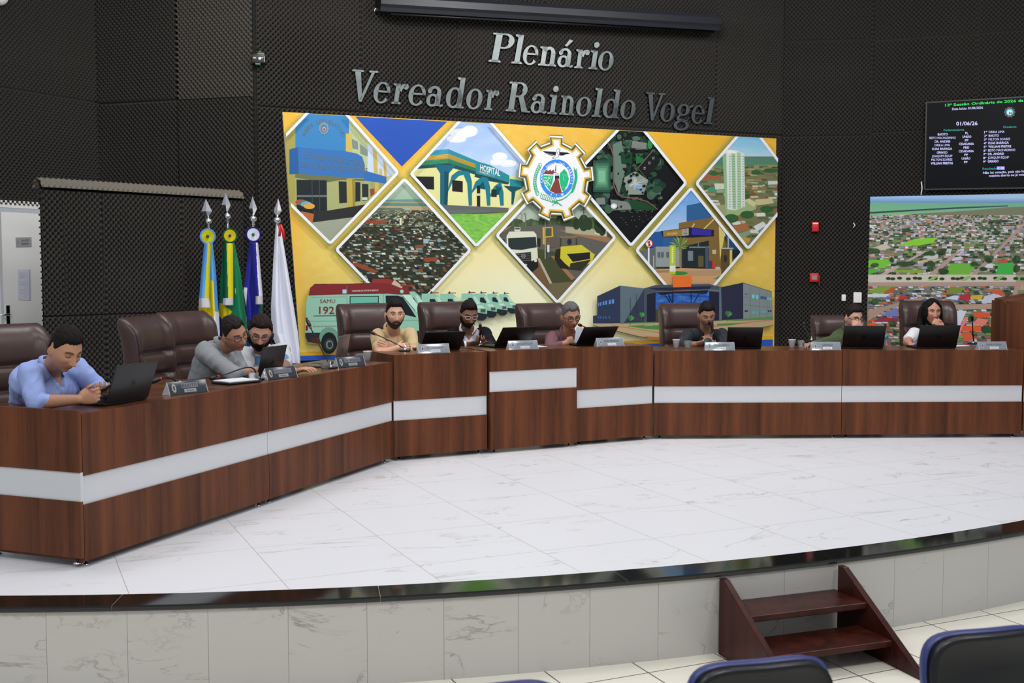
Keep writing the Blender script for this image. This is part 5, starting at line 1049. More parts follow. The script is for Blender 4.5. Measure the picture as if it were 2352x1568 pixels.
tag(mb.build('wire_stub', M['white_paint']), 'pale wire end just left of the black wall screen', 'wire')
# relay box on the wall corner
c = PW.hit(594, 136, .09); t = wthing('relay_box', 'small black electronic box with green connectors at the wall corner', 'electronic box', c)
T = frame(c, .12); mb = MB(); mb.rbox(-.062, .062, -.05, .06, -.045, .045, T, .004); mb.build('housing', M['black_plastic'], t)
mb = MB(); mb.box(-.005, .06, -.04, .03, .045, .056, T); mb.build('terminal_block', mat('green_terminal', c8(70, 150, 110), .4), t, 'green connector strip')
mb = MB(); mb.box(-.03, .02, -.04, .03, -.058, -.045, T); mb.build('terminal_block', bpy.data.materials['green_terminal'], t, 'green connector strip')
mb = MB(); mb.box(.004, .03, -.052, -.05, -.012, .012, T); mb.box(.03, .052, -.052, -.05, .004, .01, T); mb.box(.062, .0635, -.045, .0, -.03, .03, T); mb.build('white_marking', M['paper'], t)
mb = MB(); mb.box(-.05, -.02, -.052, -.05, -.002, .012, T); mb.build('yellow_marking', mat('yellow_marking', c8(196, 180, 90), .5), t)
mb = MB(); mb.tube([T @ Vector(q) for q in ((.0, .0, .056), (.015, 0, .085), (.03, 0, .06))], .003, 6); mb.build('wire', mat('yellow_wire', c8(200, 170, 70), .5), t)
# white dome at the top left picture corner
c = PL2.hit(-2, -8, .10); t = wthing('dome_camera', 'white rounded dome fixture high in the top left picture corner', 'camera', c)
mb = MB(); mb.sphere(c, (.085, .085, .085), 20, 12); mb.build('dome', M['white_paint'], t)
mb = MB(); mb.tube([c, c - PL2.n * .12], .045, 14); mb.build('wall_mount', M['white_paint'], t)
# door sign and notice
def flat_sign(pl, quad_, off, name, label, cat, base_c, draw, th=.004, m='print', scale=1.0):
    o = pl.hit(*quad_[0], off); t = wthing(name, label, cat, o); mb = MB(); mb.prism([pl.hit(x, y, off - .0004) for x, y in quad_], -pl.n * th); mb.build('plate', mat(name + '_plate', c8(*base_c), .4, .1), t)
    if draw:
        p = Paint(lambda x, y: pl.hit(x, y, off), pl.n, .0, .0002); draw(p); p.mb.build('printing', M['print'], t, recalc=False)
    return t
def dsign(p):
    p.at(0, 470, 4.75); p.text('SALA DE', 232, 402, 312, 398, 22, (52, 54, 58), .03); p.text('REUNIÃO', 232, 438, 316, 436, 22, (52, 54, 58), .03); p.ell(194, 408, 9, 16, (96, 110, 130)); p.ell(194, 408, 5, 9, (200, 190, 150)); p.line([(214, 404), (222, 406)], 3, (200, 180, 120))
flat_sign(PL2, [(36.2, 545.3), (72.2, 544.5), (73, 566.6), (37.2, 567.2)], .036, 'door_sign', 'grey metal door sign reading meeting room in Portuguese', 'sign', (168, 168, 172), dsign)
def notice(p):
    p.at(0, 470, 4.75); p.poly([(208, 735), (268, 735), (268, 800), (208, 800)], (212, 214, 228)); p.poly([(316, 715), (330, 708), (336, 1048), (320, 1040)], (176, 180, 214))
    for y in range(745, 800, 9): p.line([(212, y), (264, y)], 2, (188, 190, 206))
    for y in (842, 868, 930, 960): p.line([(210, y), (272, y + 1)], 3, (196, 198, 212))
    p.line([(278, 740), (280, 1020)], 2.5, (196, 198, 212)); p.line([(292, 760), (294, 1000)], 4, (204, 206, 220)); p.ell(295, 748, 5, 6, (190, 190, 180))
flat_sign(PL2, [(40.6, 619), (70, 618.5), (71.2, 690), (41.8, 688)], .034, 'paper_notice', 'white printed sheet taped to the meeting room door', 'notice', (226, 228, 240), notice, .001)
# ---------------------------------------------------------------- flags
PFX = lambda p: (400 + p[0] / 3.4095, 440 + p[1] / 3.4095)
def flag(label, D, pole_pts, ball, spear, cloth_l, cloth_r, layers, rosette=None, folds=3.5, fa=.03, ribbon=None, extra=None):
    base = W(*PFX(pole_pts[-1]), D); base = Vector((W(*PFX(pole_pts[0]), D).x, D, 0)); t = wthing('flag_on_pole', label, 'flag', base)
    top = W(*PFX(pole_pts[0]), D); foot = Vector((top.x + (.0), D + .09, 0.03))
    mb = MB(); mb.tube([foot, top], .013, 10); mb.build('pole', M['chrome'], t)
    mb = MB(); mb.lathe([(0, 0), (.17, 0), (.17, .02), (.05, .05), (.02, .09), (0, .09)], Matrix.Translation(Vector((foot.x, foot.y, 0.0)))); mb.build('base', M['chrome'], t)
    b = W(*PFX(ball), D); mb = MB(); mb.sphere(b, (.036, .036, .033), 18, 12); mb.lathe([(0, -.06), (.014, -.06), (.012, -.03), (.01, .05), (0, .05)], Matrix.Translation(b)); mb.build('ball', M['chrome'], t)
    sp, sw, sb = W(*PFX(spear[0]), D), W(*PFX(spear[1]), D), W(*PFX(spear[2]), D)  # tip, widest right corner, bottom
    mx = Vector(((sp.x + sb.x) / 2, D, sw.z)); hw = abs(sw.x - mx.x); 
    mb = MB(); mid = [mx + Vector((hw, 0, 0)), mx + Vector((0, .018, 0)), mx - Vector((hw, 0, 0)), mx - Vector((0, .018, 0))]
    mb.add([sp] + mid + [sb], [(0, 1, 2), (0, 2, 3), (0, 3, 4), (0, 4, 1), (5, 2, 1), (5, 3, 2), (5, 4, 3), (5, 1, 4)], False); mb.build('spear_tip', M['chrome'], t)
    ny_, nx_ = 260, 110
    def edge(E, y):
        for (xa, ya), (xb, yb) in zip(E, E[1:]):
            if ya <= y <= yb: return xa + (xb - xa) * (y - ya) / (yb - ya)
        return E[-1][0] if y > E[-1][1] else E[0][0]
    y0, y1 = cloth_l[0][1], cloth_l[-1][1]
    def surface(nm, El, Er, y0, y1, layers, fa, folds, dy, nx_, ny_, ph=0):
        mb = MB(); V = []; PX = []
        for j in range(ny_ + 1):
            y = y0 + (y1 - y0) * j / ny_; xl, xr = edge(El, y), edge(Er, y)
            for i in range(nx_ + 1):
                u = i / nx_; x = xl + (xr - xl) * u
                amp_ = fa * min(1, .25 + 1.3 * j / ny_)
                d = D + dy - amp_ * (math.sin(2 * math.pi * folds * (u + .05 * math.sin(j / ny_ * 5 + ph)) + ph) + (.16 * math.sin(2 * math.pi * folds * 2.3 * u + 1 + ph + j * .01))) - .05 * math.sin(math.pi * u)
                V.append(W(*PFX((x, y)), d)); PX.append((x, y))
        for j in range(ny_):
            for i in range(nx_):
                a = j * (nx_ + 1) + i; cx_ = (PX[a][0] + PX[a + nx_ + 2][0]) / 2; cy_ = (PX[a][1] + PX[a + nx_ + 2][1]) / 2; col = layers[0][1]
                for pl_, c_ in layers[1:]:
                    if inside(pl_, cx_, cy_): col = c_
                mb.add([V[a], V[a + 1], V[a + nx_ + 2], V[a + nx_ + 1]], [(0, 1, 2, 3)], True, c8(*col, 1.05))
        o = mb.build(nm, M['cloth'], t, recalc=False)
        bm = bmesh.new(); bm.from_mesh(o.data); bmesh.ops.remove_doubles(bm, verts=bm.verts, dist=1e-6); bm.to_mesh(o.data); bm.free()
        so = o.modifiers.new('thickness', 'SOLIDIFY'); so.thickness = .003
        return o
    surface('cloth', cloth_l, cloth_r, y0, y1, layers, fa, folds, 0.02, nx_, ny_)
    if ribbon: 
        rl, rr, ry0, ry1, rlay, fr0 = ribbon
        rb = surface('ribbon', rl, rr, ry0, ry1, rlay, .006, 1.5, -.085, 26, 60)
    if rosette:
        (rx, ry, rr_), oc, ic, cc = rosette; c = W(*PFX((rx, ry)), D - .09); R = rr_ / 3.4095 / F * D
        mb = MB(); n = 72
        for k in range(n):
            a, b_ = 2 * math.pi * k / n, 2 * math.pi * (k + 1) / n; z0_ = .012 * (k % 2); z1_ = .012 * ((k + 1) % 2)
            def q(a_, r, z): return c + Vector((math.cos(a_) * r * R, -.012 - z * r, math.sin(a_) * r * R))
            mb.add([q(a, .12, z0_), q(b_, .12, z1_), q(b_, .8, z1_), q(a, .8, z0_)], [(0, 1, 2, 3)], False, c8(*ic)); mb.add([q(a, .8, z0_), q(b_, .8, z1_), q(b_, 1.0, z1_), q(a, 1.0, z0_)], [(0, 1, 2, 3)], False, c8(*oc))
        rs = mb.build('rosette', M['cloth'], t, recalc=False); so = rs.modifiers.new('thickness', 'SOLIDIFY'); so.thickness = .002
        mb = MB(); mb.col = c8(*cc); mb.sphere(c + Vector((0, -.028, 0)), (R * .2, .012, R * .2)); bt = mb.build('button', M['cloth'], t); 
    if extra: extra(t)
    return t
lb, yl, gr_, wh, db, dg, mg = (96, 168, 236), (226, 206, 28), (24, 72, 48), (226, 228, 240), (38, 40, 140), (16, 92, 62), (28, 130, 88)
fr_c = (206, 202, 206)
flag('flag with light blue, yellow, green and white cloth, leftmost of the four flags', 10.9, [(268, 236), (300, 1200)], (268, 232), ((248, 55), (297, 154), (262, 205)),
     [(250, 405), (215, 660), (192, 900), (205, 1080), (216, 1230), (216, 1400)], [(300, 405), (330, 660), (348, 930), (356, 1100), (352, 1230), (350, 1400)],
     [(None, yl), ([(180, 380), (330, 380), (345, 930), (345, 945), (318, 935), (306, 700), (284, 690), (284, 400), (180, 400)], lb), ([(318, 935), (360, 955), (380, 1420), (290, 1420), (300, 1110)], wh), ([(180, 985), (225, 1005), (280, 1052), (296, 1115), (300, 1420), (180, 1420)], gr_), ([(318, 520), (332, 520), (352, 930), (344, 930)], (30, 60, 140))],
     ((268, 350, 62), (110, 170, 230), (214, 208, 30), (14, 96, 76)), 1.6, .035,
     ([(236, 405), (195, 840), (195, 912)], [(287, 405), (273, 840), (284, 908)], 405, 910, [(None, lb), ([(266, 400), (300, 400), (276, 842), (236, 842)], (208, 200, 34)), ([(180, 838), (300, 838), (300, 915), (180, 915)], fr_c)], 0))
flag('green and yellow flag with blue lower part, tallest pole of the four flags', 11.05, [(418, 210), (440, 1200)], (417, 192), ((402, 8), (443, 104), (412, 170)),
     [(388, 400), (362, 700), (352, 900), (356, 1050), (350, 1400)], [(470, 400), (520, 640), (556, 930), (566, 1000), (580, 1400)],
     [(None, mg), ([(350, 872), (372, 872), (455, 940), (440, 960), (372, 1000), (350, 990)], yl), ([(340, 960), (372, 990), (372, 1420), (340, 1420)], db), ([(476, 758), (484, 758), (486, 810), (478, 790)], yl), ([(388, 390), (416, 390), (424, 832), (384, 832)], (10, 84, 56))],
     ((441, 345, 58), (20, 104, 66), (226, 208, 34), (52, 50, 140)), 1.5, .035,
     ([(388, 405), (384, 830), (380, 890)], [(459, 405), (462, 830), (462, 890)], 405, 890, [(None, (12, 92, 62)), ([(412, 400), (470, 400), (462, 832), (424, 832)], (226, 216, 36)), ([(370, 830), (480, 830), (480, 900), (370, 900)], fr_c)], 0))
flag('dark blue flag with white ribbon stripe, third of the four flags from the left', 10.95, [(617, 232), (620, 1200)], (618, 212), ((613, 36), (650, 132), (622, 190)),
     [(590, 395), (560, 640), (545, 780), (566, 900), (572, 1040), (570, 1400)], [(655, 395), (680, 640), (692, 850), (686, 1000), (690, 1400)],
     [(None, (40, 42, 146)), ([(540, 748), (574, 750), (566, 900), (572, 1020), (540, 900)], wh), ([(668, 880), (700, 880), (700, 1420), (670, 1420)], (20, 96, 60))],
     ((624, 336, 60), (42, 42, 140), (230, 230, 244), (18, 104, 86)), 1.5, .035,
     ([(600, 400), (640, 815), (640, 882)], [(655, 400), (692, 815), (694, 882)], 400, 882, [(None, (40, 40, 150)), ([(638, 400), (668, 400), (694, 815), (664, 815)], (232, 230, 240)), ([(630, 815), (700, 815), (700, 884), (630, 884)], fr_c)], 0))
def redcord(t):
    mb = MB(); mb.tube([W(*PFX(p), 10.66) for p in ((822, 262), (830, 300), (824, 350))], .012, 8); mb.tube([W(*PFX(p), 10.66) for p in ((832, 258), (850, 300), (862, 372))], .014, 8); mb.build('red_cord', M['red_ring'], t, 'red twisted cord')
flag('plain white flag furled on its pole, rightmost flag beside the yellow banner', 10.8, [(805, 250), (760, 1200)], (806, 222), ((815, 52), (842, 150), (806, 205)),
     [(796, 270), (778, 540), (760, 900), (764, 1110), (800, 1200), (905, 1345)], [(830, 262), (880, 560), (930, 870), (968, 1110), (982, 1240), (986, 1345)],
     [(None, (224, 226, 238))], None, 1.4, .05, None, redcord)
# ---------------------------------------------------------------- table-top things
M['laptop_dark'] = mat('laptop_charcoal', c8(40, 41, 43), .4, .3); M['laptop_black'] = mat('laptop_black', c8(18, 18, 20), .38, .2); M['laptop_silver'] = mat('laptop_silver', c8(120, 112, 110), .35, .6)
M['keys'] = mat('keyboard_keys', c8(24, 24, 26), .5); M['logo'] = mat('laptop_logo', c8(10, 10, 11), .15, .8); M['lcd'] = mat('laptop_screen', c8(120, 140, 170), .3, 0, .5, Emission_Color=(.35, .42, .55, 1), Emission_Strength=.5)
def laptop(label, loc, yaw, m, tilt=16, wdt=.35, dep=.235, hh=.222, grp='laptops on the council desks'):
    t = thing('laptop', label, 'laptop', loc, yaw, grp)
    mb = MB(); mb.rbox(-wdt / 2, wdt / 2, 0.0, dep, 0.001, .017, None, .006); b = mb.build('keyboard_base', m, t)
    mb = MB()
    for r in range(5):
        for c_ in range(13): x = -wdt * .43 + c_ * wdt * .066; y = .035 + r * .019; mb.box(x, x + wdt * .058, y, y + .016, .017, .0185)
    mb.box(-.05, .05, .145, .215, .017, .0176); kb = mb.build('keys', M['keys'], b); 
    T = Matrix.Translation((0, .0, .016)) @ Matrix.Rotation(math.radians(tilt), 4, 'X')
    mb = MB(); mb.rbox(-wdt / 2, wdt / 2, -.008, 0.0, 0, hh, T, .0039); ld = mb.build('lid', m, t)
    mb = MB(); mb.box(-wdt / 2 + .008, wdt / 2 - .008, 0.0, .0006, .014, hh - .01, T); mb.build('display', M['lcd'], ld)
    mb = MB(); R_ = .021
    for a in range(24):
        a0, a1 = 2 * math.pi * a / 24, 2 * math.pi * (a + 1) / 24
        mb.add([T @ Vector((r * math.cos(q), -.0085, hh * .47 + r * math.sin(q))) for r, q in ((R_, a0), (R_, a1), (R_ * .86, a1), (R_ * .86, a0))], [(0, 1, 2, 3)])
    for sx, sz0, sz1 in ((-.0075, -.007, .016), (-.001, -.007, .006), (.004, -.016, .006), (.0105, -.006, .006)):
        mb.add([T @ Vector((sx + z_ * .3 + dx, -.0085, hh * .47 + z_)) for dx, z_ in ((0, sz0), (.0032, sz0), (.0032, sz1), (0, sz1))], [(0, 1, 2, 3)])
    mb.build('logo', M['logo'], ld, recalc=False)
    return t
def on_top(px, py, z): p = G(px, py, z); return p
def lap(label, x0, x1, y, z, yaw, m, tilt=16, **k):
    a, b = G(x0, y[0], z), G(x1, y[1], z); c = (a + b) / 2; c.z = z; return laptop(label, c, yaw, m, tilt, **k)
lap('open charcoal laptop at the near desk corner, round emblem on its lid', 244, 337, (932, 918), HD, lyaw + .02, M['laptop_dark'], 20)
lap('open dark laptop in front of the man in grey and the bearded man', 590, 643, (873, 858), HD, lyaw + .03, M['laptop_dark'], 14, wdt=.31, hh=.205)
ax = G(766, 842, HD); laptop('open laptop seen edge-on, turned sideways next to the bearded man\'s hand', Vector((ax.x + .03, ax.y + .10, HD)), math.radians(84), M['laptop_silver'], 10)
FR = {'L': (A0, ln, HD), 'C': (C0, cn, HC), 'P': (c2 + cn * offc, cn, HC + .004), 'R': (R0_, rn, HD)}
def col(desk_, px, back, y=800):
    """point on a desk top in picture column px, 'back' metres behind the desk's front face"""
    P0_, n_, z = FR[desk_]; r = ray(px, y); u = Vector((r.x / r.y, 1, 0)); k = (P0_.dot(n_) - back) / u.dot(n_); q = u * k; return Vector((q.x, q.y, z))
laptop('open black laptop between the beige polo man and the man in the suit', col('C', 1010, .30), cyaw - .1, M['laptop_black'], 46, wdt=.36)
laptop('open black laptop between the suit man and the empty chair side', col('P', 1174, .34), cyaw + .1, M['laptop_black'], 40, wdt=.36)
laptop('open black laptop in front of the man reading the paper', col('C', 1362, .23), cyaw - .05, M['laptop_black'], 43, wdt=.35)
laptop('open black laptop right of the man in the dark shirt', col('R', 1708, .25), ryaw - .1, M['laptop_black'], 30, wdt=.32)
laptop('open black laptop in front of the man in the green shirt', col('R', 1981, .25), ryaw - .1, M['laptop_black'], 24, wdt=.38)
laptop('open black laptop in front of the woman in white', col('R', 2150, .25), ryaw + .02, M['laptop_black'], 22, wdt=.38)
# name plates
M['plate_grey'] = mat('nameplate_acrylic', c8(150, 156, 162), .18, .35); M['plate_dark'] = mat('nameplate_dark', c8(70, 76, 84), .2, .4)
M['clear_edge'] = mat('clear_edge', c8(214, 218, 222), .08, .4)
def nameplate(label, text, sub, loc, yaw, dark=False, wdt=.262, h=.082):
    t = thing('nameplate', label, 'nameplate', loc, yaw, 'name plates along the desk front')
    T = Matrix.Rotation(math.radians(-22), 4, 'X'); mb = MB(); mb.rbox(-wdt / 2, wdt / 2, -.004, 0, 0, h, T, .0019); mb.build('plate', M['plate_dark' if dark else 'plate_grey'], t)
    for sx in (-1, 1):
        mb = MB(); mb.prism([(sx * wdt / 2, -.006, 0.0), (sx * wdt / 2, h * .374 - .004, h * .93), (sx * wdt / 2, .075, 0)], (sx * .003, 0, 0)); mb.build('end_bracket', M['clear_edge'], t, 'clear end')
    hit_ = lambda x, y: T @ Vector((x * wdt / 2, -.0045, y * h))
    n_ = (T.to_3x3() @ Vector((0, -1, 0)))
    p = Paint(lambda x, y: hit_(x, -y), n_, 0, .0001)
    ink = (34, 36, 42) if dark else (70, 74, 84)
    wt_ = min(1.1, .13 * len(text)); TXT = lambda: p.text(text, .12 - wt_ / 2, -.52, .12 + wt_ / 2, -.52, .24, ink, .02)
    if dark: p.rect(.12 - wt_ / 2 - .04, -.82, .12 + wt_ / 2 + .04, -.46, (118, 124, 130))
    TXT(); p.rect(-.22, -.38, .42, -.12, (150, 154, 158) if dark else (206, 208, 214)); ws = min(.56, .055 * len(sub)); p.text(sub, .1 - ws / 2, -.2, .1 + ws / 2, -.2, .13, ink, .01)
    cxx = -.72; p.poly([(cxx + .125 * r * math.cos(math.pi * i / 9), -.5 + .38 * r * math.sin(math.pi * i / 9)) for i, r in enumerate([1, .84] * 9)], (150, 136, 96)); p.ell(cxx, -.5, .09, .27, (176, 190, 206)); p.ell(cxx, -.5, .065, .2, (70, 120, 190) if not dark else (70, 90, 110)); p.ell(cxx, -.46, .035, .12, (150, 60, 54)); p.ell(cxx + .04, -.5, .02, .08, (40, 130, 90))
    p.mb.build('engraving', M['print'], t, 'name and town crest', recalc=False)
    return t
def np_at(label, text, sub, px, dk, back, yaw, dark, **k): nameplate(label, text, sub, col(dk, px, back), yaw, dark, **k)
np_at('dark name plate nearest the camera, on the left desk behind the near laptop', 'BAIOTO', 'Vereador', 432, 'L', .075, lyaw - .32, True)
np_at('dark name plate in front of the charcoal laptop of the two leaning men', 'MILTON SOARES', 'Vereador', 648, 'L', .07, lyaw - .28, True)
np_at('dark name plate beside the sideways laptop at the end of the left desk', 'Dr. ANDREI', 'Vereador', 808, 'L', .075, lyaw - .38, True)
np_at('bright name plate before the man in the beige polo, left end of the tall desks', 'BEITO MACHADINHO', 'Ver. Vice-Presidente', 997, 'C', .03, cyaw - .12, False)
np_at('bright name plate on the projecting centre desk', 'JOAQUIM EQUIP', 'Ver. Presidente', 1203, 'P', .03, cyaw - .1, False)
np_at('name plate at the right end of the tall desks, before the reading man\'s laptop', 'ELIAS BARRIGA', 'Ver. 1º Secretário', 1403, 'C', .03, cyaw - .1, False)
np_at('bright name plate in front of the man in the dark shirt', 'WILLIAN FREITAS', 'Ver. 2º Secretário', 1654, 'R', .02, ryaw, False)
np_at('name plate in front of the man in the green shirt', 'GRINGO', 'Vereador', 1898, 'R', .02, ryaw, False)
np_at('grey name plate next to the lectern, rightmost of all', 'DRIKA LIMA', 'Vereadora', 2281, 'R', .02, ryaw + .05, False)
# gooseneck microphones
def mic(label, pts, D, base, z, tip=2, dD=None, led=False, rad=.0045):
    """pts: picture path from the head down to the base"""
    n = len(pts); b = G(*pts[-1], z); t = wthing('gooseneck_microphone', label, 'microphone', b, 'gooseneck microphones')
    Ds = [D + (b.y - D) * i / (n - 1) for i in range(n)]; P3 = [W(x, y, d) for (x, y), d in zip(pts, Ds)]; P3[-1] = b + Vector((0, 0, .02))
    # smooth path
    path = []
    for i in range(1, n - 1 if n > 3 else n):
        pass
    Pp = [P3[0]] + P3 + [P3[-1]]
    for i in range(1, len(Pp) - 2):
        for k in range(6):
            u = k / 6; p0, p1, p2, p3 = Pp[i - 1], Pp[i], Pp[i + 1], Pp[i + 2]
            path.append(.5 * ((2 * p1) + (p2 - p0) * u + (2 * p0 - 5 * p1 + 4 * p2 - p3) * u * u + (3 * p1 - p0 - 3 * p2 + p3) * u ** 3))
    path.append(P3[-1]); d = (path[1] - path[0]).normalized()
    mb = MB(); mb.tube(path, rad, 8); mb.build('gooseneck', M['black_metal'], t)
    mb = MB(); mb.tube([path[0] - d * .045, path[0] - d * .042, path[0] - d * .02, path[0] + d * .012, path[0] + d * .015], [.006, .0125, .0145, .012, .006], 12); mb.build('foam_head', M['black_plastic'], t, 'black foam windscreen')
    mb = MB(); mb.tube([path[0] + d * .014, path[0] + d * .026], .0095, 12); mb.build('light_ring', mat('lit_ring', c8(235, 30, 30), .3, Emission_Color=(1, .05, .03, 1), Emission_Strength=2.5) if led else M['red_ring'], t, 'red ring')
    mb = MB(); mb.lathe([(0, .001), (.016, .001), (.016, .02), (.009, .024), (.008, .05), (0, .05)], Matrix.Translation(b)); mb.build('collar', M['chrome'], t)
    T = frame(b, yaw_of(ln) if z == HD and b.x < 0 else 0)
    mb = MB(); mb.rbox(-.045, .045, -.045, .05, .001, .012, T, .005); mb.build('base', M['black_plastic'], t)
    return t
mic('gooseneck microphone curving behind the near name plate', [(362, 872), (382, 866), (400, 872), (410, 882), (414, 893)], 6.9, 0, HD)
mic('gooseneck microphone lying low before the man in grey, head pointing left', [(495, 866), (520, 859), (560, 845), (580, 845), (588, 856), (591, 872)], 7.2, 0, HD)
mic('tall gooseneck microphone before the banner ambulance, between bearded man and empty desk place', [(711, 747), (722, 770), (740, 805), (752, 828), (758, 846)], 8.55, 0, HD)
mic('gooseneck microphone in front of the man in the beige polo', [(859, 766), (880, 775), (905, 787), (922, 796), (930, 806)], 9.6, 0, HC)
mic('gooseneck microphone in front of the man in the suit', [(1103, 751), (1103, 765), (1102, 780), (1103, 796)], 9.75, 0, HC)
mic('gooseneck microphone with a lit red ring at the reading man\'s mouth', [(1334, 747), (1345, 751), (1360, 756), (1372, 766), (1378, 784)], 10.35, 0, HC, led=True)
mic('gooseneck microphone in front of the man in the dark shirt', [(1630, 743), (1635, 757), (1640, 775), (1642, 792)], 10.75, 0, HD)
mic('gooseneck microphone left of the man in the green shirt', [(1848, 745), (1852, 758), (1858, 770), (1864, 783)], 10.9, 0, HD)
mic('gooseneck microphone right of the woman\'s laptop', [(2233, 733), (2234, 750), (2235, 770), (2236, 790)], 10.95, 0, HD)
# cups, glasses, bottle, papers
def glass(label, px, y, z, r=.028, h=.06, name='water_glass', m='clear'):
    p = G(px, y, z); t = wthing(name, label, 'glass', p)
    mb = MB(); mb.lathe([(0, .003), (r * .9, .001), (r, h), (r * .93, h), (r * .84, .006), (0, .006)], Matrix.Translation(p)); mb.build('vessel', M[m], t)
    return t
M['cup'] = mat('white_plastic_cup', c8(224, 224, 230), .35, 0, .5, Transmission_Weight=.25)
def cup(label, px, y, z):
    p = G(px, y, z); t = wthing('plastic_cup', label, 'cup', p, 'white disposable cups')
    mb = MB(); mb.lathe([(0, .001), (.024, .001), (.034, .073), (.037, .076), (.036, .078), (.032, .075), (.022, .004), (0, .004)], Matrix.Translation(p)); mb.build('vessel', M['cup'], t)
cup('white plastic cup left of the man in the beige polo', 844, 828, HD); cup('white plastic cup in front of the dark shirt man\'s arm', 1553, 798.5, HD); cup('white plastic cup near the foam wall, left of the green shirt man', 1819, 798.5, HD)
glass('clear glass by the microphone base of the man in grey', 583, 876, HD, .034, .06); glass('clear glass at the foot of the tall microphone', 748, 847, HD, .036, .05); glass('clear glass beside the dark shirt man\'s wrist', 1580, 799, HD, .034, .07); glass('clear dark glass right of the cup near the foam wall', 1840, 798.5, HD, .032, .07)
p = G(2036, 797.5, HD) + Vector((0, .1, 0)); t = wthing('water_bottle', 'clear water bottle with turquoise cap and label between the last two people', 'bottle', p)
mb = MB(); mb.lathe([(0, .001), (.03, .001), (.032, .01), (.032, .13), (.024, .16), (.012, .175), (.012, .185), (0, .185)], Matrix.Translation(p)); mb.build('body', M['clear'], t)
mb = MB(); mb.lathe([(.0325, .07), (.0328, .07), (.0328, .115), (.0325, .115)], Matrix.Translation(p)); mb.build('label', mat('turquoise', c8(60, 180, 200), .4), t, 'turquoise wrap')
mb = MB(); mb.lathe([(0, .18), (.015, .18), (.015, .2), (0, .2)], Matrix.Translation(p)); mb.build('cap', bpy.data.materials['turquoise'], t, 'turquoise cap')
p = G(550, 880, HD); t = wthing('open_notebook', 'black folder with white sheets on the desk before the man in grey', 'notebook', p)
T = frame(p, lyaw - .3); mb = MB(); mb.rbox(-.13, .13, -.06, .13, .001, .016, T, .006); mb.build('cover', M['black_plastic'], t, 'black cover'); mb = MB(); mb.box(-.115, .12, -.045, .12, .016, .022, T); mb.build('page_block', M['paper'], t, 'white pages')
p = G(1186, 800, HC) - cn * -.0; 
p = G(1243, 799, HC) - cn * .12; p.z = HC; t = wthing('paper_sheets', 'white sheets lying on the desk beside the reading man\'s arm', 'paper', p); T = frame(p, cyaw); mb = MB(); mb.box(-.1, .1, -.05, .15, .001, .006, T); mb.build('sheet', M['paper'], t)
p = G(2215, 797.5, HD) + Vector((0, .1, 0)); t = wthing('mobile_phone', 'phone lying on the desk between the woman\'s laptop and the last name plate', 'phone', p); T = frame(p, .3); mb = MB(); mb.rbox(-.075, .075, -.04, .04, .001, .012, T, .004); mb.build('body', M['paper'], t)
# ---------------------------------------------------------------- people
def bake(o):
    dg = bpy.context.evaluated_depsgraph_get(); ev = o.evaluated_get(dg); me = bpy.data.meshes.new_from_object(ev)
    me.name = o.name; old = o.data; o.modifiers.clear(); o.data = me; bpy.data.meshes.remove(old)
    return o
def fused(mb, name, m, parent, voxel, smooth=2, colfn=None, dispfn=None, cutfn=None, factor=.5):
    o = mb.build(name, m, parent); rm = o.modifiers.new('r', 'REMESH'); rm.mode = 'VOXEL'; rm.voxel_size = voxel; rm.use_smooth_shade = True
    if smooth: sm = o.modifiers.new('s', 'SMOOTH'); sm.iterations = smooth; sm.factor = factor
    bake(o); me = o.data; off = Vector(parent['_world']); n = len(me.vertices)
    co = np.empty(n * 3, np.float32); me.vertices.foreach_get('co', co); co = co.reshape(-1, 3) + np.array(off, np.float32)
    if dispfn is not None:
        no = np.empty(n * 3, np.float32); me.vertices.foreach_get('normal', no); no = no.reshape(-1, 3)
        co = co + no * dispfn(co)[:, None]; me.vertices.foreach_set('co', (co - np.array(off, np.float32)).ravel().astype(np.float32)); me.update()
    if colfn is not None:
        c = colfn(co); at = me.color_attributes.new('Col', 'FLOAT_COLOR', 'POINT'); at.data.foreach_set('color', np.concatenate([c, np.ones((n, 1))], 1).astype(np.float32).ravel())
    if cutfn is not None:
        kill = cutfn(co); bm = bmesh.new(); bm.from_mesh(me); bm.verts.ensure_lookup_table()
        bmesh.ops.delete(bm, geom=[v for v in bm.verts if kill[v.index]], context='VERTS'); bm.to_mesh(me); bm.free()
    me.materials.clear(); me.materials.append(m)
    me.polygons.foreach_set('use_smooth', np.ones(len(me.polygons), dtype=bool))
    return o
def lin(c): return np.array(c8(*c)[:3])
def sstep(a, b, x): t = np.clip((x - a) / (b - a), 0, 1); return t * t * (3 - 2 * t)
def gs(x, z, cx, cz, sx, sz): return np.exp(-((x - cx) / sx) ** 2 - ((z - cz) / sz) ** 2)
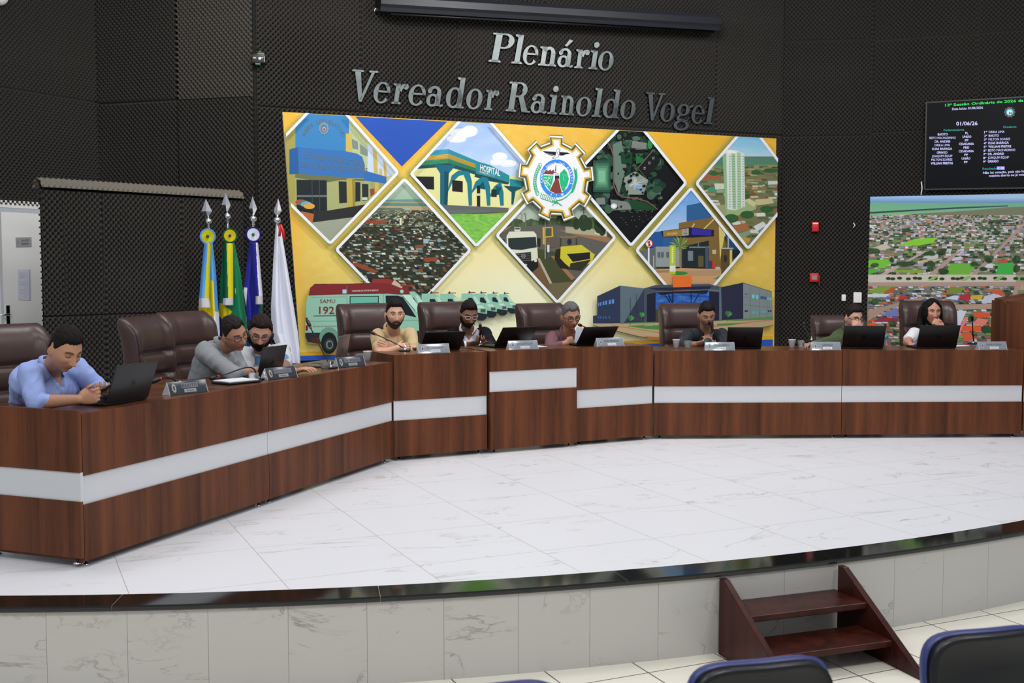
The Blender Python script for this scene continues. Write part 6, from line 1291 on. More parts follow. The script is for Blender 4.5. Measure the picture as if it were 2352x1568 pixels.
def head_points(d, fat=1.0, jaw=1.0):
    """unit directions (N,3) -> head-local surface points; x side, y face forward, z up, metres for a 0.24 m head"""
    x, y, z = d[:, 0], d[:, 1], d[:, 2]
    px = x * .077 * fat; py = y * .096; pz = z * .120
    low = sstep(0.05, 1.0, -z); px = px * (1 - .30 * low * jaw * sstep(-.4, .6, y)); py = np.where(y > 0, py * (1 - .06 * low), py * (1 - .25 * low))
    px = px * (1 - .10 * sstep(.3, 1, z)); top = sstep(.2, 1, z)
    py = py - .006 * top * (y > 0) * y
    fr = sstep(.15, .6, y)                                   # face side only
    py = py + fr * (-.010 * sstep(.3, 1.0, np.abs(px) / .075) * 0)
    ax = np.abs(px)
    f = 0
    f = f + .0290 * gs(px, pz, 0, -.031, .0120, .016)         # nose tip
    f = f + .0155 * gs(px, pz, 0, -.006, .0085, .024)         # bridge
    f = f + .0105 * gs(ax, pz, .0135, -.036, .0075, .008)     # wings
    f = f - .0140 * gs(ax, pz, .031, .012, .017, .012)        # sockets
    f = f + .0065 * gs(ax, pz, .028, .033, .024, .008)        # brows
    f = f + .0055 * gs(ax, pz, .046, -.018, .020, .020)       # cheekbones
    f = f + .0075 * gs(px, pz, 0, -.064, .022, .012)          # mouth mound
    f = f + .0046 * gs(px, pz, 0, -.0575, .017, .0042) + .0054 * gs(px, pz, 0, -.0705, .015, .005)
    f = f - .0060 * gs(px, pz, 0, -.0640, .021, .0022)        # lip parting
    f = f - .0040 * gs(px, pz, 0, -.081, .020, .006)
    f = f + .0110 * gs(px, pz, 0, -.100, .021, .014)          # chin
    f = f - .0030 * gs(px, pz, 0, -.046, .005, .006)
    py = py + fr * f
    pz = pz - .006 * gs(px, pz, 0, -.100, .03, .02) * fr
    return np.stack([px, py, pz], 1)
def sph_grid(nu, nv):
    D_ = []; 
    for j in range(nv + 1):
        t = math.pi * j / nv; st_ = max(math.sin(t), 1e-4)
        for i in range(nu):
            a = 2 * math.pi * i / nu; D_.append((st_ * math.sin(a), st_ * math.cos(a), -math.cos(t)))
    fs = [(j * nu + i, j * nu + (i + 1) % nu, (j + 1) * nu + (i + 1) % nu, (j + 1) * nu + i) for j in range(nv) for i in range(nu)]
    return np.array(D_), fs
def rotm(r, f, u):  # columns
    return Matrix(((r.x, f.x, u.x), (r.y, f.y, u.y), (r.z, f.z, u.z)))
def head_frame(yaw, pitch, roll):
    y, p, q = map(math.radians, (yaw, pitch, roll))
    f = Vector((math.sin(y) * math.cos(p), -math.cos(y) * math.cos(p), -math.sin(p)))
    r = Vector((math.cos(y), math.sin(y), 0)); u = f.cross(r) * 1
    if u.z < 0: u = -u
    u = Matrix.Rotation(q, 3, f) @ u; x = f.cross(u)
    return rotm(x, f, u)                                      # x = f x u  (image left when facing the camera is -? )
def hand(mb, wrist, to, palm_n, s=1.0, curl=(20, 35, 25), side=1, spread=4, thumb=(35, 20)):
    """palm from wrist towards 'to'; palm_n points out of the palm; side=+1 puts the thumb on +cross side"""
    a = (Vector(to) - Vector(wrist)).normalized(); n = Vector(palm_n); n = (n - a * n.dot(a)).normalized(); b = a.cross(n) * side; w_ = Vector(wrist)
    rings = []
    for t, hw, th in ((-.012, .024, .021), (.0, .026, .019), (.02, .033, .017), (.05, .040, .0155), (.075, .042, .0135), (.088, .038, .011)):
        c = w_ + a * t * s; rings.append([c + (b * math.cos(2 * math.pi * k / 16) * hw + n * math.sin(2 * math.pi * k / 16) * th) * s for k in range(16)])
    mb.loft(rings)
    for i, (o, L, r) in enumerate(((.029, .074, .0088), (.0095, .082, .0090), (-.010, .076, .0086), (-.0285, .060, .0078))):
        p = w_ + a * .080 * s + b * o * s; sp_ = math.radians((1.2 - i * .8) * spread); d = (a * math.cos(sp_) + b * math.sin(sp_)).normalized(); ax_ = d.cross(n)
        ang = 0; c_ = p - d * .012 * s; rr = r * s
        for seg, k in zip((.46, .30, .24), range(3)):
            ang += math.radians(curl[k] * (1 + .1 * i)); dd = (d * math.cos(ang) + n * math.sin(ang)).normalized(); q = c_ + dd * (L * seg * s + (.012 * s if k == 0 else 0))
            mb.capsule(c_, q, rr, rr * .93, 10); c_ = q; rr *= .92
    tb = w_ + a * .022 * s + b * .030 * s + n * .004 * s; t1, t2 = map(math.radians, thumb)
    d1 = (a * math.cos(t1) + b * math.sin(t1) + n * .35).normalized(); q1 = tb + d1 * .040 * s; d2 = (d1 * math.cos(t2) + a * .5 + n * .3).normalized(); q2 = q1 + d2 * .030 * s
    mb.capsule(w_ + a * .012 * s + b * .014 * s, tb, .015 * s, .0135 * s, 10); mb.capsule(tb, q1, .013 * s, .0105 * s, 10); mb.capsule(q1, q2, .0103 * s, .0088 * s, 10)
def bend3(a, b, c, n=8):
    a, b, c = Vector(a), Vector(b), Vector(c); return a, b, c
def person(label, head, S0, S1, pelvis, arms, skin, hair, shirt, yaw=0, pitch=0, roll=0, hs=1.0, neck=None, short=False, sleeve=(1, .9), collar=True, vopen=.11, stripes=None, jacket=None, beard=None, brow=None, glasses=None, hairkind='short', eyes_down=True, fat=1.0, mouth=0, wr=.0065, body=1.0, seatz=.50, facing=None, lipc=None, trousers=(34, 36, 48), bscale=1.0):
    Hc = W(*head); S0, S1, PC = W(*S0), W(*S1), W(*pelvis) if len(pelvis) == 3 else None
    base = Vector((PC.x, PC.y, 0.0)); t = wthing('person', label, 'person', base, None)
    Hm = head_frame(yaw, pitch, roll); hx, hf, hu = Hm.col[0], Hm.col[1], Hm.col[2]; HM = lambda v: Hc + Hm @ (Vector(v) * hs)
    Nb = Vector(W(*neck)) if neck else (S0 + S1) / 2 + Vector((0, 0, .055))
    L = (S1 - S0).normalized(); U = (Nb - PC).normalized(); Fw = L.cross(U).normalized()
    shw = (S1 - S0).length / 2
    def torso(mb, grow, scale=1.0):
        rings = []
        for tt, hw, hd, fo in ((-.16, .155, .11, 0), (-.05, .175, .125, 0), (.1, .17, .125, .005), (.32, .158, .118, .012), (.52, .168, .122, .018), (.70, .182, .126, .018), (.82, .178, .116, .010), (.91, .140, .095, .0), (.97, .090, .075, -.004), (1.02, .064, .064, .0)):
            c = PC + (Nb - PC) * tt + Fw * fo; k = (shw / .17) if tt > .5 else 1.0
            hw2 = (hw * (1 + (k - 1) * min(1, max(0, (tt - .4) / .3)))) * body + grow; hd2 = hd * body + grow
            rings.append([c + L * hw2 * math.copysign(abs(math.cos(a)) ** .85, math.cos(a)) + Fw * hd2 * math.copysign(abs(math.sin(a)) ** .9, math.sin(a)) for a in [2 * math.pi * q / 28 for q in range(28)]])
        mb.loft(rings)
        for S_ in (S0, S1):
            mb.capsule(Nb - U * .045, S_ + U * -.012, .050 + grow * .7, .058 + grow, 14); mb.sphere(S_, .060 + grow, 14, 10)
    # arms: list of dict(e=elbow, w=wrist, to=hand target, n=palm normal, side=..., curl=...)
    A_ = []
    for S_, ar in zip((S0, S1), arms):
        if ar is None: A_.append(None); continue
        e = W(*ar['e']); w_ = W(*ar['w']); A_.append((S_, e, w_, ar))
    sk = MB()
    d_, fs = sph_grid(72, 56); hp = head_points(d_, fat); sk.add([HM(p) for p in hp], fs, True)
    for sx in (-1, 1):   # ears
        T = Matrix.Rotation(math.radians(-12), 3, 'X'); c = Vector((sx * .0785 * fat, -.008, -.006)); ring = []
        m_ = MB(); rr = [(0.006, .017, .031)]
        earp = []
        for j in range(9):
            tt = math.pi * j / 8
            for i in range(12):
                a = 2 * math.pi * i / 12; v = Vector((.0075 * math.sin(tt) * math.cos(a), .0185 * math.sin(tt) * math.sin(a), -.033 * math.cos(tt))); v.x += sx * .010 * (v.y < 0) * (-v.y / .017); earp.append(HM(c + T @ v))
        sk.add(earp, [(j * 12 + i, j * 12 + (i + 1) % 12, (j + 1) * 12 + (i + 1) % 12, (j + 1) * 12 + i) for j in range(8) for i in range(12)], True)
    jb = HM((0, -.028, -.065)); sk.capsule(Nb - U * .05, jb, .058, .053, 20); sk.capsule(Nb - U * .03, HM((0, .01, -.075)), .050, .040, 16)
    torso(sk, -.014)
    for a_ in A_:
        if not a_: continue
        S_, e, w_, ar = a_; sk.capsule(S_, e, .050 * bscale, .040 * bscale, 16); mid = e + (w_ - e) * .35; sk.capsule(e, mid, .039 * bscale, .038 * bscale, 16); sk.capsule(mid, w_, .038 * bscale, .026 * bscale, 16)
        hand(sk, w_, W(*ar['to']), Vector(ar.get('n', (0, 0, -1))), ar.get('s', 1.0), ar.get('curl', (20, 30, 20)), ar.get('side', 1), ar.get('spread', 4), ar.get('thumb', (35, 20)))
    Him = Hm.transposed(); lipcol = lin(lipc or tuple(int(v * k) for v, k in zip(skin, (.86, .68, .66)))); skc = lin(skin)
    Hi = np.array([list(r) for r in Him]); Hcn = np.array(Hc)
    browc = lin(brow or tuple(int(v * .9) for v in hair))
    def scol(co):
        q = (co - Hcn) @ Hi.T / hs; x, y, z = q[:, 0], q[:, 1], q[:, 2]; ax = np.abs(x); front = sstep(.045, .07, y) * (np.abs(z) < .13)
        c = np.tile(skc, (len(co), 1)); nz = np.array([0.0]); 
        def bl(c, m, k): return c * (1 - m[:, None]) + k * m[:, None]
        c = bl(c, front * .35 * gs(ax, z, .045, -.03, .022, .02), skc * np.array([1.12, .82, .80])); c = bl(c, front * .3 * gs(x, z, 0, -.032, .014, .014), skc * np.array([1.1, .82, .8]))
        if beard: 
            bm_ = sstep(.0, .025, y) * sstep(-.030, -.055, z) * (np.abs(z) < .16) * .55 * (1 - .9 * gs(x, z, 0, -.066, .02, .008)); c = bl(c, bm_ * beard[1], lin(beard[0]))
        c = bl(c, front * np.clip(1.5 * gs(x, z, 0, -.065, .0215, .0075), 0, 1) * .8, lipcol); c = bl(c, front * np.clip(1.6 * gs(x, z, 0, -.0642, .021, .0016), 0, 1) * .7, lipcol * .3)
        bz = .031 + .004 * np.sin(np.clip((ax - .012) / .034, 0, 1) * math.pi); c = bl(c, front * np.clip(1.7 * np.exp(-((z - bz) / .0042) ** 2) * sstep(.010, .016, ax) * sstep(.053, .044, ax), 0, 1) * .9, browc)
        c = bl(c, front * .55 * gs(ax, z, .031, .010, .014, .006), skc * .55)  # brow shadow painted into the skin colour around the eyes
        if eyes_down: c = bl(c, front * np.clip(1.4 * np.exp(-((z - .006 + ((ax - .031) / .03) ** 2 * .004) / .0017) ** 2) * sstep(.015, .02, ax) * sstep(.046, .041, ax), 0, 1), lin((24, 16, 14)))
        return c
    fused(sk, 'body', M['skin'], t, .0042, 1, scol, factor=.35)
    # eyes
    for sx in (-1, 1):
        mb = MB(); mb.col = c8(226, 222, 218); c = HM((sx * .031, .0735, .0115)); mb.sphere(c, .0122 * hs, 16, 12)
        if not eyes_down:
            mb2 = MB(); g = (hf + Vector((0, 0, .0))).normalized(); mb.col = c8(34, 22, 18); mb.sphere(c + g * .0066 * hs, .0068 * hs, 12, 8); mb.build('eye', M['skin'], t)
            lid = MB(); lid.col = c8(*[int(v * .8) for v in skin]); lid.sphere(HM((sx * .031, .0725, .0155)), (.0128 * hs,) * 3, 16, 12); lid.build('eyelid', M['skin'], t)
        else:
            mb.build('eye', M['skin'], t); lid = MB(); lid.col = c8(*[int(v * .86) for v in skin]); lid.sphere(HM((sx * .031, .0738, .0118)), .0126 * hs, 16, 12); lid.build('eyelid', M['skin'], t)
    for sx in (-1, 1):
        mb = MB(); mb.col = c8(22, 16, 14); el = -30 if eyes_down else 22
        c_ = Vector((sx * .031, .0732, .0118)); R_ = .0131; e_ = math.radians(el)
        mb.tube([HM(c_ + Vector((R_ * math.sin(a), R_ * math.cos(a) * math.cos(e_ * math.cos(a * .9)), R_ * math.sin(e_ * math.cos(a * .9))))) for a in [math.radians(-62 + 12.4 * k) for k in range(11)]], .0009, 6); mb.build('eyelash', M['skin'], t)
    # hair shell
    d2, f2 = sph_grid(120, 90); hp2 = head_points(d2, fat); x, y, z = hp2[:, 0], hp2[:, 1], hp2[:, 2]; ax = np.abs(x)
    nzv = np.array([.8 * noise.noise(Vector((p[0] * 95, p[1] * 32, p[2] * 40))) + .7 * noise.noise(Vector((p[0] * 240, p[1] * 70, p[2] * 95))) for p in hp2])
    def shell(mask, thick, rough, name, colr, shift=None, m='hairmat'):
        rad = hp2 / np.linalg.norm(hp2, axis=1)[:, None]; off = -.007 + (mask * (thick + .007)) + rough * nzv * mask
        q = hp2 + rad * off[:, None]
        if shift is not None: q = q + shift
        mb = MB(); mb.add([HM(p) for p in q], f2, True); cc = lin(colr)
        if 'hair_%s' % (colr,) not in M:
            m_ = mat('hair_%s' % (colr,), tuple(cc), .7, 0, .18); bumped(m_, 160, .8, .003, 4, (1, .4, .4)); M['hair_%s' % (colr,)] = m_
        return mb.build(name, M['hair_%s' % (colr,)], t)
    fl = .068 + .008 * (1 - (ax / .07) ** 2)                   # frontal hairline height
    front = y > .02
    hl = np.where(y > .045, fl, np.where(y > .012, .010 + (y - .012) * 1.6 + .0, np.where(y > -.03, .020 - 0 * y, -.050)))
    hl = np.where((y > -.03) & (y <= .012), np.where(ax > .05, .014 + .02 * (y < -.0), .014), hl)
    mask = sstep(-.004, .006, z - hl + .004 * nzv)
    if hairkind == 'receding': mask = mask * (1 - .9 * sstep(.045, .06, y) * sstep(.020, .032, ax) * sstep(.095, .08, z))
    tk = .0045 + .019 * sstep(.035, .10, z) * (1.15 if hairkind in ('short', 'quiff', 'receding') else 1.0)
    if hairkind == 'quiff': tk = tk + .010 * sstep(.07, .11, z) * sstep(0, .07, y)
    if hairkind == 'buzz': tk = .004 + .008 * sstep(.04, .1, z)
    if hairkind == 'curly': tk = tk + .006
    if hairkind == 'long':
        fl2 = .085 - ax * .9; hl = np.where(y > .03, np.where(ax < .062, fl2 + .020, -.2), -.2); mask = sstep(-.004, .006, z - hl); tk = .016
    shell(mask, tk, .0045 if hairkind != 'curly' else .008, 'hair', hair)
    if hairkind == 'long':
        mb = MB()
        for sx in (-1, 1):
            P_ = [HM((sx * .055, -.03, .085)), HM((sx * .088, -.028, .02)), HM((sx * .096, -.03, -.05)), HM((sx * .098, -.02, -.11)), HM((sx * .105, .01, -.17 if sx > 0 else -.12)), HM((sx * .105, .03, -.24 if sx > 0 else -.17))]
            mb.tube(P_, [.02, .024, .026, .030, .028, .012], 16, True, (1.25, .75))
        mb.tube([HM((0, -.06, .08)), HM((0, -.09, 0)), HM((0, -.085, -.10)), HM((0, -.07, -.20))], [.03, .075, .085, .05], 18, True, (.55, 1.0))
        key = 'hair_%s' % (hair,); mb.build('hair_lengths', M[key], t)
    if beard:
        top_ = np.interp(ax, [0, .014, .026, .036, .050, .064, .072, .09], [-.045, -.0455, -.049, -.062, -.052, -.030, -.002, .012])
        bmk = sstep(-.003, .004, top_ - z + .0015 * nzv) * sstep(-.022, -.006, y)
        shell(bmk * (1 - np.clip(1.5 * gs(x, z, 0, -.0655, .0165, .0062), 0, 1)), beard[2], .0022, 'beard', beard[0])
    # glasses
    if glasses:
        gm = mat('glasses_frame', c8(*glasses), .25, .1) if 'gl_%s' % (glasses,) not in M else M['gl_%s' % (glasses,)]; M['gl_%s' % (glasses,)] = gm
        mb = MB()
        for sx in (-1, 1):
            pts = [HM((sx * .033 + .0235 * math.copysign(abs(math.cos(a)) ** .6, math.cos(a)), .0985 - abs(sx * .033 + .023 * math.cos(a)) * .16, .008 + .0155 * math.copysign(abs(math.sin(a)) ** .6, math.sin(a)))) for a in [2 * math.pi * k / 28 for k in range(29)]]
            mb.tube(pts, .0024, 6); mb.tube([HM((sx * .056, .088, .014)), HM((sx * .074 * fat, .055, .013)), HM((sx * .080 * fat, -.005, .010))], .0022, 6)
        mb.tube([HM((-.011, .098, .012)), HM((0, .100, .014)), HM((.011, .098, .012))], .0022, 6); g = mb.build('glasses', gm, t)
        for sx in (-1, 1):
            mb = MB(); c = [HM((sx * .033 + .021 * math.cos(a), .0975 - abs(sx * .033 + .021 * math.cos(a)) * .16, .008 + .016 * math.sin(a))) for a in [2 * math.pi * k / 24 for k in range(24)]]; mb.add(c, [tuple(range(24))]); mb.build('lens', M['lensglass'], g)
    # clothing
    def cloth(mb, nm, colr, grow, v, patt=None, vox=.0075, wrk=wr):
        cr = lin(colr); PCn, Ln, Un, Fn, Nn, Hh = map(np.array, (PC, L, U, Fw, Nb, Hc))
        def dis(co):
            q = co - Nn; u_ = q @ Ln; v_ = q @ Un; f_ = q @ Fn
            wv = .004 + (.052 if v < .3 else .078) * np.minimum(1 + v_ / v, 1.35) if v else 0 * v_
            m1 = np.clip((wv - np.abs(u_)) / .008, 0, 1) * np.clip((v_ + v) / .006, 0, 1) * (f_ > .0) if v else 0 * v_
            rr_ = np.linalg.norm(q - np.outer(v_, Un), axis=1); m2 = np.clip((.072 - rr_) / .008, 0, 1) * np.clip((v_ + .02) / .01, 0, 1)
            push = -.038 * np.maximum(m1, m2) if v else 0 * v_
            return push + np.array([wrk * (noise.noise(Vector((p[0] * 9, p[1] * 9, p[2] * 15 + p[0] * 7))) + .55 * (1 - 2 * abs(noise.noise(Vector((p[0] * 16 + 5, p[1] * 16, p[2] * 11 - p[0] * 14)))))) for p in co])
        def colf(co):
            c = np.tile(cr, (len(co), 1))
            if patt:
                q = co - PCn; u_ = q @ Ln; v_ = q @ Un
                if patt[0] == 'h':
                    b_ = sstep(.35, .6, np.sin(v_ * 2 * math.pi / patt[2] + u_ * 3 + patt[3])); c = c * (1 - b_[:, None]) + lin(patt[1]) * b_[:, None]
                else:
                    b_ = np.clip(sstep(.8, .95, np.sin(u_ * 2 * math.pi / patt[2])) * .7 + sstep(.86, .97, np.sin(v_ * 2 * math.pi / patt[2])) * .5, 0, 1); c = c * (1 - b_[:, None]) + lin(patt[1]) * b_[:, None]
            # placket and seams
            q = co - Nn; u_ = q @ Ln; v_ = q @ Un; f_ = q @ Fn; m_ = np.exp(-((np.abs(u_) - .016) / .0022) ** 2) * (v_ < -.02) * (f_ > .02) * (.18 if colr[0] > 40 else .1); c = c * (1 - m_[:, None])
            return c
        def cut(co):
            q = co - Nn; u_ = q @ Ln; v_ = q @ Un; f_ = q @ Fn
            return ((f_ > .01) & (v_ > -v) & (np.abs(u_) < .004 + (.052 if v < .3 else .075) * (1 + v_ / v))) | ((np.linalg.norm(q - np.outer(v_, Un), axis=1) < .066) & (v_ > -.012))
        return fused(mb, nm, M['fabric'], t, vox, 3, colf, dis)
    def sleeves(mb, grow, full):
        for a_ in A_:
            if not a_: continue
            S_, e, w_, ar = a_; fl_ = ar.get('sleeve', full); kk = 1.0
            if fl_ > 1: en = e + (w_ - e) * (fl_ - 1); mb.capsule(S_, e, .060 + grow, .052 + grow, 18); mb.capsule(e, en, .050 + grow, .034 + grow * 1.1, 18)
            else: en = S_ + (e - S_) * fl_; mb.capsule(S_, en, .060 + grow, .056 + grow * 1.4, 18)
    mb = MB(); torso(mb, 0.004); sleeves(mb, .002, 0.62 if short else 1.85); cloth(mb, 'shirt', shirt, 0, vopen, stripes)
    def cuff_ring():
        pass
    if collar:
        jd = (jb - Nb).normalized(); Cb = Nb + (jb - Nb) * .16 - U * .012; Uc = (U * .3 + jd * .7).normalized(); Fc = (Fw - Uc * Fw.dot(Uc)).normalized(); cm = attr_mat('collar_%s' % str(shirt), .85, .15); 
        mb = MB(); mb.col = c8(*shirt, 1.03); N_ = 24; rings = [[], [], [], []]
        for k in range(N_ + 1):
            a = math.radians(-62) - math.radians(236) * k / N_ ; ca, sa = math.cos(a), -math.sin(a)
            # a=0 to the right, front at +90 (Fw)
            a2 = math.radians(90 + 24) + math.radians(312) * k / N_
            ca, sa = math.cos(a2), math.sin(a2); frontness = max(0, sa); rad_ = .0585 + .008 * frontness
            d_0 = L * ca + Fc * sa; drop = -.040 * frontness ** 1.5
            rings[0].append(Cb + d_0 * (rad_ + .003) + Uc * (.000 + drop)); rings[1].append(Cb + d_0 * (rad_ + .001) + Uc * (.044 + drop)); rings[2].append(Cb + d_0 * (rad_ + .008) + Uc * (.046 + drop)); rings[3].append(Cb + d_0 * (rad_ + .022 + .012 * frontness) + Uc * (.006 + drop - .020 * frontness ** 4))
        mb.loft([list(r) for r in zip(*rings)], cap=False, close=False); cc_ = mb.build('collar', M['fabric'], t); so = cc_.modifiers.new('s', 'SOLIDIFY'); so.thickness = .0035; so.offset = 0
        sb_ = cc_.modifiers.new('ss', 'SUBSURF'); sb_.levels = 1; sb_.render_levels = 1
    if jacket:
        mb = MB(); torso(mb, .018)
        for a_ in A_:
            S_, e, w_, ar = a_; mb.capsule(S_, e, .070, .060, 18); en = e + (w_ - e) * .82; mb.capsule(e, en, .058, .040, 18); mb.sphere(S_ + U * .008, .070)
        cloth(mb, 'jacket', jacket, 0, .34, None, .0085, wr * .7)
        for sx in (-1, 1):
            mb = MB(); mb.col = c8(*[int(v * 1.25 + 3) for v in jacket]); q = lambda u, v, f: Nb + L * u * sx + U * v + Fw * f
            mb.prism([q(.062, .045, -.01), q(.085, -.01, .06), q(.118, -.075, .120), q(.082, -.105, .134), q(.098, -.13, .140), q(.030, -.32, .158), q(.012, -.32, .160), q(.046, -.10, .128), q(.052, -.02, .075)], Fw * .006 + U * .002); mb.build('lapel', M['fabric'], t)
    # trousers, shoes (mostly behind the desk)
    mb = MB(); kd = Vector((Fw.x, Fw.y, 0)).normalized(); 
    for sx in (-1, 1):
        hpj = PC + L * .085 * sx; hpj.z = max(seatz + .06, .5); kn = hpj + kd * .42; kn.z = hpj.z - .02; an = Vector((kn.x, kn.y, .10)) + kd * .04
        mb.capsule(hpj, kn, .085, .062, 16); mb.capsule(kn, an, .062, .048, 16)
    hpz = Vector((PC.x, PC.y, max(seatz + .06, .5))); mb.capsule(hpz - L * .08, hpz + L * .08, .11, .11, 16); mb.capsule(hpz, PC + U * .05, .12, .13, 16)
    def tcol(co): return np.tile(lin(trousers), (len(co), 1))
    fused(mb, 'trousers', M['fabric'], t, .012, 3, tcol)
    for sx in (-1, 1):
        hpj = PC + L * .085 * sx; kn = hpj + kd * .46; an = Vector((kn.x, kn.y, .035)); mb = MB(); mb.capsule(an - kd * .05, an + kd * .16, .034, .032, 14, (1.0, 1.25)); mb.build('shoe', M['black_plastic'], t)
    return t, HM, dict(Nb=Nb, L=L, U=U, F=Fw)
m_, nt_, b_ = newmat('glasses_lens'); b_.inputs['Base Color'].default_value = (.9, .92, .95, 1); b_.inputs['Roughness'].default_value = .03; b_.inputs['Alpha'].default_value = .16; b_.inputs['Specular IOR Level'].default_value = .8; M['lensglass'] = m_
BL = (26, 20, 18)
# 1 man in the blue shirt, near left
person('man in a light blue button shirt looking down at his phone, nearest the camera', (150, 803, 6.12), (68, 858, 6.08), (178, 848, 6.50), (66, 985, 6.52),
       [dict(e=(84, 924, 6.02), w=(182, 917, 5.98), to=(236, 904, 6.0), n=(.15, 1, .1), side=1, curl=(42, 55, 35), sleeve=1.28, thumb=(30, 15), spread=1),
        dict(e=(225, 893, 6.52), w=(250, 899, 6.24), to=(234, 908, 6.05), n=(-.2, .1, 1), side=1, curl=(25, 40, 25), sleeve=1.7, spread=1)],
       (182, 134, 106), (20, 16, 15), (152, 170, 224), yaw=54, pitch=30, roll=0, neck=(116, 842, 6.34), hairkind='short', vopen=.06, wr=.009, body=1.12)
# 2 grey shirt
person('man in a grey shirt and glasses leaning far forward on the left desk', (538, 768, 7.80), (470, 806, 7.72), (528, 800, 8.10), (455, 930, 8.02),
       [dict(e=(536, 860, 7.62), w=(592, 850, 7.78), to=(620, 843, 7.95), n=(0, .5, -.6), side=-1, curl=(15, 25, 15), sleeve=1.25), dict(e=(560, 868, 8.05), w=(585, 853, 7.86), to=(600, 845, 7.72), n=(0, -.3, -.8), side=1, sleeve=1.3)],
       (176, 126, 102), (36, 30, 28), (142, 146, 150), yaw=50, pitch=16, roll=22, neck=(505, 792, 7.94), hairkind='receding', glasses=(60, 58, 60), vopen=.05, wr=.009, eyes_down=False)
# 3 bearded man
person('bearded man with glasses in a blue and white striped shirt reading at the dark laptop', (597, 764, 8.26), (566, 815, 8.40), (648, 806, 8.52), (612, 925, 8.74),
       [dict(e=(560, 868, 8.12), w=(575, 860, 8.02), to=(592, 850, 7.96), n=(0, 0, -1), side=-1, sleeve=.6), dict(e=(655, 852, 8.12), w=(677, 853, 7.95), to=(702, 845, 7.93), n=(.1, .1, -1), side=1, curl=(14, 22, 16), spread=6)],
       (190, 142, 120), (38, 28, 24), (196, 200, 206), yaw=14, pitch=26, roll=-6, neck=(602, 797, 8.48), short=True, hairkind='curly', beard=((28, 19, 16), .9, .018), glasses=(56, 58, 66), stripes=('h', (100, 136, 180), .15, .6), collar=False, vopen=.02, fat=1.08, body=1.1)
# 4 beige polo
person('man with a short beard in a beige polo shirt, arms crossed', (907, 723, 9.72), (868, 771, 9.78), (942, 769, 9.9), (905, 872, 10.02),
       [dict(e=(872, 816, 9.50), w=(912, 800, 9.50), to=(942, 795, 9.56), n=(0, 1, -.3), side=1, curl=(14, 26, 20), spread=1), dict(e=(950, 813, 9.64), w=(902, 801, 9.60), to=(876, 788, 9.50), n=(0, 1, -.3), side=-1, curl=(14, 24, 16), spread=1)],
       (208, 160, 134), (30, 24, 22), (200, 176, 134), yaw=16, pitch=4, roll=0, neck=(900, 757, 9.92), short=True, hairkind='quiff', beard=((56, 42, 37), .8, .0036), vopen=.09, eyes_down=False, body=1.05, bscale=1.12, sleeve=(1, .9))
# 5 black suit
person('man in a black suit and white shirt with clear-framed glasses, looking at his phone', (1076, 723, 10.42), (1042, 771, 10.45), (1112, 769, 10.5), (1078, 860, 10.72),
       [dict(e=(1036, 795, 10.25), w=(1078, 791, 10.12), to=(1098, 787, 10.08), n=(0, .4, .6), side=-1, curl=(30, 40, 30)), dict(e=(1128, 794, 10.32), w=(1120, 790, 10.14), to=(1108, 787, 10.06), n=(-.2, .2, .7), side=1, curl=(30, 40, 30))],
       (134, 92, 70), (30, 22, 20), (216, 216, 230), yaw=20, pitch=20, roll=0, neck=(1074, 757, 10.58), hairkind='quiff', beard=((34, 24, 20), .8, .0042), glasses=(196, 196, 206), jacket=(22, 22, 27), vopen=.06, wr=.004)
# 6 mauve shirt
person('grey-haired man with glasses in a mauve shirt reading a sheet into the microphone', (1311, 727, 10.42), (1268, 776, 10.42), (1350, 768, 10.55), (1300, 872, 10.75),
       [dict(e=(1262, 801, 10.22), w=(1298, 788, 10.2), to=(1320, 780, 10.24), n=(.2, .8, .2), side=-1, curl=(55, 60, 40), sleeve=1.7), dict(e=(1366, 806, 10.5), w=(1362, 802, 10.40), to=(1354, 799, 10.3), n=(-.2, .5, .3), side=1, curl=(40, 50, 30))],
       (176, 126, 100), (96, 94, 96), (116, 82, 88), yaw=18, pitch=17, roll=6, neck=(1302, 765, 10.56), hairkind='receding', glasses=(30, 30, 36), vopen=.15, fat=1.06, body=1.1, brow=(50, 40, 38))
# 7 dark shirt
person('young man in a dark chequered shirt looking down, in front of the blue-grey building print', (1623, 723, 11.05), (1580, 770, 11.08), (1658, 768, 11.12), (1618, 858, 11.35),
       [dict(e=(1562, 794, 10.9), w=(1598, 790, 10.75), to=(1620, 787, 10.72), n=(0, .4, .5), side=-1, curl=(40, 50, 30), sleeve=1.6), dict(e=(1668, 795, 10.9), w=(1648, 791, 10.76), to=(1632, 788, 10.72), n=(0, .4, .5), side=1, curl=(40, 50, 30))],
       (176, 128, 104), (26, 22, 22), (46, 49, 54), yaw=6, pitch=24, roll=4, neck=(1620, 757, 11.2), hairkind='short', vopen=.11, stripes=('c', (60, 64, 71), .036), beard=((60, 44, 38), .35, -.004))
# 8 green shirt
person('man with glasses in a green shirt leaning to one side, hand at his mouth', (1960, 730, 11.15), (1904, 787, 11.1), (1972, 784, 11.3), (1925, 860, 11.45),
       [dict(e=(1876, 793, 10.9), w=(1860, 792, 10.75), to=(1850, 791, 10.68), n=(0, 0, -1), side=-1, sleeve=1.0), dict(e=(1992, 792, 11.0), w=(1980, 755, 11.0), to=(1965, 742, 10.98), n=(-.5, .6, 0), side=-1, curl=(30, 60, 40), sleeve=.8)],
       (202, 154, 134), (34, 27, 25), (78, 92, 64), yaw=22, pitch=12, roll=4, neck=(1950, 760, 11.25), short=True, hairkind='short', glasses=(34, 32, 36), beard=((60, 46, 42), .6, -.003), vopen=.05, body=1.05)
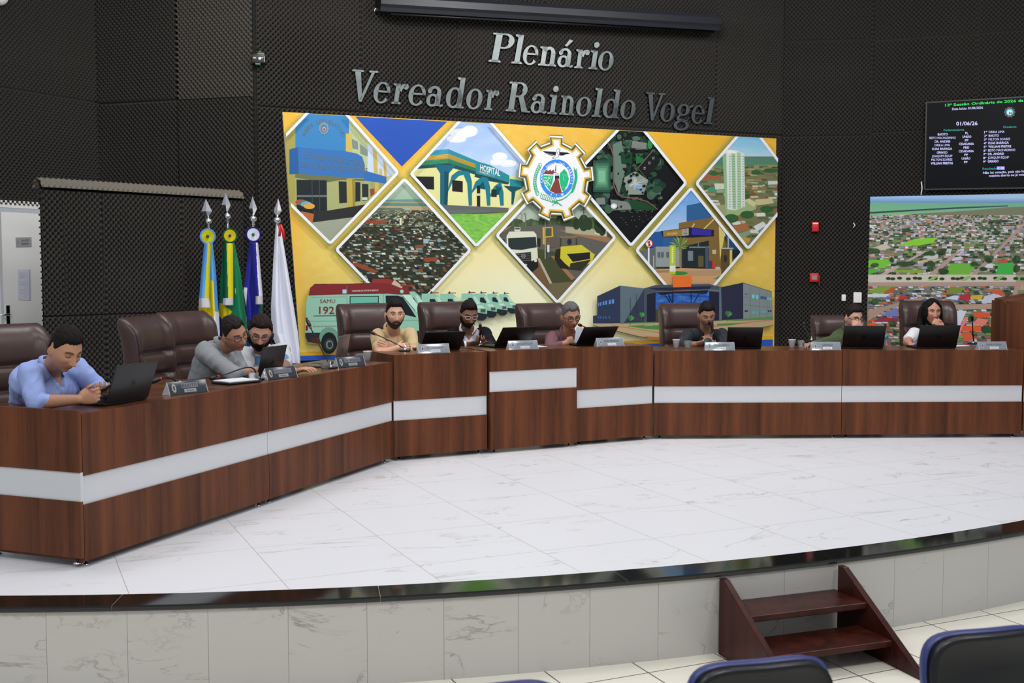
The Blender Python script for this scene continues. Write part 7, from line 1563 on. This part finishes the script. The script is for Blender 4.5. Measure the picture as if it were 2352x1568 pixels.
# 9 woman
person('woman with long black hair in a white t-shirt, hand at her chin', (2140, 716, 11.2), (2102, 766, 11.2), (2176, 766, 11.25), (2135, 860, 11.5),
       [dict(e=(2083, 786, 10.98), w=(2090, 790, 10.80), to=(2104, 792, 10.74), n=(0, 0, -1), side=-1, curl=(20, 30, 20)), dict(e=(2178, 775, 11.0), w=(2166, 752, 10.98), to=(2150, 737, 10.99), n=(-.5, .6, .1), side=-1, curl=(35, 60, 40))],
       (192, 140, 116), (18, 16, 17), (222, 222, 226), yaw=2, pitch=6, roll=0, neck=(2138, 757, 11.35), short=True, hairkind='long', vopen=.02, collar=False, fat=1.06, body=.95, eyes_down=False)
# things held in hands
def slab(name, label, cat, a, b, wdt, th, nrm, m, extra=None):
    a, b = Vector(a), Vector(b); d = (b - a); Ln_ = d.length; d.normalize(); n = Vector(nrm); n = (n - d * n.dot(d)).normalized(); x = d.cross(n); T = Matrix(((x.x, d.x, n.x, a.x), (x.y, d.y, n.y, a.y), (x.z, d.z, n.z, a.z), (0, 0, 0, 1)))
    t = wthing(name, label, cat, a); mb = MB(); mb.rbox(-wdt / 2, wdt / 2, 0, Ln_, -th / 2, th / 2, T, min(.008, th * .45)) if th > .003 else mb.box(-wdt / 2, wdt / 2, 0, Ln_, -th / 2, th / 2, T); mb.build('body' if th > .003 else 'sheet', m, t)
    if extra: extra(t, T, Ln_)
    return t
def lensx(t, T, L_):
    mb = MB(); mb.box(-.03, .005, L_ - .045, L_ - .008, -.0075, -.0045, T); mb.build('camera_bump', M['black_metal'], t)
slab('mobile_phone', 'black phone in the hands of the man in blue', 'phone', W(228, 900, 6.04), W(256, 884, 6.14), .074, .009, (-.5, .3, .9), M['black_plastic'], lensx)
slab('mobile_phone', 'dark phone held by the man in the black suit', 'phone', W(1112, 795, 10.02), W(1128, 784, 10.08), .07, .009, (-.2, -.6, .8), M['black_plastic'])
slab('mobile_phone', 'phone with a teal top edge held by the man in the dark shirt', 'phone', W(1626, 794, 10.66), W(1626, 776, 10.73), .072, .009, (0, -1, .3), mat('teal_dark', c8(24, 44, 50), .3))
slab('paper_sheet', 'white sheet of paper held up by the man in the mauve shirt', 'paper', W(1341, 796, 10.28), W(1348, 752, 10.24), .20, .0012, (.3, -1, .3), M['paper'])
slab('wrist_watch', 'dark wrist watch on the green shirt man, at the desk edge', 'watch', W(1857, 795, 10.70), W(1857, 791, 10.70), .03, .012, (0, -1, 0), M['black_metal']) if False else None
slab('pen', 'blue pen in the woman\'s hand on the desk', 'pen', W(2098, 793, 10.70), W(2110, 786, 10.73), .009, .009, (0, -1, 0), mat('blue_pen', c8(50, 50, 190), .4))
